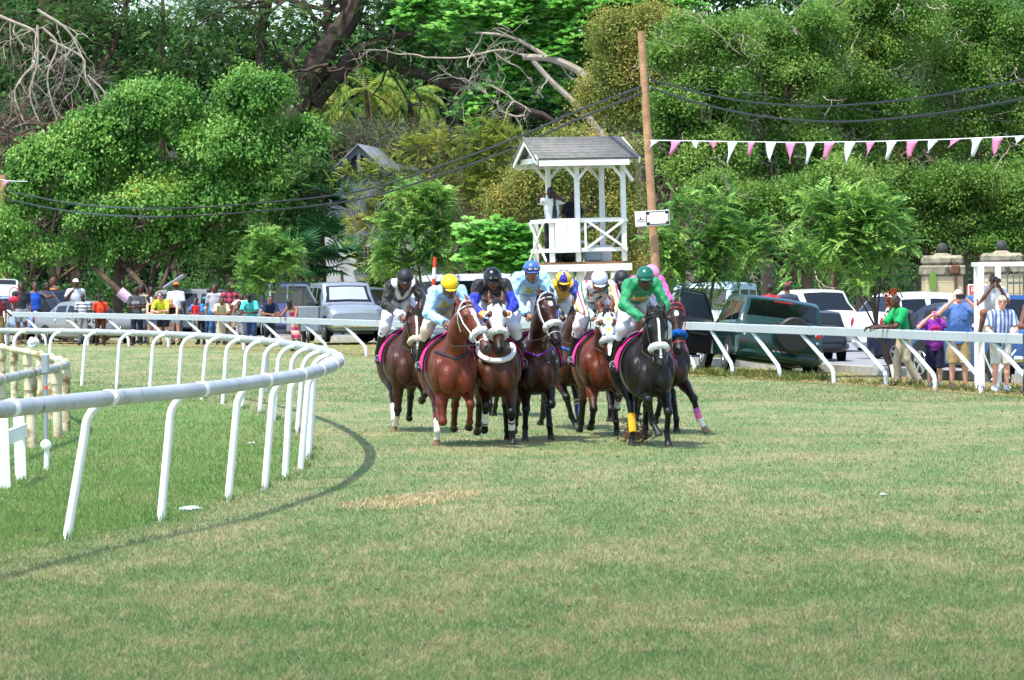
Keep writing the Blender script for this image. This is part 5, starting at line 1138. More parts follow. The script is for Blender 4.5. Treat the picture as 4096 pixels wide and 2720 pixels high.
fence(3500, 3690, 129, 1092, 'dark spiked railing left of the gate pillar with the plaque', '1e2320'); fence(3848, 3925, 130, 1040, 'tall black iron gate bars between the two stone pillars', '14171a', .24); fence(4030, 4300, 124, 1090, 'green-grey spiked railing in front of the right stone pillar', '5b665c', .2)
m = MB(); m.box((0, 0, 0), (1.6, .3, 1.7)); o = m.build('rendered_wall', mat('wall_cream', 'cfc39a', .9, var=.15, dirt=('8f8770', 2, .6)), None); o.location = at(4090, 127, .9); tag(o, 'cream wall behind the railing at the right edge', 'wall', kind=None)
sg = empty('sign', at(3880, 118, .1), 0, 'small red board with white capitals on a short stake, left of the white frame', 'sign'); zc = unproj(3888, 1160, 118)[2]-.1
m = MB(); m.box((-.05, 0, zc/2), (.09, .06, zc+.3)); m.build('stake', WOOD, sg); m = MB(); m.box((.22, -.05, zc), (.56, .03, .36), bev=.005); m.build('board', mat('sign_whiteb', 'e8e4e0', .5), sg); m = MB(); m.box((.22, -.068, zc), (.50, .01, .29)); m.build('red_field', mat('sign_redb', 'c03a36', .5), sg)
text_mesh('lettering', 'RK', .24, mat('sign_letter', 'eeddd0', .5), sg, (.17, -.076, zc), (pi/2, 0, 0))
# white frame platform on the right
Zf = 67.2; k = Zf/F; fr = empty('white_frame', at(3925, Zf, 0), 0, 'white timber frame seat above the rail with a photographer on it', 'frame'); fx = lambda px: (px-3925)*k
def fzv(y, px=3950): return unproj(px, y, Zf)[2]
for px in (3925, 3992):
    m = MB(); m.box((fx(px), 0, fzv(1055)/2-.02), (22*k, 22*k, fzv(1055)+.06), bev=.004); m.build('upright', TW, fr)
for px in (3934, 4160): m = MB(); m.box((fx(px), 1.0, fzv(1055)/2), (20*k, 20*k, fzv(1055)), bev=.004); m.build('upright', TW, fr)
m = MB(); m.box((fx(4040), 0, fzv(1056)), (250*k, .09, 16*k)); m.box((fx(4040), 1.0, fzv(1056)), (250*k, .09, 16*k)); m.box((fx(3930), .5, fzv(1056)), (.088, .95, 15*k)); m.build('top_rail', TW, fr)
m = MB(); m.box((fx(3990), .42, fzv(1296)-.03), (160*k, .75, .06)); m.box((fx(3990), .0, fzv(1300)-.1), (160*k, .05, .12)); m.build('seat_board', TW, fr)
m = MB(); m.beam((fx(3925), -.06, fzv(1400)), (fx(3990), -.06, .05), .02, .09, up=(0, 1, 0)); m.beam((fx(4060), -.06, fzv(1400)), (fx(3960), -.1, .2), .02, .09, up=(0, 1, 0)); m.build('brace', TW, fr)
m = MB(); m.tube([(fx(4060), .9, .2), (fx(4010), .9, fzv(1380))], .035, 6); m.build('back_brace', TW, fr)
# stakes, pipes and posts inside the bend
IN = [(-230, 1545, 39.5), (-100, 1527, 41), (0, 1513, 42.6), (124, 1489, 45.9), (228, 1470, 49.1), (262, 1458, 51.5), (240, 1442, 54), (205, 1430, 56.5), (163, 1419, 59), (109, 1405, 62.3), (55, 1397, 65), (8, 1387, 68), (-60, 1380, 72), (-200, 1372, 78)]
ip_ = [unproj(*q) for q in IN]
for q in ip_: q[2] = .93
ol = empty('old_pipe_rail', (0, 0, 0), 0, 'weathered low pipe rail on thick posts at the far left inside the bend', 'rail'); WP = mat('weathered_pvc', 'cdc3a6', .7, var=.15, vs=3, dirt=('8a7148', 4.5, .47))
m = MB(); m.tube(catmull(ip_[:7], 6), .055, 12); m.build('rail_pipe', mat('weathered_pipe', 'a9a99f', .5, var=.2, vs=3, dirt=('54503f', 5, .54)), ol); m = MB(); m.tube(catmull(ip_[6:], 6), .05, 12); m.build('rail_pipe', WP, ol)
for q in ip_:
    m = MB(); m.tube([P3(q[0], q[1], -.05), P3(q[0], q[1], .93)], .062, 12); m.build('thick_post', WP, ol); m = MB(); m.tube([P3(q[0]-.001, q[1], .72), P3(q[0], q[1], .86)], .078, 12); m.ball(q, .075, 12, 8); m.build('pipe_fitting', WP, ol)
def tpost(px, y, ytop, wpx, label):
    b = ground(px, y); Z = b[1]; k = Z/F; h_ = unproj(px, ytop, Z)[2]; m = MB(); m.box((0, 0, h_/2-.05), (wpx*k, wpx*k*.6, h_+.1), bev=.006); o = m.build('wooden_post', TW); o.location = b; o.rotation_euler = (0, R(-1.5), R(12)); tag(o, label, 'post', 'white wooden posts at the left edge'); return b, h_
a_, ha = tpost(20, 1956, 1674, 46, 'white wooden post nearest the left edge, the taller and nearer of two'); b_, hb_ = tpost(84, 1919, 1650, 44, 'white wooden post just right of its pair at the left edge')
m = MB(); m.beam(a_+P3(0, 0, .5)-a_, b_+P3(0, .1, .5)-a_, .04, .14); o = m.build('plank', TW); o.location = a_+P3(.03, .06, 0); tag(o, 'short white plank linking the two wooden posts', 'plank')
b = ground(186, 1880); sk = empty('pipe_stake', b, 0, 'slim grey pipe stake with an orange band beside the old rail', 'stake', 'pipe stakes'); h_ = unproj(182, 1444, b[1])[2]
m = MB(); m.tube([(0, 0, -.1), (0, 0, h_)], .021, 10); m.build('shaft', mat('galvanised', '9aa3ab', .4, .5), sk); m = MB(); m.tube([(0, 0, .0), (.008, -.004, .26)], .030, 10); m.ball((0, -.03, .27), (.06, .03, .06), 14, 8); m.build('white_sleeve', WHITE, sk)
m = MB(); m.tube([(0, 0, h_-.30), (0, 0, h_-.27)], .024, 10); m.build('orange_band', mat('orange_tape', 'd8582a', .5), sk); m = MB(); m.box((.0, 0, h_-.03), (.08, .07, .22), bev=.015); m.build('clamp', mat('galvanised', '9aa3ab', .4), sk)
b = at(1066, 71, 0); sk = empty('pipe_stake', b, 0, 'short grey stake with a rusty cap behind the hooped rail posts', 'stake', 'pipe stakes'); m = MB(); m.tube([(0, 0, -.1), (0, 0, .76)], .028, 10); m.build('shaft', _M['galvanised'], sk); m = MB(); m.tube([(0, 0, .75), (0, 0, .80)], .034, 10); m.build('rusty_cap', mat('rust_cap', '8a4a30', .8), sk)
b = cat_at(1718, 114); h_ = unproj(1738, 1027, 114)[2]-b[2]; sk = empty('marker_pole', b, 0, 'red and white striped marker pole sticking up behind the yellow cap', 'pole', rot=(0, R(4), 0)); n = 8
for q in range(n): m = MB(); m.tube([(0, 0, h_*q/n), (0, 0, h_*(q+1)/n)], .055, 12); m.build('band', mat('pole_red', 'd13a28', .5) if q % 2 else WHITE, sk)
# weeds along the right rail, litter, bags
WEED = leafmat('weed_leaf', ['4a4a24', '5d6b32', '6f7a3e', '8a7a4a'], .7, .2, 3.)
Vw = []
for _ in range(800):
    px = rng.choice([rng.uniform(2700, 3260), rng.uniform(3400, 4150)], p=[.8, .2]); c = rail_at(px); k_ = int(np.interp(px, RPX, np.arange(len(RP)))); o_ = rng.uniform(-.25, .5); c = P3(c[0]+ON[k_][0]*o_, c[1]+ON[k_][1]*o_, 0); n_ = 7
    D = unit(rng.normal(0, .5, (n_, 3))+np.array([0, 0, 1.])); h_ = rng.uniform(.04, .22, n_); Vw.append(leaf_quads(np.tile(c, (n_, 1))+D*h_[:, None]*.6*rng.uniform(0, 1, (n_, 1)), D, rng.normal(0, 1, (n_, 3)), h_*.7, np.full(n_, .012)))
tag(leaves('weeds', np.concatenate(Vw), WEED), 'straggly weeds along the foot of the right crowd rail', 'weeds', kind='stuff')
def crumple(name, px, py, Z, s, colr, label, cat, sc=(1, .7, .5), rough=.4, z=None):
    m = MB(); m.ball((0, 0, 0), np.array(sc)*s, 14, 10, noise=.28); o = m.build(name, mat('crumple_'+colr, colr, rough, bump=.6, bs=9), None); p = ground(px, py) if Z is None else at(px, Z); p[2] += sc[2]*s*.8; o.location = p; return tag(o, label, cat)
crumple('plastic_bag', 130, 1350, 119, .17, 'd0d4dc', 'white plastic carrier bag lying by the kerb at the far left', 'bag', (1, .6, 1))
crumple('litter', 765, 2045, None, .10, 'b9cfc6', 'crumpled clear plastic wrapper on the infield grass', 'litter', (1, .8, .25)); crumple('litter', 146, 2128, None, .045, '4a4436', 'dark scrap of litter on the grass beside the nearest rail post', 'litter', (1, .6, .4)); crumple('litter', 1008, 1777, None, .05, 'd8d8c8', 'pale scrap of paper on the grass between the rail posts', 'litter', (1, .5, .3)); crumple('litter', 3535, 1982, None, .04, 'c8ccd4', 'small white scrap on the turf at the right', 'litter', (1, .8, .3)); crumple('litter', 3998, 2216, None, .02, 'a0602c', 'tiny orange leaf on the turf at the lower right', 'leaf', (1, .8, .3))
b = at(513, 119); bo = empty('juice_bottle', b, 0, 'orange juice bottle standing on the kerb at the left', 'bottle'); m = MB(); m.tube([(0, 0, 0), (0, 0, .22), (0, 0, .27), (0, 0, .30)], [.06, .06, .03, .025], 14); m.build('bottle', mat('juice', 'd8661a', .2), bo); m = MB(); m.tube([(0, 0, .30), (0, 0, .33)], .03, 12); m.build('lid', mat('lid_green', '3c6b3a', .4), bo)
# kicked up turf behind the black horse
m = MB()
for _ in range(420):
    t = random.random(); p = ground(2548, 1790)+P3(random.gauss(0, .07+.05*t), random.gauss(.9, .25), abs(random.gauss(0, .16))+.02); s = random.uniform(.004, .018); m.ball(p, (s, s, s*.8), 5, 4)
tag(m.build('flying_turf', mat('soil', '5d4030', .95)), 'brown clods of turf thrown up beside the black horse', 'soil', kind='stuff')
# ================================================================== house behind the trees
Zh = 150.; k = Zh/F; hb_ = at(1450, Zh, .3); hs = empty('house', hb_, R(-8), 'old grey-white house with a steep grey metal roof half hidden by trees', 'house')
def hz(y): return unproj(1450, y, Zh)[2]-.3
def hx_(px): return (px-1450)*k
HW = mat('house_wall', 'b3b5b2', .9, var=.15, vs=1, bump=.2, bs=8, dirt=('84867e', .9, .55)); HR = mat('roof_metal', '666d76', .6, var=.25, vs=1.5, dirt=('55544f', 1.2, .55))
m = MB(); m.box((hx_(1490), 3.5, hz(880)/2), (4.0, 7, hz(880))); m.build('wall', HW, hs)
yl, yr = hx_(1295), hx_(1640); zt_, z2 = hz(655), hz(872)
V = [(yl+.55, 1.3, zt_), (yr-.55, 1.3, zt_), (yr-.55, 6, zt_), (yl+.55, 6, zt_), (yl+.15, -.35, z2), (yr, -.35, z2), (yr, 7.5, z2), (yl+.15, 7.5, z2)]
m = MB(); m.add(V, [[4, 5, 1, 0], [5, 6, 2, 1], [6, 7, 3, 2], [7, 4, 0, 3], [0, 1, 2, 3], [7, 6, 5, 4]]); rf = m.build('roof', HR, hs, smooth=False)
m = MB()
for i in range(34): t = i/33; m.tube([lerp(V[4], V[5], t)+P3(0, -.02, .0), lerp(V[0], V[1], t)+P3(0, -.02, .02)], .028, 4)
m.build('roof_rib', HR, rf)
ga = P3(hx_(1432), .5, hz(585)); 
m = MB(); m.prism([ga-P3(.75, 0, .8), ga+P3(.75, 0, -.8), ga], (0, .1, 0), (0, .2, 0)); m.build('gable_louvre', mat('louvre', '23282a', .8), hs)
for s in (-1, 1):
    m = MB(); m.prism([ga+P3(0, -.2, .05), ga+P3(s*1.25, -.2, -1.12), ga+P3(s*1.25, 5, -1.12), ga+P3(0, 5, .05)], (0, 0, 0), (0, 0, .07)); m.build('gable_roof', HR, hs, smooth=False); m = MB(); m.beam(ga+P3(s*.02, -.05, -.1), ga+P3(s*1.2, -.05, -1.16), .05, .2); m.build('barge_board', mat('grey_board', '5d6566', .8), hs)
m = MB(); m.box(ga+P3(0, -.06, -.5), (.14, .05, 1.0)); m.build('gable_post', _M['grey_board'], hs)
m = MB(); xw0, xw1, zw0, zw1 = hx_(1430), hx_(1520), hz(1076), hz(985); m.box(((xw0+xw1)/2, -.01, (zw0+zw1)/2), (xw1-xw0, .05, zw1-zw0)); wi = m.build('window', mat('window_dark', '0c0e10', .3), hs)
m = MB()
for i in range(7): m.box((xw0+(xw1-xw0)*i/6, -.06, (zw0+zw1)/2), (.022, .022, zw1-zw0))
for i in range(5): m.box(((xw0+xw1)/2, -.06, zw0+(zw1-zw0)*i/4), (xw1-xw0, .024, .024))
m.build('window_grille', mat('grille_white', '9a9a94', .7), wi); m = MB(); m.box(((xw0+xw1)/2, -.06, zw0-.08), (xw1-xw0+.3, .16, .12)); m.build('window_sill', HW, wi)
m = MB(); m.box((hx_(1500), -.03, hz(892)), (2.6, .1, .22)); m.build('cornice', HW, hs)
m = MB(); m.box((0, 0, .75), (.52, .5, 1.5), bev=.03); m.box((0, 0, 1.56), (.62, .6, .16), bev=.04); o = m.build('stone_gatepost', STN); o.location = cat_at(1463, 141); tag(o, 'short stone gatepost in front of the house window', 'gatepost')
m = MB(); m.box((0, 0, 0), (9, .2, 1.5)); o = m.build('garden_wall', HW); o.location = cat_at(1330, 143)+P3(0, 0, .75); tag(o, 'low pale garden wall in front of the house', 'wall')
# ================================================================== the field of runners
def hplace(px, Z, yaw):
    p = at(px, Z, 0.0); h = P3(-sin(R(yaw)), cos(R(yaw)), 0); return p-h*.72
def st(c): return lambda V, ids, J: np.tile(srgb(c), (len(V), 1))
def loc(V, J):
    """silk coordinates: across the shoulders, along the spine, front/back"""
    u = nrm(J['neck']-J['pel']); f = nrm(J['fwd']-u*(J['fwd']@u)); r = np.cross(f, u); d = V-J['chest']; return d@r, d@u, d@f
def silk_yoke(V, ids, J):
    x, s, f = loc(V, J); c = np.tile(srgb('111012'), (len(V), 1)); c[(ids == 1) & (abs(abs(x)-.035-(s-.0)*.30) < .038) & (s > -.12)] = srgb('e4e4e6')
    e = np.minimum(np.linalg.norm(V-J['haA'], axis=1), np.linalg.norm(V-J['haB'], axis=1)) < .12; c[e] = srgb('e9e9ec'); return c
def silk_star(V, ids, J):
    x, s, f = loc(V, J); c = np.tile(srgb('9cc9ea'), (len(V), 1)); a = np.arctan2(s, x)+.3; r = np.hypot(x, s)
    c[(ids == 1) & (f > 0) & (r < .085+.045*np.cos(4*a))] = srgb('b8ad3a'); return c
def silk_band(V, ids, J):
    x, s, f = loc(V, J); c = np.tile(srgb('121114'), (len(V), 1)); c[(ids == 2) & (np.minimum(np.linalg.norm(V-J['shA'], axis=1), np.linalg.norm(V-J['shB'], axis=1)) > .15)] = srgb('1b2fb0'); c[(ids == 1) & (s < .02) & (s > -.03)] = srgb('dfa21c')
    e = np.minimum(np.linalg.norm(V-J['haA'], axis=1), np.linalg.norm(V-J['haB'], axis=1)); c[(e < .14) & (e > .06)] = srgb('e09a20')
    return c
def silk_quarter(V, ids, J):
    x, s, f = loc(V, J); c = np.tile(srgb('dba914'), (len(V), 1)); c[(ids == 2)] = srgb('2c3d9a'); 
    c[(ids == 1) & (s < -.02) & (np.hypot(abs(x)-.055, s+.06) < .05) & (np.hypot(abs(x)-.055, s+.06) > .028)] = srgb('1c1c28'); return c
def silk_multi(V, ids, J):
    x, s, f = loc(V, J); pal = np.array([srgb(q) for q in ('e4e4e6', 'e4e4e6', 'e8b520', 'e4e4e6', '1c1c26', 'e4e4e6', 'e4e4e6', '2a7a58', 'e4e4e6', 'c7303a')])
    w = V[:, 0]*.6+V[:, 2]*.3; i = np.floor((V[:, 0]*1.0+np.sin(V[:, 2]*9)*.03)*40).astype(int) % 10
    j = (np.floor(x*13+s*13)+3*np.floor(x*13-s*13)).astype(int) % 10; return np.where((ids == 1)[:, None], pal[j], pal[i])
def silk_sun(V, ids, J):
    x, s, f = loc(V, J); c = np.tile(srgb('0f8350'), (len(V), 1)); a = np.arctan2(s+.06, x)
    r = np.hypot(x, (s+.06)*1.2); m = (ids == 1) & (f > 0) & (s > -.07); c[m & (r < .11+.045*abs(np.cos(7*a)))] = srgb('e6c83a'); c[m & (r < .105)] = srgb('dc8a2c')
    u = nrm(J['neck']-J['pel']); return c
def silk_pink(V, ids, J):
    x, s, f = loc(V, J); c = np.tile(srgb('e95cad'), (len(V), 1)); q = np.sin(x*42)*np.sin(s*36+1); c[(ids == 1) & (q > .55)] = srgb('2a49b0'); return c
def cap_quarter(V, L): 
    c = np.tile(srgb('3a35a0'), (len(V), 1)); c[np.sin(np.arctan2(L[:, 1], L[:, 0])*3+.6) > 0] = srgb('f0c31a'); return c
def blink_diamond(L):
    c = np.tile(srgb('e9e9e4'), (len(L), 1)); x, y = L[:, 0]*1.15, L[:, 1]; i = np.floor((x+y)/.058).astype(int); j = np.floor((y-x)/.058).astype(int)
    pal = [srgb(q) for q in ('eeb624', '26715c', '2a2a2c')]; m = (L[:, 2] > .0) & (i % 2 == 0) & (j % 2 == 0)
    for k in range(3): c[m & (((i//2)+(j//2)*2) % 3 == k)] = pal[k]
    return c
HB = dict(dz=-.20)
Hs = []
def runner(lab, px, Z, yaw, coat, jl, silk, helm, peak, rp=None, rk=None, **kw):
    kw = {**HB, **kw}; rp = dict(rp or {}); rp['up'] = rp.get('up', 0)+.06; h = horse(lab, hplace(px+22, Z, yaw), R(yaw), coat, **kw)
    rider(jl, h, rider_pose(dz=kw['dz'], **(rp or {})), silk, helm, peak, **(rk or {})); return h
runner('brown racehorse with a cream fleece noseband, leftmost of the field', 1628, 50, 189, '4a2413',
       'person in black silks with a white yoke and black cap riding the leftmost horse', silk_yoke, '17171c', '17171c', rp=dict(up=.13, hdown=.55, arms=(0, 0)), rk=dict(skin=SKM, matte=True, breech='dedee4'),
       poll=(-.02, 1.12, 1.80), hpitch=63, hyaw=3, face='stripe', noseband='e6d9bf', bridle='3a2417', socks=(2,), band={2: ('e8e8ea', 'd8d060')},
       legs=[(-8, -48, -80), (60, -72, -90), (14, 14, -15), (-45, -50, -70)])
runner('chestnut racehorse with its head turned aside, white bridle and white fleece noseband', 1806, 45.2, 188, '6a2a12',
       'person in pale blue silks and a bright yellow cap on the chestnut horse', silk_star, 'efc311', 'efc311', rp=dict(up=.03, hdown=.6, fw=.03, hyaw=-6), rk=dict(skin=SKM, breech='cbb9a2'),
       poll=(-.06, 1.12, 1.88), hpitch=50, hyaw=-34, face='blaze', noseband='f2f2f2', bridle='e6e4e2', points=False, socks=(2,), mane='5a2412', breast='2a2a2c',
       legs=[(14, -98, -128), (60, -42, -70), (17, 12, -20), (-50, -50, -70)])
runner('bay racehorse in white blinkers with a white fleece collar round its chest', 1972, 45.6, 183, '50250f',
       'person in black silks with blue sleeves, gold band and glossy black helmet', silk_band, '0d0e12', '0d0e12', rp=dict(up=.11, hdown=.45, hyaw=-8), rk=dict(skin=SKM, goggles=('15130f', '16140c', .055), breech='dcdce2'),
       poll=(.0, 1.10, 1.92), hpitch=58, hyaw=0, noseband='f4f4f2', blinkers='d2d2d0', bridle=None, collar='f0f0f4', band={0: ('e8e8ee', 'e0cc40'), 1: ('e8e8ee', 'e8c424', '2a3f90')},
       legs=[(58, -42, -60), (-6, -4, 20), (-50, -45, -60), (-45, -30, -60)])
runner('dark bay racehorse in a white bridle with white fleece noseband and a purple breast strap', 2132, 46.6, 184, '35170c',
       'person in pale blue silks and a blue cap with raised goggles, highest rider', silk_star, '3f66bf', '4a74cf', rp=dict(up=.20, hdown=.2, hyaw=-4), rk=dict(skin=SKB, goggles=('0d0d0f', '9a9a9a', .055), breech='e2e2ea'),
       poll=(-.10, 1.10, 1.98), hpitch=56, hyaw=-16, face='star', noseband='f4f4f4', bridle='eeeeee', breast='6d2f86', foam=.35,
       legs=[(15, -14, 5), (52, -88, -112), (-48, -40, -60), (20, 10, -20)])
runner('brown racehorse with a blue breast strap, half hidden behind its neighbours in mid field', 2262, 50.5, 187, '4a2412',
       'person in gold silks with blue sleeves and a blue and yellow quartered cap', silk_quarter, cap_quarter, 'e8bc1a', rp=dict(up=.10, hdown=.55), rk=dict(skin=SKD, breech='d6d6dc'),
       poll=(-.12, 1.05, 1.84), hpitch=60, hyaw=0, bridle='22201e', noseband=None, breast='2b62c8', band={1: ('e8e8ea', 'c03040'), 3: ('27408a', 'd8c83c')},
       legs=[((10, 6, 20), .15, -.06), (45, -50, -70), (-45, -35, -60), (12, 8, -20)])
runner('bay racehorse in blinkers chequered with yellow, green and black diamonds', 2402, 47.8, 184, '6b3016',
       'person in white silks striped with many colours and a plain white cap', silk_multi, 'c9cbe6', 'e8e8f4', rp=dict(up=.08, hdown=.75, fw=.02), rk=dict(skin=SKB, goggles=('d8d8d8', '30342f'), breech='e2dede'),
       poll=(.0, 1.14, 1.80), hpitch=62, hyaw=-2, face='wide', noseband='f2f2ee', blinkers=blink_diamond, bridle=None, cloth='d8349a', band={1: ('d8d8dc', '9a9aa0')},
       legs=[(34, -52, -70), (62, -64, -82), (-45, -35, -60), (15, 8, -20)])
runner('brown racehorse almost hidden behind the chequered blinkers and the black horse', 2500, 53, 190, '40200f',
       'person in plain black silks, black cap and white rimmed goggles', st('131218'), '15151b', '15151b', rp=dict(up=.10, hdown=.35, hyaw=-6), rk=dict(skin=SKD, matte=True, goggles=('dcdcdc', '0c0c0c')),
       poll=(.0, 1.10, 1.70), hpitch=60, bridle='c84a2c', noseband=None, band={3: ('e0b020',)}, legs=[(0, -30, -50), (10, -40, -60), (0, 5, -20), (-10, -20, -40)])
runner('black racehorse with a white face stripe and white fleece noseband, front right', 2598, 44.6, 188, '171110',
       'person in green silks with a yellow sunflower and a green cap on the black horse', silk_sun, '0f5f4d', '0f6a55', rp=dict(up=.10, hdown=.28, hyaw=8, arms=(0, .3)), rk=dict(skin=SKD, goggles=('1c1a18', '4a4a48'), breech='c9c9d2'),
       poll=(.02, 1.13, 1.79), hpitch=70, hyaw=2, face='stripe', noseband='f2f2f4', bridle='2a2826', mane='090807', band={2: ('dda31c', 'c08a14')},
       legs=[((70, -14, 36), .16, .0), (0, 3, 14), (20, 12, -5), (-50, -35, -60)])
runner('dark bay racehorse at the far right with a blue fleece noseband and a red bridle', 2668, 48.6, 190, '2c1610',
       'person in pink silks with blue stars and a pink cap, rightmost rider', silk_pink, 'f08cb8', 'f08cb8', rp=dict(up=.15, hdown=.8, hyaw=18, sx=.16), rk=dict(skin=SKM),
       poll=(.02, 1.10, 1.84), hpitch=58, hyaw=4, face='star', noseband='2368c0', bridle='e0505e', socks=(1,), band={1: ('ee6fae', '4a6ad0')},
       legs=[(50, -50, -60), ((20, 4, 12), .17, .42), (-45, -30, -50), (10, 0, -20)])
runner('brown racehorse almost hidden behind the horse in white blinkers', 2012, 56, 190, '3f1f10',
       'person in white silks and white cap, mostly hidden behind the glossy black helmet', st('e2e2e6'), 'e4e4e6', 'e4e4e6', rp=dict(up=.08, hdown=.7, hyaw=25, fw=.05, sx=.02),
       poll=(.0, 1.0, 1.7), hpitch=64, bridle='22201e', noseband=None, legs=[(0, -20, -40), (-10, -10, 10), (-10, -10, -30), (0, -15, -30)], band={1: ('2040b0',)})
# ================================================================== spectators
def shirtc(*rows):
    """plain or patterned cloth painted on the garment: kind, colours"""
    k = rows[0]; cs = [np.array(srgb(c)) for c in rows[1:]]
    def f(V, ids, J):
        if k == 'h': i = np.floor(V[:, 2]*rows_f).astype(int) % len(cs)
        elif k == 'v': i = np.floor(V[:, 0]*rows_f).astype(int) % len(cs)
        else:
            a = (np.floor(V[:, 0]*13).astype(int) % 2)+(np.floor(V[:, 2]*13).astype(int) % 2); i = np.minimum(a, len(cs)-1)
        return np.array(cs)[i]
    rows_f = 17 if k == 'h' else 26
    return f
def guy(label, px, Z, ytop, yaw=180, J=None, group='spectators behind the left rail', z=None, hf=None, **kw):
    J = J or pose('stand')
    if hf is not None: J['hf'] = nrm(hf); J['hu'] = nrm(P3(0, 0, 1)-J['hf']*J['hf'][2])
    b = at(px, Z); b[2] = (gz(b[0], b[1])+.02) if z is None else z
    top = J['head'][2]+.118+(.02 if kw.get('hat') else 0); sc = (unproj(px, ytop, Z)[2]-b[2])/top
    return person(label, b, R(yaw), J, group=group, h=1.75*sc, vox=kw.pop('vox', .019), fingers=kw.pop('fingers', True), **kw)
T = lambda c, to=1., **k: dict(kind='trousers', col=c, to=to, **k)
SHO = lambda c, to=.9: dict(kind='shorts', col=c, to=to)
def S_(c, sl='short', **k): return dict(col=c, sleeve=sl, **k)
JL = lambda **k: pose('lean', **k)
guy('person in a dark grey top with a red handbag at the far left', 84, 124.5, 1126, 205, skin=SKM, shirt=S_('33353a'), bottom=SHO('8d9096', .7), hairstyle='long', shoes='5a3a2a', hf=(.6, 1, 0))
guy('small child in a white shirt waving at the rail by the left edge', 20, 121, 1215, 175, pose('stand', haA=(-.12, .25, 1.45), elA=(-.28, .1, 1.25)), skin=SKM, shirt=S_('e6e6ea'), bottom=T('8b8d92'), hairstyle='shaved')
guy('person in khaki trousers standing with their back to the kerb at the left edge', -8, 119.5, 1172, 190, skin=SKM, shirt=S_('6d2430'), bottom=T('7d6a3c'))
guy('person in a bright blue top standing inside the open door of the dark car', 140, 129, 1127, 190, pose('stand', elA=(-.36, .1, 1.3), haA=(-.5, .3, 1.35)), skin=SKM, shirt=S_('2456b8', 'none'), bottom=T('22242a'), hairstyle='full')
guy('person with bushy black hair behind the open car door', 186, 131, 1128, 200, skin=SKD, shirt=S_('1c1c20'), bottom=T('1c1c20'), hairstyle='bob')
guy('bald person in an orange and white reflective vest behind the dark car', 217, 134, 1108, 120, skin=SKM, shirt=S_(shirtc('h', 'e8852a', 'e8e8e4'), 'none'), bottom=T('22242a'), hairstyle='shaved')
guy('person in a white cap and pale shirt holding a cup beside the dark car', 303, 128.5, 1113, 200, pose('stand', elB=(.3, .05, 1.2), haB=(.12, .22, 1.45)), skin=SKD, shirt=S_('c9ccd6'), bottom=T('5a5c60'), hat=('cap', 'dcdee0'))
guy('boy in a grey and white striped polo shirt leaning beside the man in orange', 331, 121.5, 1173, 182, pose('stand'), skin=SKD, shirt=S_(shirtc('h', 'd5d7dc', '5d6470', 'e8e8ea', '8a93a0')), bottom=T('8d8e94'), hairstyle='shaved', bulk=.86)
g = guy('person in a bright orange t-shirt, black cap and sunglasses at the left rail', 401, 120.8, 1175, 180, skin=SKM, shirt=S_('e0451c'), bottom=T('45281c', leg=.07), hat=('cap', '222428'), glasses=True, bulk=1.08)
m = MB(); m.c = (.03, .03, .03)
for s in (-1, 1): m.tube([(s*.13, -.06, 1.50), (s*.145, .10, 1.42), (s*.155, .125, 1.25), (s*.15, .06, 1.02)], .016, 6)
m.box((0, -.20, 1.25), (.3, .16, .42), bev=.05); m.build('backpack', MCL, g, attr=True)
m = MB(); m.ring(P3(0, .142, 1.24), (0, 1, .1), .05, .006, 16, 4); m.build('shirt_emblem', mat('emblem_dark', '6a2418', .8), g)
g = guy('person in a dark grey t-shirt with white capitals, looking down at a phone', 547, 120.5, 1147, 172, pose('clasp', hf=(.25, 1, -.55), hu=(0, .5, 1)), skin=SKD, shirt=S_('4a4b4f'), bottom=T('1b2338'), hairstyle='shaved')
text_mesh('lettering', 'LEVIS', .088, mat('print_white', 'dfe2e4', .7), g, (0, .168, 1.285), (R(86), 0, pi), sx=1.1)
m = MB(); m.box((.05, .165, 1.345), (.03, .006, .016)); m.build('chest_tag', mat('tag_red', 'c8303a', .7), g)
guy('person with dark braids in a pale vest behind the man in grey', 570, 124, 1136, 150, skin=SKD, shirt=S_('b9b4a0', 'none'), bottom=T('4a5060'), hairstyle='braids')
guy('person with black hair and a white singlet half hidden between two groups', 603, 124, 1147, 190, skin=SKD, shirt=S_('dcdce0', 'none'), bottom=T('4a5060'), hairstyle='full')
guy('person with long brown hair, black vest and denim shorts leaning on the rail', 606, 120.6, 1184, 200, JL(), skin=SKL, shirt=S_('1a1a1e', 'none'), bottom=SHO('7f93b0', .4), hairstyle='long', hair='brown', hf=(.9, .7, -.1), bulk=.85)
guy('person in a lime yellow top and sunglasses leaning on the rail', 652, 120.2, 1170, 170, JL(), skin=SKL, shirt=S_('d3d93a', 'short', wr=1.6), bottom=SHO('1f2430', .8), hair='brown', hairstyle='full', glasses=True, hf=(-.1, 1, .1), bulk=1.05)
guy('person with a blonde ponytail and black vest leaning beside the lime yellow top', 700, 120.2, 1194, 160, JL(), skin=SKR, shirt=S_('17171b', 'none'), bottom=SHO('b9c6d2', .3), hair='blonde', hairstyle='pony', hf=(-.8, .6, -.1), bulk=.88)
guy('person in a white t-shirt and orange cap seen from behind', 704, 126, 1126, -15, skin=SKD, shirt=S_('d6dae6'), bottom=T('4c4f58'), hat=('cap', 'd8741e'))
guy('child in a red t-shirt held up at the rail', 781, 119.8, 1202, 150, skin=SKM, shirt=S_('c81f28'), bottom=T('7a7a72'), hairstyle='short', bulk=.75, z=.62)
guy('person with black hair in a blue top holding the child in red', 800, 120.6, 1190, 160, JL(elB=(.34, .35, 1.12), haB=(.1, .5, 1.1)), skin=SKM, shirt=S_('2f77b8'), bottom=T('20242c'), hairstyle='full')
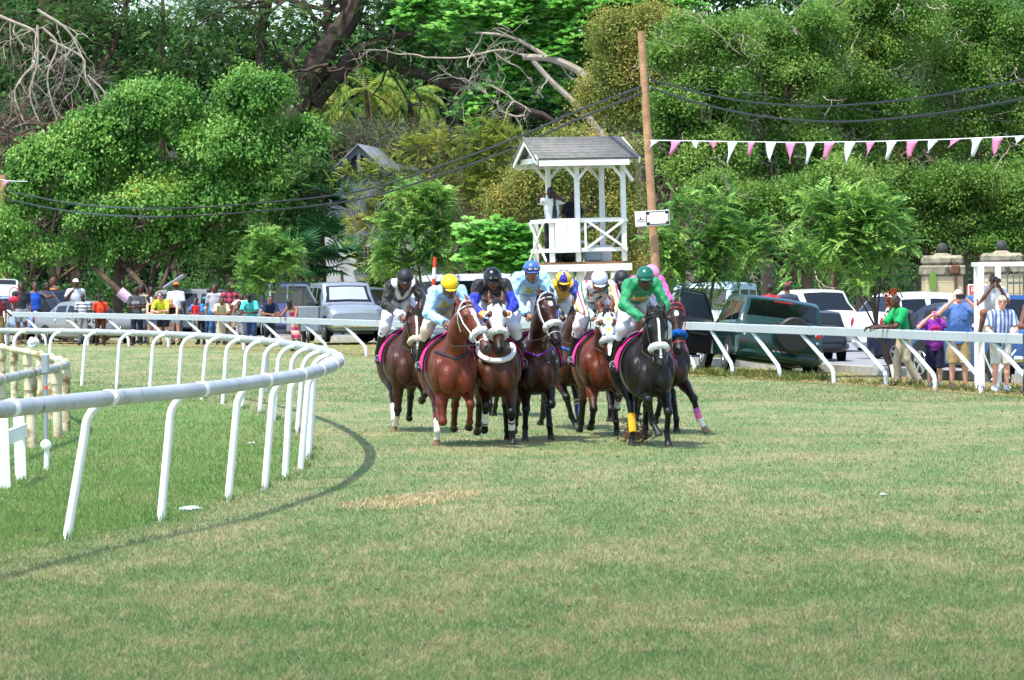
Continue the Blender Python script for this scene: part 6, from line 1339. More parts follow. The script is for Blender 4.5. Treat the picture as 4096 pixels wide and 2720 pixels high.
guy('young person in a turquoise vest standing behind the rail', 838, 124, 1148, 165, skin=SKD, shirt=S_('2ba6b8', 'none'), bottom=T('35517c'), hairstyle='short', bulk=.8)
guy('person with long hair in a lilac grey t-shirt and jeans', 860, 123, 1136, 170, skin=SKM, shirt=S_('a8a3ae'), bottom=T('3c5f94'), hairstyle='long', hair='dark', hf=(.3, 1, 0))
guy('person with short dark hair in a beige blouse leaning out over the rail', 882, 119.6, 1189, 192, JL(), skin=SKM, shirt=S_('cfc0a0', 'short', wr=1.5), bottom=dict(kind='skirt', col='b9b09a', to=.3), hairstyle='full', hair='dark')
guy('person in a pink checked shirt, khaki shorts and a dark green cap', 920, 122.5, 1128, 195, skin=SKM, shirt=S_(shirtc('p', 'd0505e', '8c3a4a', '2f2a34'), 'short', loose=1.4), bottom=SHO('9c8f74', 1.1), hat=('cap', '4a4c40'), hf=(.8, .6, 0), brim=1)
guy('stout person in a white t-shirt pointing along the rail', 966, 120.8, 1170, 200, pose('stand', elB=(.42, .2, 1.28), haB=(.66, .38, 1.24)), skin=SKM, shirt=S_('dcd8d0', 'short', loose=1.4), bottom=SHO('8d8b80', 1.05), hairstyle='short', hf=(1, .5, 0), bulk=1.2)
guy('person in a black and white flowered dress leaning on the rail', 960, 119.4, 1203, 178, JL(), skin=SKM, bottom=dict(kind='dress', col=lambda V, i, J: np.where((np.sin(V[:, 0]*60)*np.sin(V[:, 2]*55+np.sin(V[:, 0]*30)*2) > .1)[:, None], np.array(srgb('22242e')), np.array(srgb('c9c6d0'))), to=.42), hairstyle='full', hair='dark', bulk=1.0)
guy('person in a turquoise shirt and black cap grinning with clasped hands', 1003, 117.6, 1174, 176, JL(), skin=SKD, shirt=S_('4fc3cc', 'short', wr=1.6, loose=1.5), bottom=T('2f4d78', leg=.07), hat=('cap', '1c1e22'), glasses=True, bulk=1.12)
guy('person in a navy polo shirt and sunglasses leaning on the rail', 1077, 115.4, 1184, 190, JL(), skin=SKB, shirt=S_('1d2748'), bottom=T('25282e'), glasses=True, hairstyle='short')
guy('person in a pink striped dress with a black bob, looking away at the rail', 1183, 108.5, 1196, 150, pose('lean', elB=(.34, .36, 1.12), haB=(.40, .62, 1.14)), skin=SKB, bottom=dict(kind='dress', col=shirtc('h', 'c8406e', 'd9a09a', 'e0c0b0', 'b8386a'), to=.40), hairstyle='bob', hf=(-.2, -.9, .2), bulk=.95)
guy('person seated inside the silver off-roader behind its open door', 1205, 120.5, 1168, 140, skin=SKD, shirt=S_('3f5f8c'), bottom=T('22242a'), z=.1, hairstyle='shaved')
# ---- right side
GR = 'spectators behind the right rail'
kr = dict(group=GR, vox=.014)
g = guy('young person in a bright green t-shirt and beige trousers leaning on the rail in profile', 3618, 70.8, 1180, 114, pose('forward', lean=14, elB=(.12, .42, 1.13), haB=(.10, .72, 1.12), elA=(-.2, .30, 1.14), haA=(-.06, .66, 1.12), anA=(-.12, -.22, .09), toA=(-.14, -.05, .03), anB=(.1, .1, .09), toB=(.1, .27, .03), knB=(.1, .12, .5)), skin=SKD, shirt=S_('139a55', 'short', loose=1.5), bottom=T('b3a48c', leg=.072), hairstyle='short', hf=(0, 1, -.08), bulk=.95, shoes='3a2c22', **kr)
m = MB(); m.c = (.06, .07, .08); m.box((0, -.10, 1.26), (.26, .16, .38), Matrix.Rotation(R(-14), 3, 'X'), bev=.05)
for s in (-1, 1): m.tube([(s*.13, -.02, 1.43), (s*.14, .16, 1.42), (s*.14, .22, 1.25), (s*.14, .08, 1.06)], .016, 6)
m.build('backpack', MCL, g, attr=True)
g = guy('person in a purple t-shirt and navy shorts photographing with a pink phone', 3737, 69.2, 1224, 180, pose('phone'), skin=SKR, shirt=S_('8a2f9c', 'short', loose=1.8, wr=1.6, hem=-.12), bottom=SHO('1d1d3a', 1.15), hat=('cap', '2c3036'), hairstyle='bob', hair='dark', bulk=1.22, curl=.9, palm=dict(A=(.9, .1, 0), B=(-.9, .1, 0)), shoes='b8b8bc', **kr)
m = MB(); m.c = srgb('c8285a'); m.ball((0, .19, 1.26), (.10, .03, .09), 12, 8, noise=.1); m.build('shirt_print', MCL, g, attr=True)
def held(name, root, p, dims, colr, label, cat, rot=(0, 0, 0)):
    o = empty(name, W(root, p), 0, label, cat, rot=(root.rotation_euler[0]+rot[0], root.rotation_euler[1]+rot[1], root.rotation_euler[2]+rot[2])); sc_ = root.scale[0]
    m = MB(); m.box((0, 0, 0), [d*sc_ for d in dims], bev=.006); m.build('case', mat('dev_'+colr, colr, .35), o); m = MB(); m.disc((dims[0]*.33*sc_, dims[1]*.55*sc_, dims[2]*.2*sc_), (0, 1, 0), .008, 10, thick=.004); m.build('lens', GLASS, o); return o
held('phone', g, (0, .42, 1.63), (.17, .014, .085), 'f07fc0', 'pink phone held up by the person in purple', 'phone')
g = guy('tall white-haired person in a blue shirt and khaki cargo shorts holding up a phone', 3832, 68.6, 1156, 180, pose('phone'), skin=SKR, shirt=S_('5577b4', 'short', loose=2.0, wr=1.6, hem=-.14), bottom=SHO('a38f66', 1.12), hair='white', hairstyle='short', bulk=1.2, curl=.9, palm=dict(A=(.9, .1, 0), B=(-.9, .1, 0)), shoes='8a6a50', **kr)
m = MB(); m.c = srgb('4b6ba6')
for z in (.98, 1.06, 1.14, 1.22, 1.30, 1.37): m.ball((0, .165, z), .009, 6, 4)
m.box((-.10, .150, 1.27), (.11, .03, .12), bev=.01); m.build('shirt_pocket', MCL, g, attr=True)
m = MB(); m.c = srgb('968359')
for s in (-1, 1): m.box((s*.19, .02, .56), (.05, .16, .18), bev=.02)
m.build('cargo_pocket', MCL, g, attr=True)
held('phone', g, (0, .42, 1.63), (.17, .014, .085), '1a1b1e', 'black phone held up by the white-haired person in blue', 'phone')
# photographer on the frame
g = guy('balding person in white sitting on the white frame with a camera to the eye', 3968, 67.5, 1094, 192,
        pose('stand', pel=(0, 0, .62), chest=(0, .06, .92), neck=(.02, .10, 1.15), head=(.03, .17, 1.30), shA=(-.18, .08, 1.08), shB=(.2, .08, 1.08), elA=(-.20, .34, .86), elB=(.36, .26, .84), haA=(-.02, .42, 1.14), haB=(.12, .42, 1.19),
             hipA=(-.09, 0, .60), hipB=(.09, .02, .60), knA=(.02, .36, .50), knB=(.30, .40, .66), anA=(.12, .42, .08), toA=(.22, .54, .02), anB=(.36, .30, .28), toB=(.52, .36, .24), hf=(.15, 1, -.1)), skin=SKM, shirt=S_('d5d9e0', 'short', loose=1.6), bottom=SHO('8a5a36', .9), hair='dark', hairstyle='shaved', shoes='2c2622', z=.78, curl=1., bulk=1.05, **kr)
def camera_(root, p, lab, s=1., rot=(0, 0, 0)):
    o = empty('photo_camera', W(root, p), 0, lab, 'camera', rot=(root.rotation_euler[0]+rot[0], root.rotation_euler[1]+rot[1], root.rotation_euler[2]+rot[2]), sc=s*root.scale[0])
    m = MB(); m.box((0, 0, 0), (.14, .07, .10), bev=.015); m.box((0, 0, .06), (.06, .06, .04), bev=.01); m.box((.06, .01, -.01), (.03, .09, .10), bev=.012); m.build('camera_body', TRIM, o)
    m = MB(); m.tube([(0, .03, 0), (0, .13, 0), (0, .14, 0), (0, .19, 0)], [.038, .038, .045, .045], 18); le = m.build('lens_barrel', TRIM, o); m = MB(); m.disc((0, .192, 0), (0, 1, 0), .036, 16, thick=.004); m.build('front_glass', GLASS, le); return o
camera_(g, (.05, .36, 1.28), 'black camera held to the eye by the person on the frame')
g = guy('elderly person in a beige cap, glasses and blue striped shirt holding a camera', 4000, 66.1, 1180, 196, pose('forward', lean=6, elA=(-.27, .12, 1.16), haA=(-.12, .34, 1.06), elB=(.30, .12, 1.14), haB=(.28, .38, 1.04)), skin=SKR, shirt=S_(shirtc('v', 'c7cfe0', '5a6ea6'), 'short', loose=1.8, hem=-.14), bottom=SHO('c9c6ba', .95), hair='grey', hat=('cap', 'b5a98c'), brim=-1, shoes='dfe2e6', hf=(.35, 1, -.05), bulk=1.05, curl=.8, **kr)
m = MB(); m.c = (.02, .02, .02); hg = g
J_ = pose('forward', lean=6); hcn = J_['head']; f_ = nrm(P3(.35, 1, -.05)); r_v = np.cross(f_, nrm(P3(0, 0, 1)))
for s in (-1, 1): m.ring(hcn+f_*.10+r_v*s*.034, f_, .024, .0035, 14, 4); m.tube([hcn+f_*.10+r_v*s*.058, hcn+r_v*s*.082+f_*.0], .003, 4)
m.build('spectacles', MPLAS, g, attr=True)
camera_(g, (.33, .50, 1.00), 'black camera with a hood hanging in the hand of the person in stripes', 1.1, rot=(R(-50), 0, R(20)))
guy('person mostly outside the right edge, only folded arms on the rail showing', 4140, 62.6, 1150, 186, pose('lean', elB=(.30, .30, 1.08), haB=(.16, .55, 1.08), elA=(-.1, .42, 1.08), haA=(.08, .58, 1.08)), skin=SKM, shirt=S_('4a2f52', 'none'), bottom=T('2b2d33'), hairstyle='short', **kr)
guy('person with short black hair and a red top, head showing above the green off-roader', 3078, 93, 1136, 10, skin=SKD, shirt=S_('c02a2a'), bottom=T('2a2c30'), hairstyle='full', z=.1, hf=(-1, .2, 0), group=None)
g = guy('child with plaited hair and pink ribbons, head above the green off-roader', 3150, 94, 1131, 20, skin=SKM, shirt=S_('3f4a5c'), bottom=T('2a2c30'), hairstyle='bun', hair='brown', z=.1, group=None)
m = MB(); m.c = srgb('ee3f8c'); 
for x, z in ((-.05, 1.74), (.06, 1.77)): m.ball((x, -.03, z), (.03, .02, .025), 8, 6, noise=.3)
m.build('ribbon', MCL, g, attr=True)
# ---- in the tower
def on_deck(x, y): return wt(x, y, fz+.015)
pk = on_deck(x0+.32, y0+.42); Z_ = pk[1]
g = guy('person in a white t-shirt filming from the tower with a video camera', 2212, Z_, 748, 165, pose('forward', lean=12, elA=(-.36, .28, 1.42), haA=(-.08, .40, 1.56), elB=(.26, .32, 1.40), haB=(.16, .50, 1.54)), skin=SKD, shirt=S_('e4e6ea', 'short', loose=1.5), bottom=T('25282c'), hairstyle='shaved', z=pk[2], group='people on the tower', vox=.016, hf=(.25, 1, -.1))
tr = empty('video_camera', on_deck(x0+.14, y0+.12), 0, 'video camera on a black tripod in the tower corner', 'camera'); zz = unproj(2188, 782, Z_)[2]-tr.location[2]
for q in range(3): a = q*2.1+.5; m = MB(); m.tube([(cos(a)*.16, sin(a)*.16, 0), (cos(a)*.03, sin(a)*.03, zz-.25)], .016, 6); m.build('tripod_leg', TRIM, tr)
m = MB(); m.tube([(0, 0, .5), (0, 0, zz-.06)], .028, 8); m.build('column', TRIM, tr); m = MB(); m.box((0, 0, zz), (.10, .22, .13), bev=.02); m.tube([(0, -.1, zz), (0, -.2, zz)], .045, 12); m.tube([(.05, .1, zz-.1), (.10, .4, zz-.28)], .012, 5); m.build('camera_body', TRIM, tr)
pk = on_deck(.1, .35)
guy('person in a black shirt standing behind the middle post of the tower', 2290, pk[1], 765, 215, pose('stand', elA=(-.40, -.12, 1.18), haA=(-.20, .0, 1.0)), skin=SKD, shirt=S_('1c1d22', 'short', loose=1.5), bottom=T('22242a'), hairstyle='shaved', z=pk[2], group='people on the tower', vox=.016, hf=(.7, 1, -.1))
# handbag and towel
o = empty('handbag', at(54, 123.6, 0), 0, 'shiny red handbag hanging from the arm of the person in grey', 'handbag'); o.location[2] = unproj(48, 1196, 123.6)[2]-.14
m = MB(); m.ball((0, 0, .12), (.17, .08, .12), 16, 10, noise=.16); m.build('bag', mat('red_leather', 'b01e3c', .25), o); m = MB(); m.ring((.02, 0, .28), (0, 1, 0), .16, .012, 20, 5, ex=1.5); m.build('strap', _M['red_leather'], o)
# ================================================================== trees
G_FIC = leafmat('ficus_leaf', ['345e22', '4e822e', '70a044', '94bc5e'], .5, .32, .6, yellow='c4b838')
G_RAIN = leafmat('rain_tree_leaf', ['24481e', '365f2a', '50783a', '74944e'], .6, .35, .5)
G_MID = leafmat('hedge_leaf', ['376022', '558432', '789c46', '9cb65e'], .6, .42, .35, yellow='bcae48')
G_OLIVE = leafmat('olive_leaf', ['4e6428', '71833a', '98994a', 'b8aa5c'], .6, .35, .6, yellow='dcb850')
G_ALM = leafmat('almond_leaf', ['3c8026', '5ca03a', '80c052', 'a8d67a'], .4, .4, .8)
G_NEEM = leafmat('sapling_leaf', ['38662a', '568a3c', '88b656', 'c2e07c'], .5, .4, 1.4)
G_ACA = leafmat('acacia_leaf', ['55702c', '748a34', '949c40', 'b0a848'], .6, .4, .6)
G_PALM = leafmat('palm_leaf', ['33601e', '5c882e', '90a640', 'bcbc5c'], .5, .4, .8)
G_FAN = leafmat('fan_palm_leaf', ['0f2a14', '1d4424', '2c5a2e', '4a7a3c'], .4, .2, .8)
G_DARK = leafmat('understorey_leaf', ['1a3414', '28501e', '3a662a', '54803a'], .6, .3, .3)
K = dict
# big ficus on the left
ft = tree('ficus_tree', 'broad domed bright green fig tree with drooping glossy leaves on the left', 142, 470, [(600, 500, 210, 170), (1030, 470, 215, 160), (1180, 640, 130, 170), (430, 620, 200, 170), (820, 620, 260, 190), (250, 700, 200, 160), (560, 830, 260, 180), (960, 830, 230, 190), (330, 900, 230, 170), (760, 1000, 210, 120), (60, 900, 150, 190), (160, 1030, 190, 90), (990, 1010, 160, 110), (1110, 850, 130, 150), (520, 1010, 170, 90), (-20, 970, 150, 130, -3), (20, 1090, 90, 70, -3)], 125000, G_FIC, .20,
     fork=2.6, crown_kw=K(cl=.20, per=34, L_=.17, W_=.048, droop=.9, shell=(.84, 1.05), flat=.9, sub=6, sr=.50, low=-.3), limbs=3, bark=BARK, depth=.75)
m = MB()
for a, b, c, r_ in (((530, 1215), (440, 1130), (300, 1000), .14), ((600, 1190), (550, 1120), (440, 1000), .14), ((640, 1160), (660, 1110), (700, 1000), .10)):
    P = catmull([unproj(a[0], a[1], 140), unproj(b[0], b[1], 140.4), unproj(c[0], c[1], 143)], 6); P = P-np.array(ft.location); m.tube(P, np.linspace(r_, r_*.5, len(P)), 8)
m.build('limb', BARK, ft)
m = MB(); m.tube([unproj(478, 1165, 139.8), unproj(515, 1197, 139.8)], [.20, .20], 12); tag(m.build('towel', mat('towel_pink', 'cdb4c4', .9, var=.2, vs=9, bump=.3)), 'pale pink towel wrapped round the leaning tree limb', 'towel')
# rain tree behind with its heavy dark limbs
rt_ = empty('rain_tree', at(1130, 168, .3), 0, 'huge rain tree with thick dark leaning limbs and feathery leaves, top left of centre', 'tree', 'trees behind the road'); bw = np.array(rt_.location)
def limbs_px(root, items, Z, m_, seg=9, forks=3, tg=.35):
    mb = MB()
    for pts, r0_, r1_ in items:
        P = catmull([unproj(x, y, Z+(z if False else 0)) for x, y in pts], 5)-np.array(root.location); n = len(P); P += np.c_[rng.normal(0, .04, n), rng.normal(0, .3, n).cumsum()*.2, rng.normal(0, .04, n)]
        mb.tube(P, np.linspace(r0_, r1_, n), seg)
        for _ in range(forks): k = random.randint(n//2, n-1); limb(mb, P[k], unit(rng.normal(0, 1, 3)*P3(1, .6, .8)), random.uniform(1.5, 3.4), r1_*tg, 2, .6, .1, 5, .2)
    return mb.build('trunk', m_, root)
limbs_px(rt_, [([(1120, 1150), (1130, 700), (1190, 420), (1290, 220), (1400, 60), (1440, -60)], .75, .42), ([(1250, 420), (1350, 300), (1440, 200), (1600, 260), (1800, 340), (2000, 420)], .42, .18), ([(1400, 60), (1350, -60)], .3, .25), ([(1440, 200), (1560, 150), (1700, 130)], .22, .08), ([(1330, 190), (1300, 60), (1320, -50)], .25, .18), ([(1180, 470), (1060, 300), (1050, 120), (1090, -40)], .3, .14), ([(1800, 340), (1960, 300), (2050, 220)], .14, .05), ([(2000, 410), (2200, 480), (2350, 560)], .2, .1)], 168, BARKD, forks=4)
V = cloud(SB([(1150, 130, 190, 110), (1560, 80, 200, 90), (1700, 250, 160, 70), (1260, 380, 120, 60), (1480, 210, 120, 60), (900, 90, 200, 110), (1850, 150, 200, 120), (1650, 20, 240, 70)], 168, depth=.9), 44000, cl=.45, per=36, L_=.13, W_=.03, droop=.4, mode='frond', shell=(.3, 1.1)); leaves('crown', V-bw, G_RAIN, rt_)
def rain2(label, Z, px, blobs, lim, n):
    r = empty('feathery_tree', at(px, Z, .3), 0, label, 'tree', 'trees behind the road'); limbs_px(r, lim, Z, BARK, forks=14, tg=.3); leaves('crown', cloud(SB(blobs, Z, depth=.9), n, cl=.45, per=36, L_=.13, W_=.03, droop=.4, mode='frond', shell=(.35, 1.1))-np.array(r.location), G_RAIN, r); return r
rain2('dark feathery tree filling the upper left corner behind the fig', 172, 300, [(120, 120, 240, 160), (420, 160, 220, 170), (650, 120, 190, 150), (60, 420, 180, 190), (330, 420, 200, 160), (560, 380, 170, 130), (60, 680, 130, 140), (800, 260, 140, 110)], [([(300, 1180), (280, 700), (230, 300), (160, -40)], .4, .2), ([(250, 500), (420, 250), (520, -40)], .22, .1), ([(0, 480), (160, 480), (300, 420)], .22, .1), ([(280, 600), (100, 300), (20, 60)], .2, .1)], 60000)
rain2('slender feathery tree with a reddish trunk behind the dome of the fig', 176, 1060, [(900, 230, 170, 110), (1050, 300, 150, 110), (780, 60, 200, 110), (1180, 300, 120, 80), (700, 330, 120, 80)], [([(1060, 1100), (1050, 500), (1040, 150), (1060, -50)], .35, .2), ([(660, 700), (640, 300), (650, -40)], .14, .08), ([(800, 600), (740, 350), (800, -20)], .12, .06)], 30000)
# bare pale branches, upper left
db = empty('dead_branches', at(180, 160, .3), 0, 'tangle of bare pale branches hanging in the upper left corner', 'tree', 'trees behind the road'); mb = MB(); o_ = np.array(db.location)
for pts, r_ in (([(-60, 40), (60, 90), (130, 120), (150, 150)], .08), ([(150, 100), (150, 250), (120, 380), (170, 520)], .06), ([(170, 110), (230, 180), (190, 300), (210, 420), (250, 540)], .055), ([(200, 160), (330, 230), (340, 300), (400, 420), (350, 460)], .055), ([(150, 40), (270, 120), (330, 230)], .07), ([(140, 250), (60, 360), (90, 480)], .05), ([(350, 300), (420, 380), (380, 470)], .05)):
    P = catmull([unproj(x, y, 160) for x, y in pts], 5)-o_; mb.tube(P, np.linspace(r_, r_*.5, len(P)), 7)
    for _ in range(6): limb(mb, P[random.randint(3, len(P)-1)], unit(P3(random.gauss(0, .8), random.gauss(0, .5), -.7)), random.uniform(1.0, 2.4), r_*.3, 3, .6, -.25, 5, .22, (2, 3), .66)
mb.build('trunk', BARKG, db)
tg = empty('bare_trunk', at(30, 158, .3), 0, 'dead brown trunk tangle below the pale branches at the left edge', 'tree', 'trees behind the road'); mb = MB(); o_ = np.array(tg.location)
for _ in range(26):
    x = random.uniform(-60, 230); y = random.uniform(470, 700); limb(mb, unproj(x, y, 158+random.uniform(-2, 2))-o_, unit(P3(random.gauss(0, .8), .1, random.gauss(-.3, .6))), random.uniform(1.2, 2.8), .07, 2, .6, -.1, 5, .2)
mb.tube([P3(0, 0, 0), P3(.2, 0, 3), P3(-.3, 0, 7)], [.4, .35, .2], 9); mb.build('trunk', BARK, tg)
# sea almond with big glossy leaves
al = empty('almond_tree', at(2250, 150, .3), 0, 'bright glossy broad-leaved tree with big leaf rosettes, top centre', 'tree', 'trees behind the road'); bw = np.array(al.location)
leaves('crown', cloud(SB([(1700, 60, 130, 70), (1900, 70, 150, 80), (2080, 90, 150, 90), (2230, 220, 130, 90), (2080, 330, 110, 90), (1960, 420, 110, 70), (1880, 480, 80, 40), (2330, 90, 140, 110), (2150, 30, 200, 60), (2380, 230, 80, 100), (2430, 30, 100, 60), (2250, 380, 60, 60), (2010, 200, 110, 60), (2620, 30, 200, 50), (1780, 130, 90, 60)], 150, depth=.9), 24000, cl=.22, per=27, L_=.30, W_=.085, mode='rosette', shell=(.3, 1.08))-bw, G_ALM, al)
mb = MB()
for pts, r_, r2_, f in (([(2090, 228), (2200, 235), (2300, 275), (2400, 345)], .13, .17, 2), ([(2130, 240), (2210, 330), (2320, 430), (2370, 490), (2480, 640)], .10, .14, 3), ([(1700, 230), (1850, 230), (2000, 200), (2110, 225)], .03, .05, 3), ([(2200, 235), (2050, 150), (1900, 130)], .10, .04, 5), ([(1990, 400), (2000, 440), (2060, 465), (2100, 460)], .05, .04, 3), ([(1960, 340), (2030, 380), (2060, 410)], .04, .04, 3), ([(2480, 640), (2420, 900), (2300, 1200)], .2, .35, 2)):
    P = catmull([unproj(x, y, 149) for x, y in pts], 5)-bw; mb.tube(P, np.linspace(r_, r2_, len(P)), 8)
    for _ in range(f): limb(mb, P[random.randint(0, len(P)-2)], unit(P3(random.gauss(-.4, .7), random.gauss(0, .4), random.gauss(-.1, .6))), random.uniform(.8, 2.0), .035, 3, .6, 0, 4, .25)
mb.build('trunk', BARKG, al)
# olive-yellow trees round the tower
tree('olive_tree', 'yellowish olive tree rising behind the timber pole', 138, 2560, [(2450, 170, 130, 110), (2600, 130, 120, 90), (2480, 330, 150, 120), (2620, 300, 100, 120), (2400, 430, 90, 70), (2540, 470, 120, 90), (2700, 150, 80, 90)], 42000, G_OLIVE, .22, crown_kw=K(cl=.28, per=34, L_=.14, W_=.028, droop=.1, shell=(.4, 1.08)), twigs=3, bark=TWIG)
tree('olive_tree', 'olive green tree directly behind the tower platform', 118, 2200, [(2060, 860, 110, 130), (2230, 760, 150, 170), (2400, 760, 130, 170), (2130, 1000, 130, 90), (2330, 970, 150, 120), (2490, 900, 80, 180), (2300, 600, 150, 90), (2480, 680, 70, 120), (2120, 740, 90, 90), (2560, 1040, 100, 100)], 56000, G_OLIVE, .18, crown_kw=K(cl=.24, per=34, L_=.12, W_=.024, droop=.2, shell=(.4, 1.06)), twigs=3, bark=TWIG)
tree('acacia_tree', 'feathery yellow-green acacia left of the tower', 130, 1790, [(1560, 760, 120, 120), (1750, 640, 180, 110), (1930, 640, 150, 110), (1650, 900, 140, 120), (1830, 830, 180, 150), (2000, 800, 110, 150), (1500, 960, 110, 100), (1400, 740, 60, 40), (1470, 870, 80, 60), (1540, 850, 90, 110), (1640, 780, 110, 90), (1960, 560, 150, 60), (1520, 1060, 110, 60)], 46000, G_ACA, .14, crown_kw=K(cl=.22, per=36, L_=.11, W_=.024, droop=.1, mode='frond', shell=(.3, 1.12)), twigs=4, bark=TWIG)
# right-hand wall of dense trees, each with its own crown
RT_ = [('dense small-leaved tree just right of the timber pole', 132, 2760, [(2760, 230, 150, 120), (2850, 420, 180, 150), (2700, 480, 110, 140), (2760, 660, 160, 130), (2880, 640, 130, 130), (2930, 200, 120, 120)]),
       ('dense green tree with grey twigs behind the middle of the bunting', 136, 3080, [(3050, 160, 160, 110), (3150, 330, 180, 140), (3030, 480, 160, 140), (3180, 640, 180, 140), (3040, 760, 120, 110), (3240, 130, 120, 90)]),
       ('tall scrubby tree reaching the top right behind the cables', 140, 3450, [(3400, 90, 180, 110), (3480, 280, 190, 150), (3350, 460, 170, 150), (3560, 470, 150, 150), (3420, 660, 180, 150), (3640, 120, 160, 120), (3560, 20, 250, 70)]),
       ('dark scrubby tree in the upper right corner', 143, 3850, [(3800, 80, 180, 110), (3990, 120, 160, 120), (3760, 300, 180, 150), (3960, 340, 180, 160), (4130, 220, 130, 160), (3720, 540, 170, 150), (3920, 580, 180, 150), (4110, 560, 140, 160)]),
       ('shady low tree behind the gate pillars on the right', 139, 3700, [(3600, 780, 170, 130), (3780, 800, 170, 140), (3960, 800, 160, 140), (4120, 850, 120, 170), (3640, 980, 150, 120), (3480, 860, 120, 150), (3860, 960, 190, 110), (4060, 1000, 150, 80)]),
       ('shady green tree between the two leafy saplings', 130, 3230, [(3060, 860, 120, 110), (3220, 850, 130, 120), (3350, 760, 130, 110), (3140, 1010, 150, 110), (2980, 980, 120, 120), (3300, 1040, 120, 110), (2860, 800, 120, 100)])]
for i, (lb, Z_, px_, bl) in enumerate(RT_):
    bl = bl+[(b[0]+random.randint(-60, 60), b[1]+random.randint(-50, 50), b[2]*1.05, b[3]*1.05, 1.5) for b in bl]
    tree('scrub_tree', lb, Z_, px_, bl, 76000, G_MID, .26, crown_kw=K(cl=.22, per=30, L_=.13, W_=.040, droop=.15, shell=(.3, 1.1), sub=14, sr=.34), twigs=5, bark=TWIG if i < 4 else BARK, limbs=6, outer=34 if i < 4 else 12)
m = MB(); P = catmull([unproj(3205, 695, 131), unproj(3240, 712, 131), unproj(3275, 733, 131)], 4); m.tube(P, np.linspace(.05, .10, len(P)), 9); tag(m.build('broken_branch', mat('torn_wood', 'b5794a', .9, var=.3, vs=6)), 'snapped branch stub showing raw orange wood below the bunting', 'branch')
# leafy saplings on the verge
def sapling(label, Z, px, pts, blobs, n, r_=.05, L_=.105, sz=.026):
    b = at(px, Z); b[2] = gz(*b[:2]) if Z < 100 else roadz(*b[:2]); r = empty('sapling', b, 0, label, 'tree', 'leafy saplings on the verge'); mb = MB(); q = catmull([unproj(x, y, Z) for x, y in pts], 5)-b; q[0][2] = min(q[0][2], 0)
    mb.tube(q, np.linspace(r_, r_*.4, len(q)), 8); S2 = SB(blobs, Z, depth=1.)
    for s_ in S2:
        e = np.array(s_[:3])-b; k = min(len(q)-2, max(1, int(len(q)*random.uniform(.45, .9)))); mid = lerp(q[k], e, .55)-P3(0, 0, s_[5]*.3); mb.tube([q[k], mid, e+P3(0, 0, s_[5]*.3)], [r_*.5, r_*.32, r_*.12], 6)
    mb.build('trunk', BARK, r); leaves('crown', cloud(S2, n, cl=.10, per=36, L_=L_, W_=sz, droop=.3, mode='frond', shell=(.3, 1.12), sub=7, sr=.45)-b, G_NEEM, r); return r
sapling('leafy sapling with light green tips left of the stone gate pillars', 77, 3574, [(3574, 1542), (3555, 1430), (3520, 1350), (3498, 1260), (3470, 1120), (3440, 1000)], [(3270, 850, 75, 60), (3400, 830, 75, 60), (3540, 850, 80, 60), (3330, 960, 100, 70), (3480, 960, 100, 80), (3220, 1040, 75, 60), (3380, 1050, 90, 60), (3530, 1060, 90, 80), (3480, 1150, 80, 70), (3600, 1000, 60, 50), (3400, 930, 90, 60)], 16000, .055)
m = MB(); b = at(3580, 76.5, 0); k_ = 76.5/F
for dx in (-.05, .06): m.beam(b+P3(dx+.03, 0, -.02), b+P3(dx-.04, 0, .30), .07, .02, up=(0, 1, 0))
tag(m.build('tree_guard', TW), 'split white boards at the foot of the staked sapling', 'guard')
Vw = []
for _ in range(260):
    c = unproj(random.gauss(3570, 14), random.uniform(1150, 1310), 76.2); D = unit(rng.normal(0, .4, (1, 3))+np.array([0, 0, -1.])); Vw.append(leaf_quads(c[None], D, rng.normal(0, 1, (1, 3)), np.array([.12]), np.array([.025])))
dl_ = leaves('dead_foliage', np.concatenate(Vw), leafmat('dead_leaf', ['6a2c12', '94481c', 'b8642a'], .7, .2, 3.)); tag(dl_, 'withered orange-brown leaves hanging beside the young person in green', 'leaves', kind='stuff')
sapling('leafy sapling beside the timber pole, drooping over the green off-roader', 88, 2850, [(2835, 1480), (2832, 1300), (2850, 1150), (2880, 1000), (2860, 880)], [(2720, 860, 70, 60), (2880, 860, 80, 60), (2700, 980, 95, 80), (2830, 980, 110, 80), (2980, 960, 95, 70), (2700, 1100, 90, 80), (2850, 1100, 120, 80), (3020, 1040, 80, 55), (2780, 1200, 90, 60), (2700, 1220, 70, 50), (2920, 1000, 90, 70), (3060, 960, 50, 60), (2650, 1020, 60, 80)], 20000, .055)
sapling('light green sapling left of centre below the acacia', 116, 1690, [(1690, 1390), (1688, 1200), (1670, 1020), (1650, 880)], [(1620, 800, 75, 50), (1720, 820, 80, 60), (1580, 910, 70, 60), (1690, 930, 100, 70), (1790, 930, 60, 60), (1570, 1020, 75, 60), (1740, 1030, 90, 60), (1650, 1080, 90, 50), (1780, 1080, 60, 50), (1540, 1060, 50, 40)], 30000, .055, .11, .026)
sapling('small pale green sapling in front of the dark off-road cars left of centre', 116, 1085, [(1088, 1330), (1090, 1200), (1098, 1120), (1080, 1010)], [(1060, 980, 55, 45), (1140, 1000, 50, 45), (1020, 1060, 55, 50), (1110, 1070, 75, 50), (1160, 1070, 40, 45), (1040, 1130, 60, 40), (1100, 1150, 45, 30)], 13000, .03, .10, .024)
tree('broadleaf_shrub', 'shrub with big rounded leaves low behind the blue cap', 112, 1960, [(1900, 950, 60, 35), (1990, 960, 70, 40), (2070, 960, 60, 40), (1960, 1030, 90, 50), (2060, 1050, 70, 60)], 5200, G_ALM, .05, cat='shrub', group='undergrowth beside the road', crown_kw=K(cl=.2, per=27, L_=.26, W_=.08, mode='rosette', shell=(.2, 1.)), limbs=4)
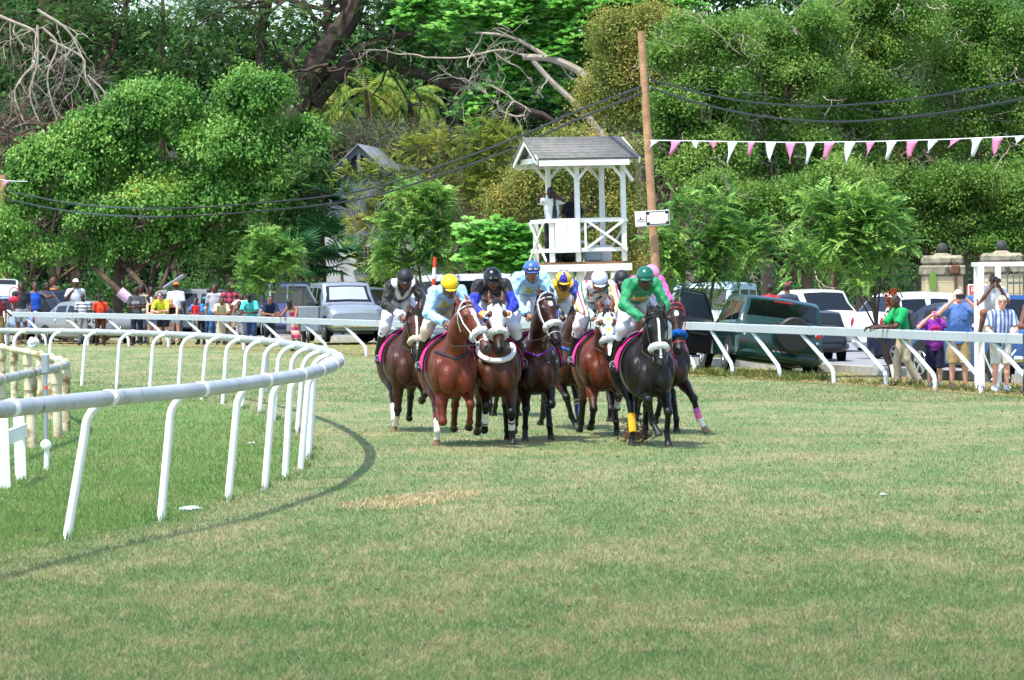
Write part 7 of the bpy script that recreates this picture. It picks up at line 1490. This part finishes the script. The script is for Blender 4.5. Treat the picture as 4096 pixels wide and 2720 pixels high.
# palms
def palm(label, Z, px, crown, n, L_, tr_=.14, fan=False, ms=None, sp=1.):
    b = at(px, Z, .3); r = empty('palm_tree', b, 0, label, 'palm', 'palms among the trees'); c = unproj(*crown, Z)-b; mb = MB(); mb.tube([P3(0, 0, 0), lerp(P3(0, 0, 0), c, .5)+P3(.1, 0, 0), c], [tr_*1.2, tr_, tr_*.8], 8)
    mb.build('trunk', BARK, r)
    for q in range(n):
        a = 2*pi*q/n*1.618*3+random.random(); el = random.uniform(-.2, 1.25); d = P3(cos(a)*cos(el), sin(a)*cos(el)*.8, sin(el)); Vs = []
        l = L_*random.uniform(.8, 1.15)
        if fan:
            tip = c+d*l*.6; m_ = 16; an = np.linspace(-1.5, 1.5, m_); sd = nrm(np.cross(d, (0, 0, 1))); nn = np.cross(sd, d); D = unit(np.outer(np.cos(an), d)+np.outer(np.sin(an), sd)+np.array([0, 0, -.25])); V = leaf_quads(np.tile(tip, (m_, 1)), D, np.tile(nn, (m_, 1)), np.full(m_, l*.55), np.full(m_, .022*sp))
        else:
            m_ = 26; P = [c]; dd = d
            for i in range(m_): dd = nrm(dd+P3(0, 0, -.085)); P.append(P[-1]+dd*l/m_)
            P = np.array(P[1:]); T_ = unit(np.gradient(P, axis=0)); sd = unit(np.cross(T_, np.array([0, 0, 1.]))); V = np.concatenate([leaf_quads(P, unit(sd*s+T_*.6+np.array([0, 0, -.5])), np.cross(sd*s, T_), l*.26*np.sin(np.linspace(.35, 2.9, m_)), np.full(m_, .022*sp)) for s in (-1, 1)])
        leaves('frond', V, ms or G_PALM, r)
    return r
palm('yellow-green palm fronds under the heavy dark limbs', 176, 1480, (1470, 360), 14, 2.7, sp=1.8)
palm('sunlit yellow palm low behind the fig dome', 178, 1380, (1330, 440), 20, 2.4, sp=2.)
palm('pale palm right of the heavy limbs', 178, 1640, (1640, 400), 18, 2.4, sp=1.8)
palm('fan palm clump against the house wall', 139, 1250, (1265, 1000), 26, 1.7, .06, True, G_FAN, 2.)
palm('low fan palm beside the house window', 138, 1370, (1365, 1080), 22, 1.5, .06, True, G_FAN, 2.)
palm('fan palm with long leaves left of the house roof', 141, 1290, (1285, 840), 22, 1.7, .08, True, G_FAN, 2.)
palm('dark fan palm above the dark blue car', 137, 1190, (1180, 1060), 22, 1.4, .06, True, G_FAN, 2.)
palm('yellow fronds high in the trees at the top right', 150, 3330, (3330, 40), 12, 1.7, sp=1.8)
# undergrowth and wood behind
for lb, Z_, px_, bl, n_ in (('feathery dark green shrub to the right of the fig crown', 140, 1150, [(1150, 860, 110, 90), (1230, 720, 90, 90), (1180, 960, 110, 60), (1060, 940, 90, 70)], 12000), ('dark shrub behind the silver off-roader', 141, 1060, [(960, 1090, 120, 60), (1080, 1060, 110, 70), (860, 1080, 90, 50)], 9000)):
    tree('feathery_shrub', lb, Z_, px_, bl, n_, G_RAIN, .1, cat='shrub', group='undergrowth beside the road', crown_kw=K(cl=.3, per=36, L_=.12, W_=.028, droop=.3, mode='frond', shell=(.3, 1.05)))
tree('grey_brush_tree', 'dull grey-green thicket of fine twigs above the house roof', 156, 1500, [(1400, 540, 110, 50), (1560, 560, 140, 60), (1690, 530, 110, 50), (1620, 610, 110, 60), (1800, 560, 120, 50), (1520, 640, 90, 50), (1420, 590, 70, 30)], 15000, leafmat('brush_leaf', ['3f4a34', '586148', '6f7456'], .7, .2, .6), .15, twigs=16, bark=TWIG, crown_kw=K(cl=.3, per=30, L_=.08, W_=.02, droop=.1, shell=(.3, 1.1)))
tree('broadleaf_shrub', 'yellow-green leafy shrub under the house window', 140, 1530, [(1530, 1130, 55, 45), (1580, 1110, 40, 40), (1490, 1160, 35, 30)], 1500, G_PALM, .05, cat='shrub', group='undergrowth beside the road', crown_kw=K(cl=.15, per=27, L_=.22, W_=.07, mode='rosette', shell=(.2, 1.)))
bl = [(x, y, 160, 120, random.uniform(-5, 5)) for x in range(-200, 4400, 170) for y in (560, 780, 990, 1130)]+[(x, y, 170, 130, random.uniform(-4, 6)) for x in range(1950, 4400, 190) for y in (-20, 180, 380)]+[(x, y, 170, 130, 3) for x in range(-200, 2000, 180) for y in (260, 400)]+[(x, y, 170, 130, 4) for x in (-150, 20, 190, 330, 1620, 1780, 1940) for y in (20, 130)]+[(x, 150, 120, 60, 4) for x in range(480, 1600, 150)]
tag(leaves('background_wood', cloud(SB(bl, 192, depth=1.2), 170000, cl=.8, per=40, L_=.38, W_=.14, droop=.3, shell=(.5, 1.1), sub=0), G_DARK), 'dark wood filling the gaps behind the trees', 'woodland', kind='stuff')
mb = MB()
for _ in range(140):
    px = random.uniform(-100, 4200); b = at(px, random.uniform(160, 185), .2); limb(mb, b, P3(random.gauss(0, .2), 0, 1), random.uniform(3, 8), random.uniform(.06, .2), 2, .5, .2, 5, .15)
tag(mb.build('thicket_stems', BARK), 'tangled dark stems deep in the wood', 'thicket', kind='stuff')
# low hedge line that closes the view under the crowns
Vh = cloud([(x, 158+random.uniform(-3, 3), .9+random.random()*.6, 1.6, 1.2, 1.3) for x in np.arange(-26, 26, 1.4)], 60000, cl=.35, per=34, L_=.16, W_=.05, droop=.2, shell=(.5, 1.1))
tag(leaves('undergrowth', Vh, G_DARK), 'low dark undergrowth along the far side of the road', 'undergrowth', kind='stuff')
rg = MB(); xs_ = np.linspace(-120, 120, 61)
V = []; 
for j, (y, z) in enumerate(((170, 0), (200, 3), (215, 8.0), (232, 12.5), (300, 20))):
    for x in xs_: V.append((x, y+3*sin(x*.2+j), z*(1+.08*sin(x*.13+j*2))+.2))
tag(npmesh('wooded_hill', V, [[j*61+i, j*61+i+1, (j+1)*61+i+1, (j+1)*61+i] for j in range(4) for i in range(60)], mat('hill_soil', '2b3a1c', .95, var=.6, vs=.35, bump=1., bs=3)), kind='structure')
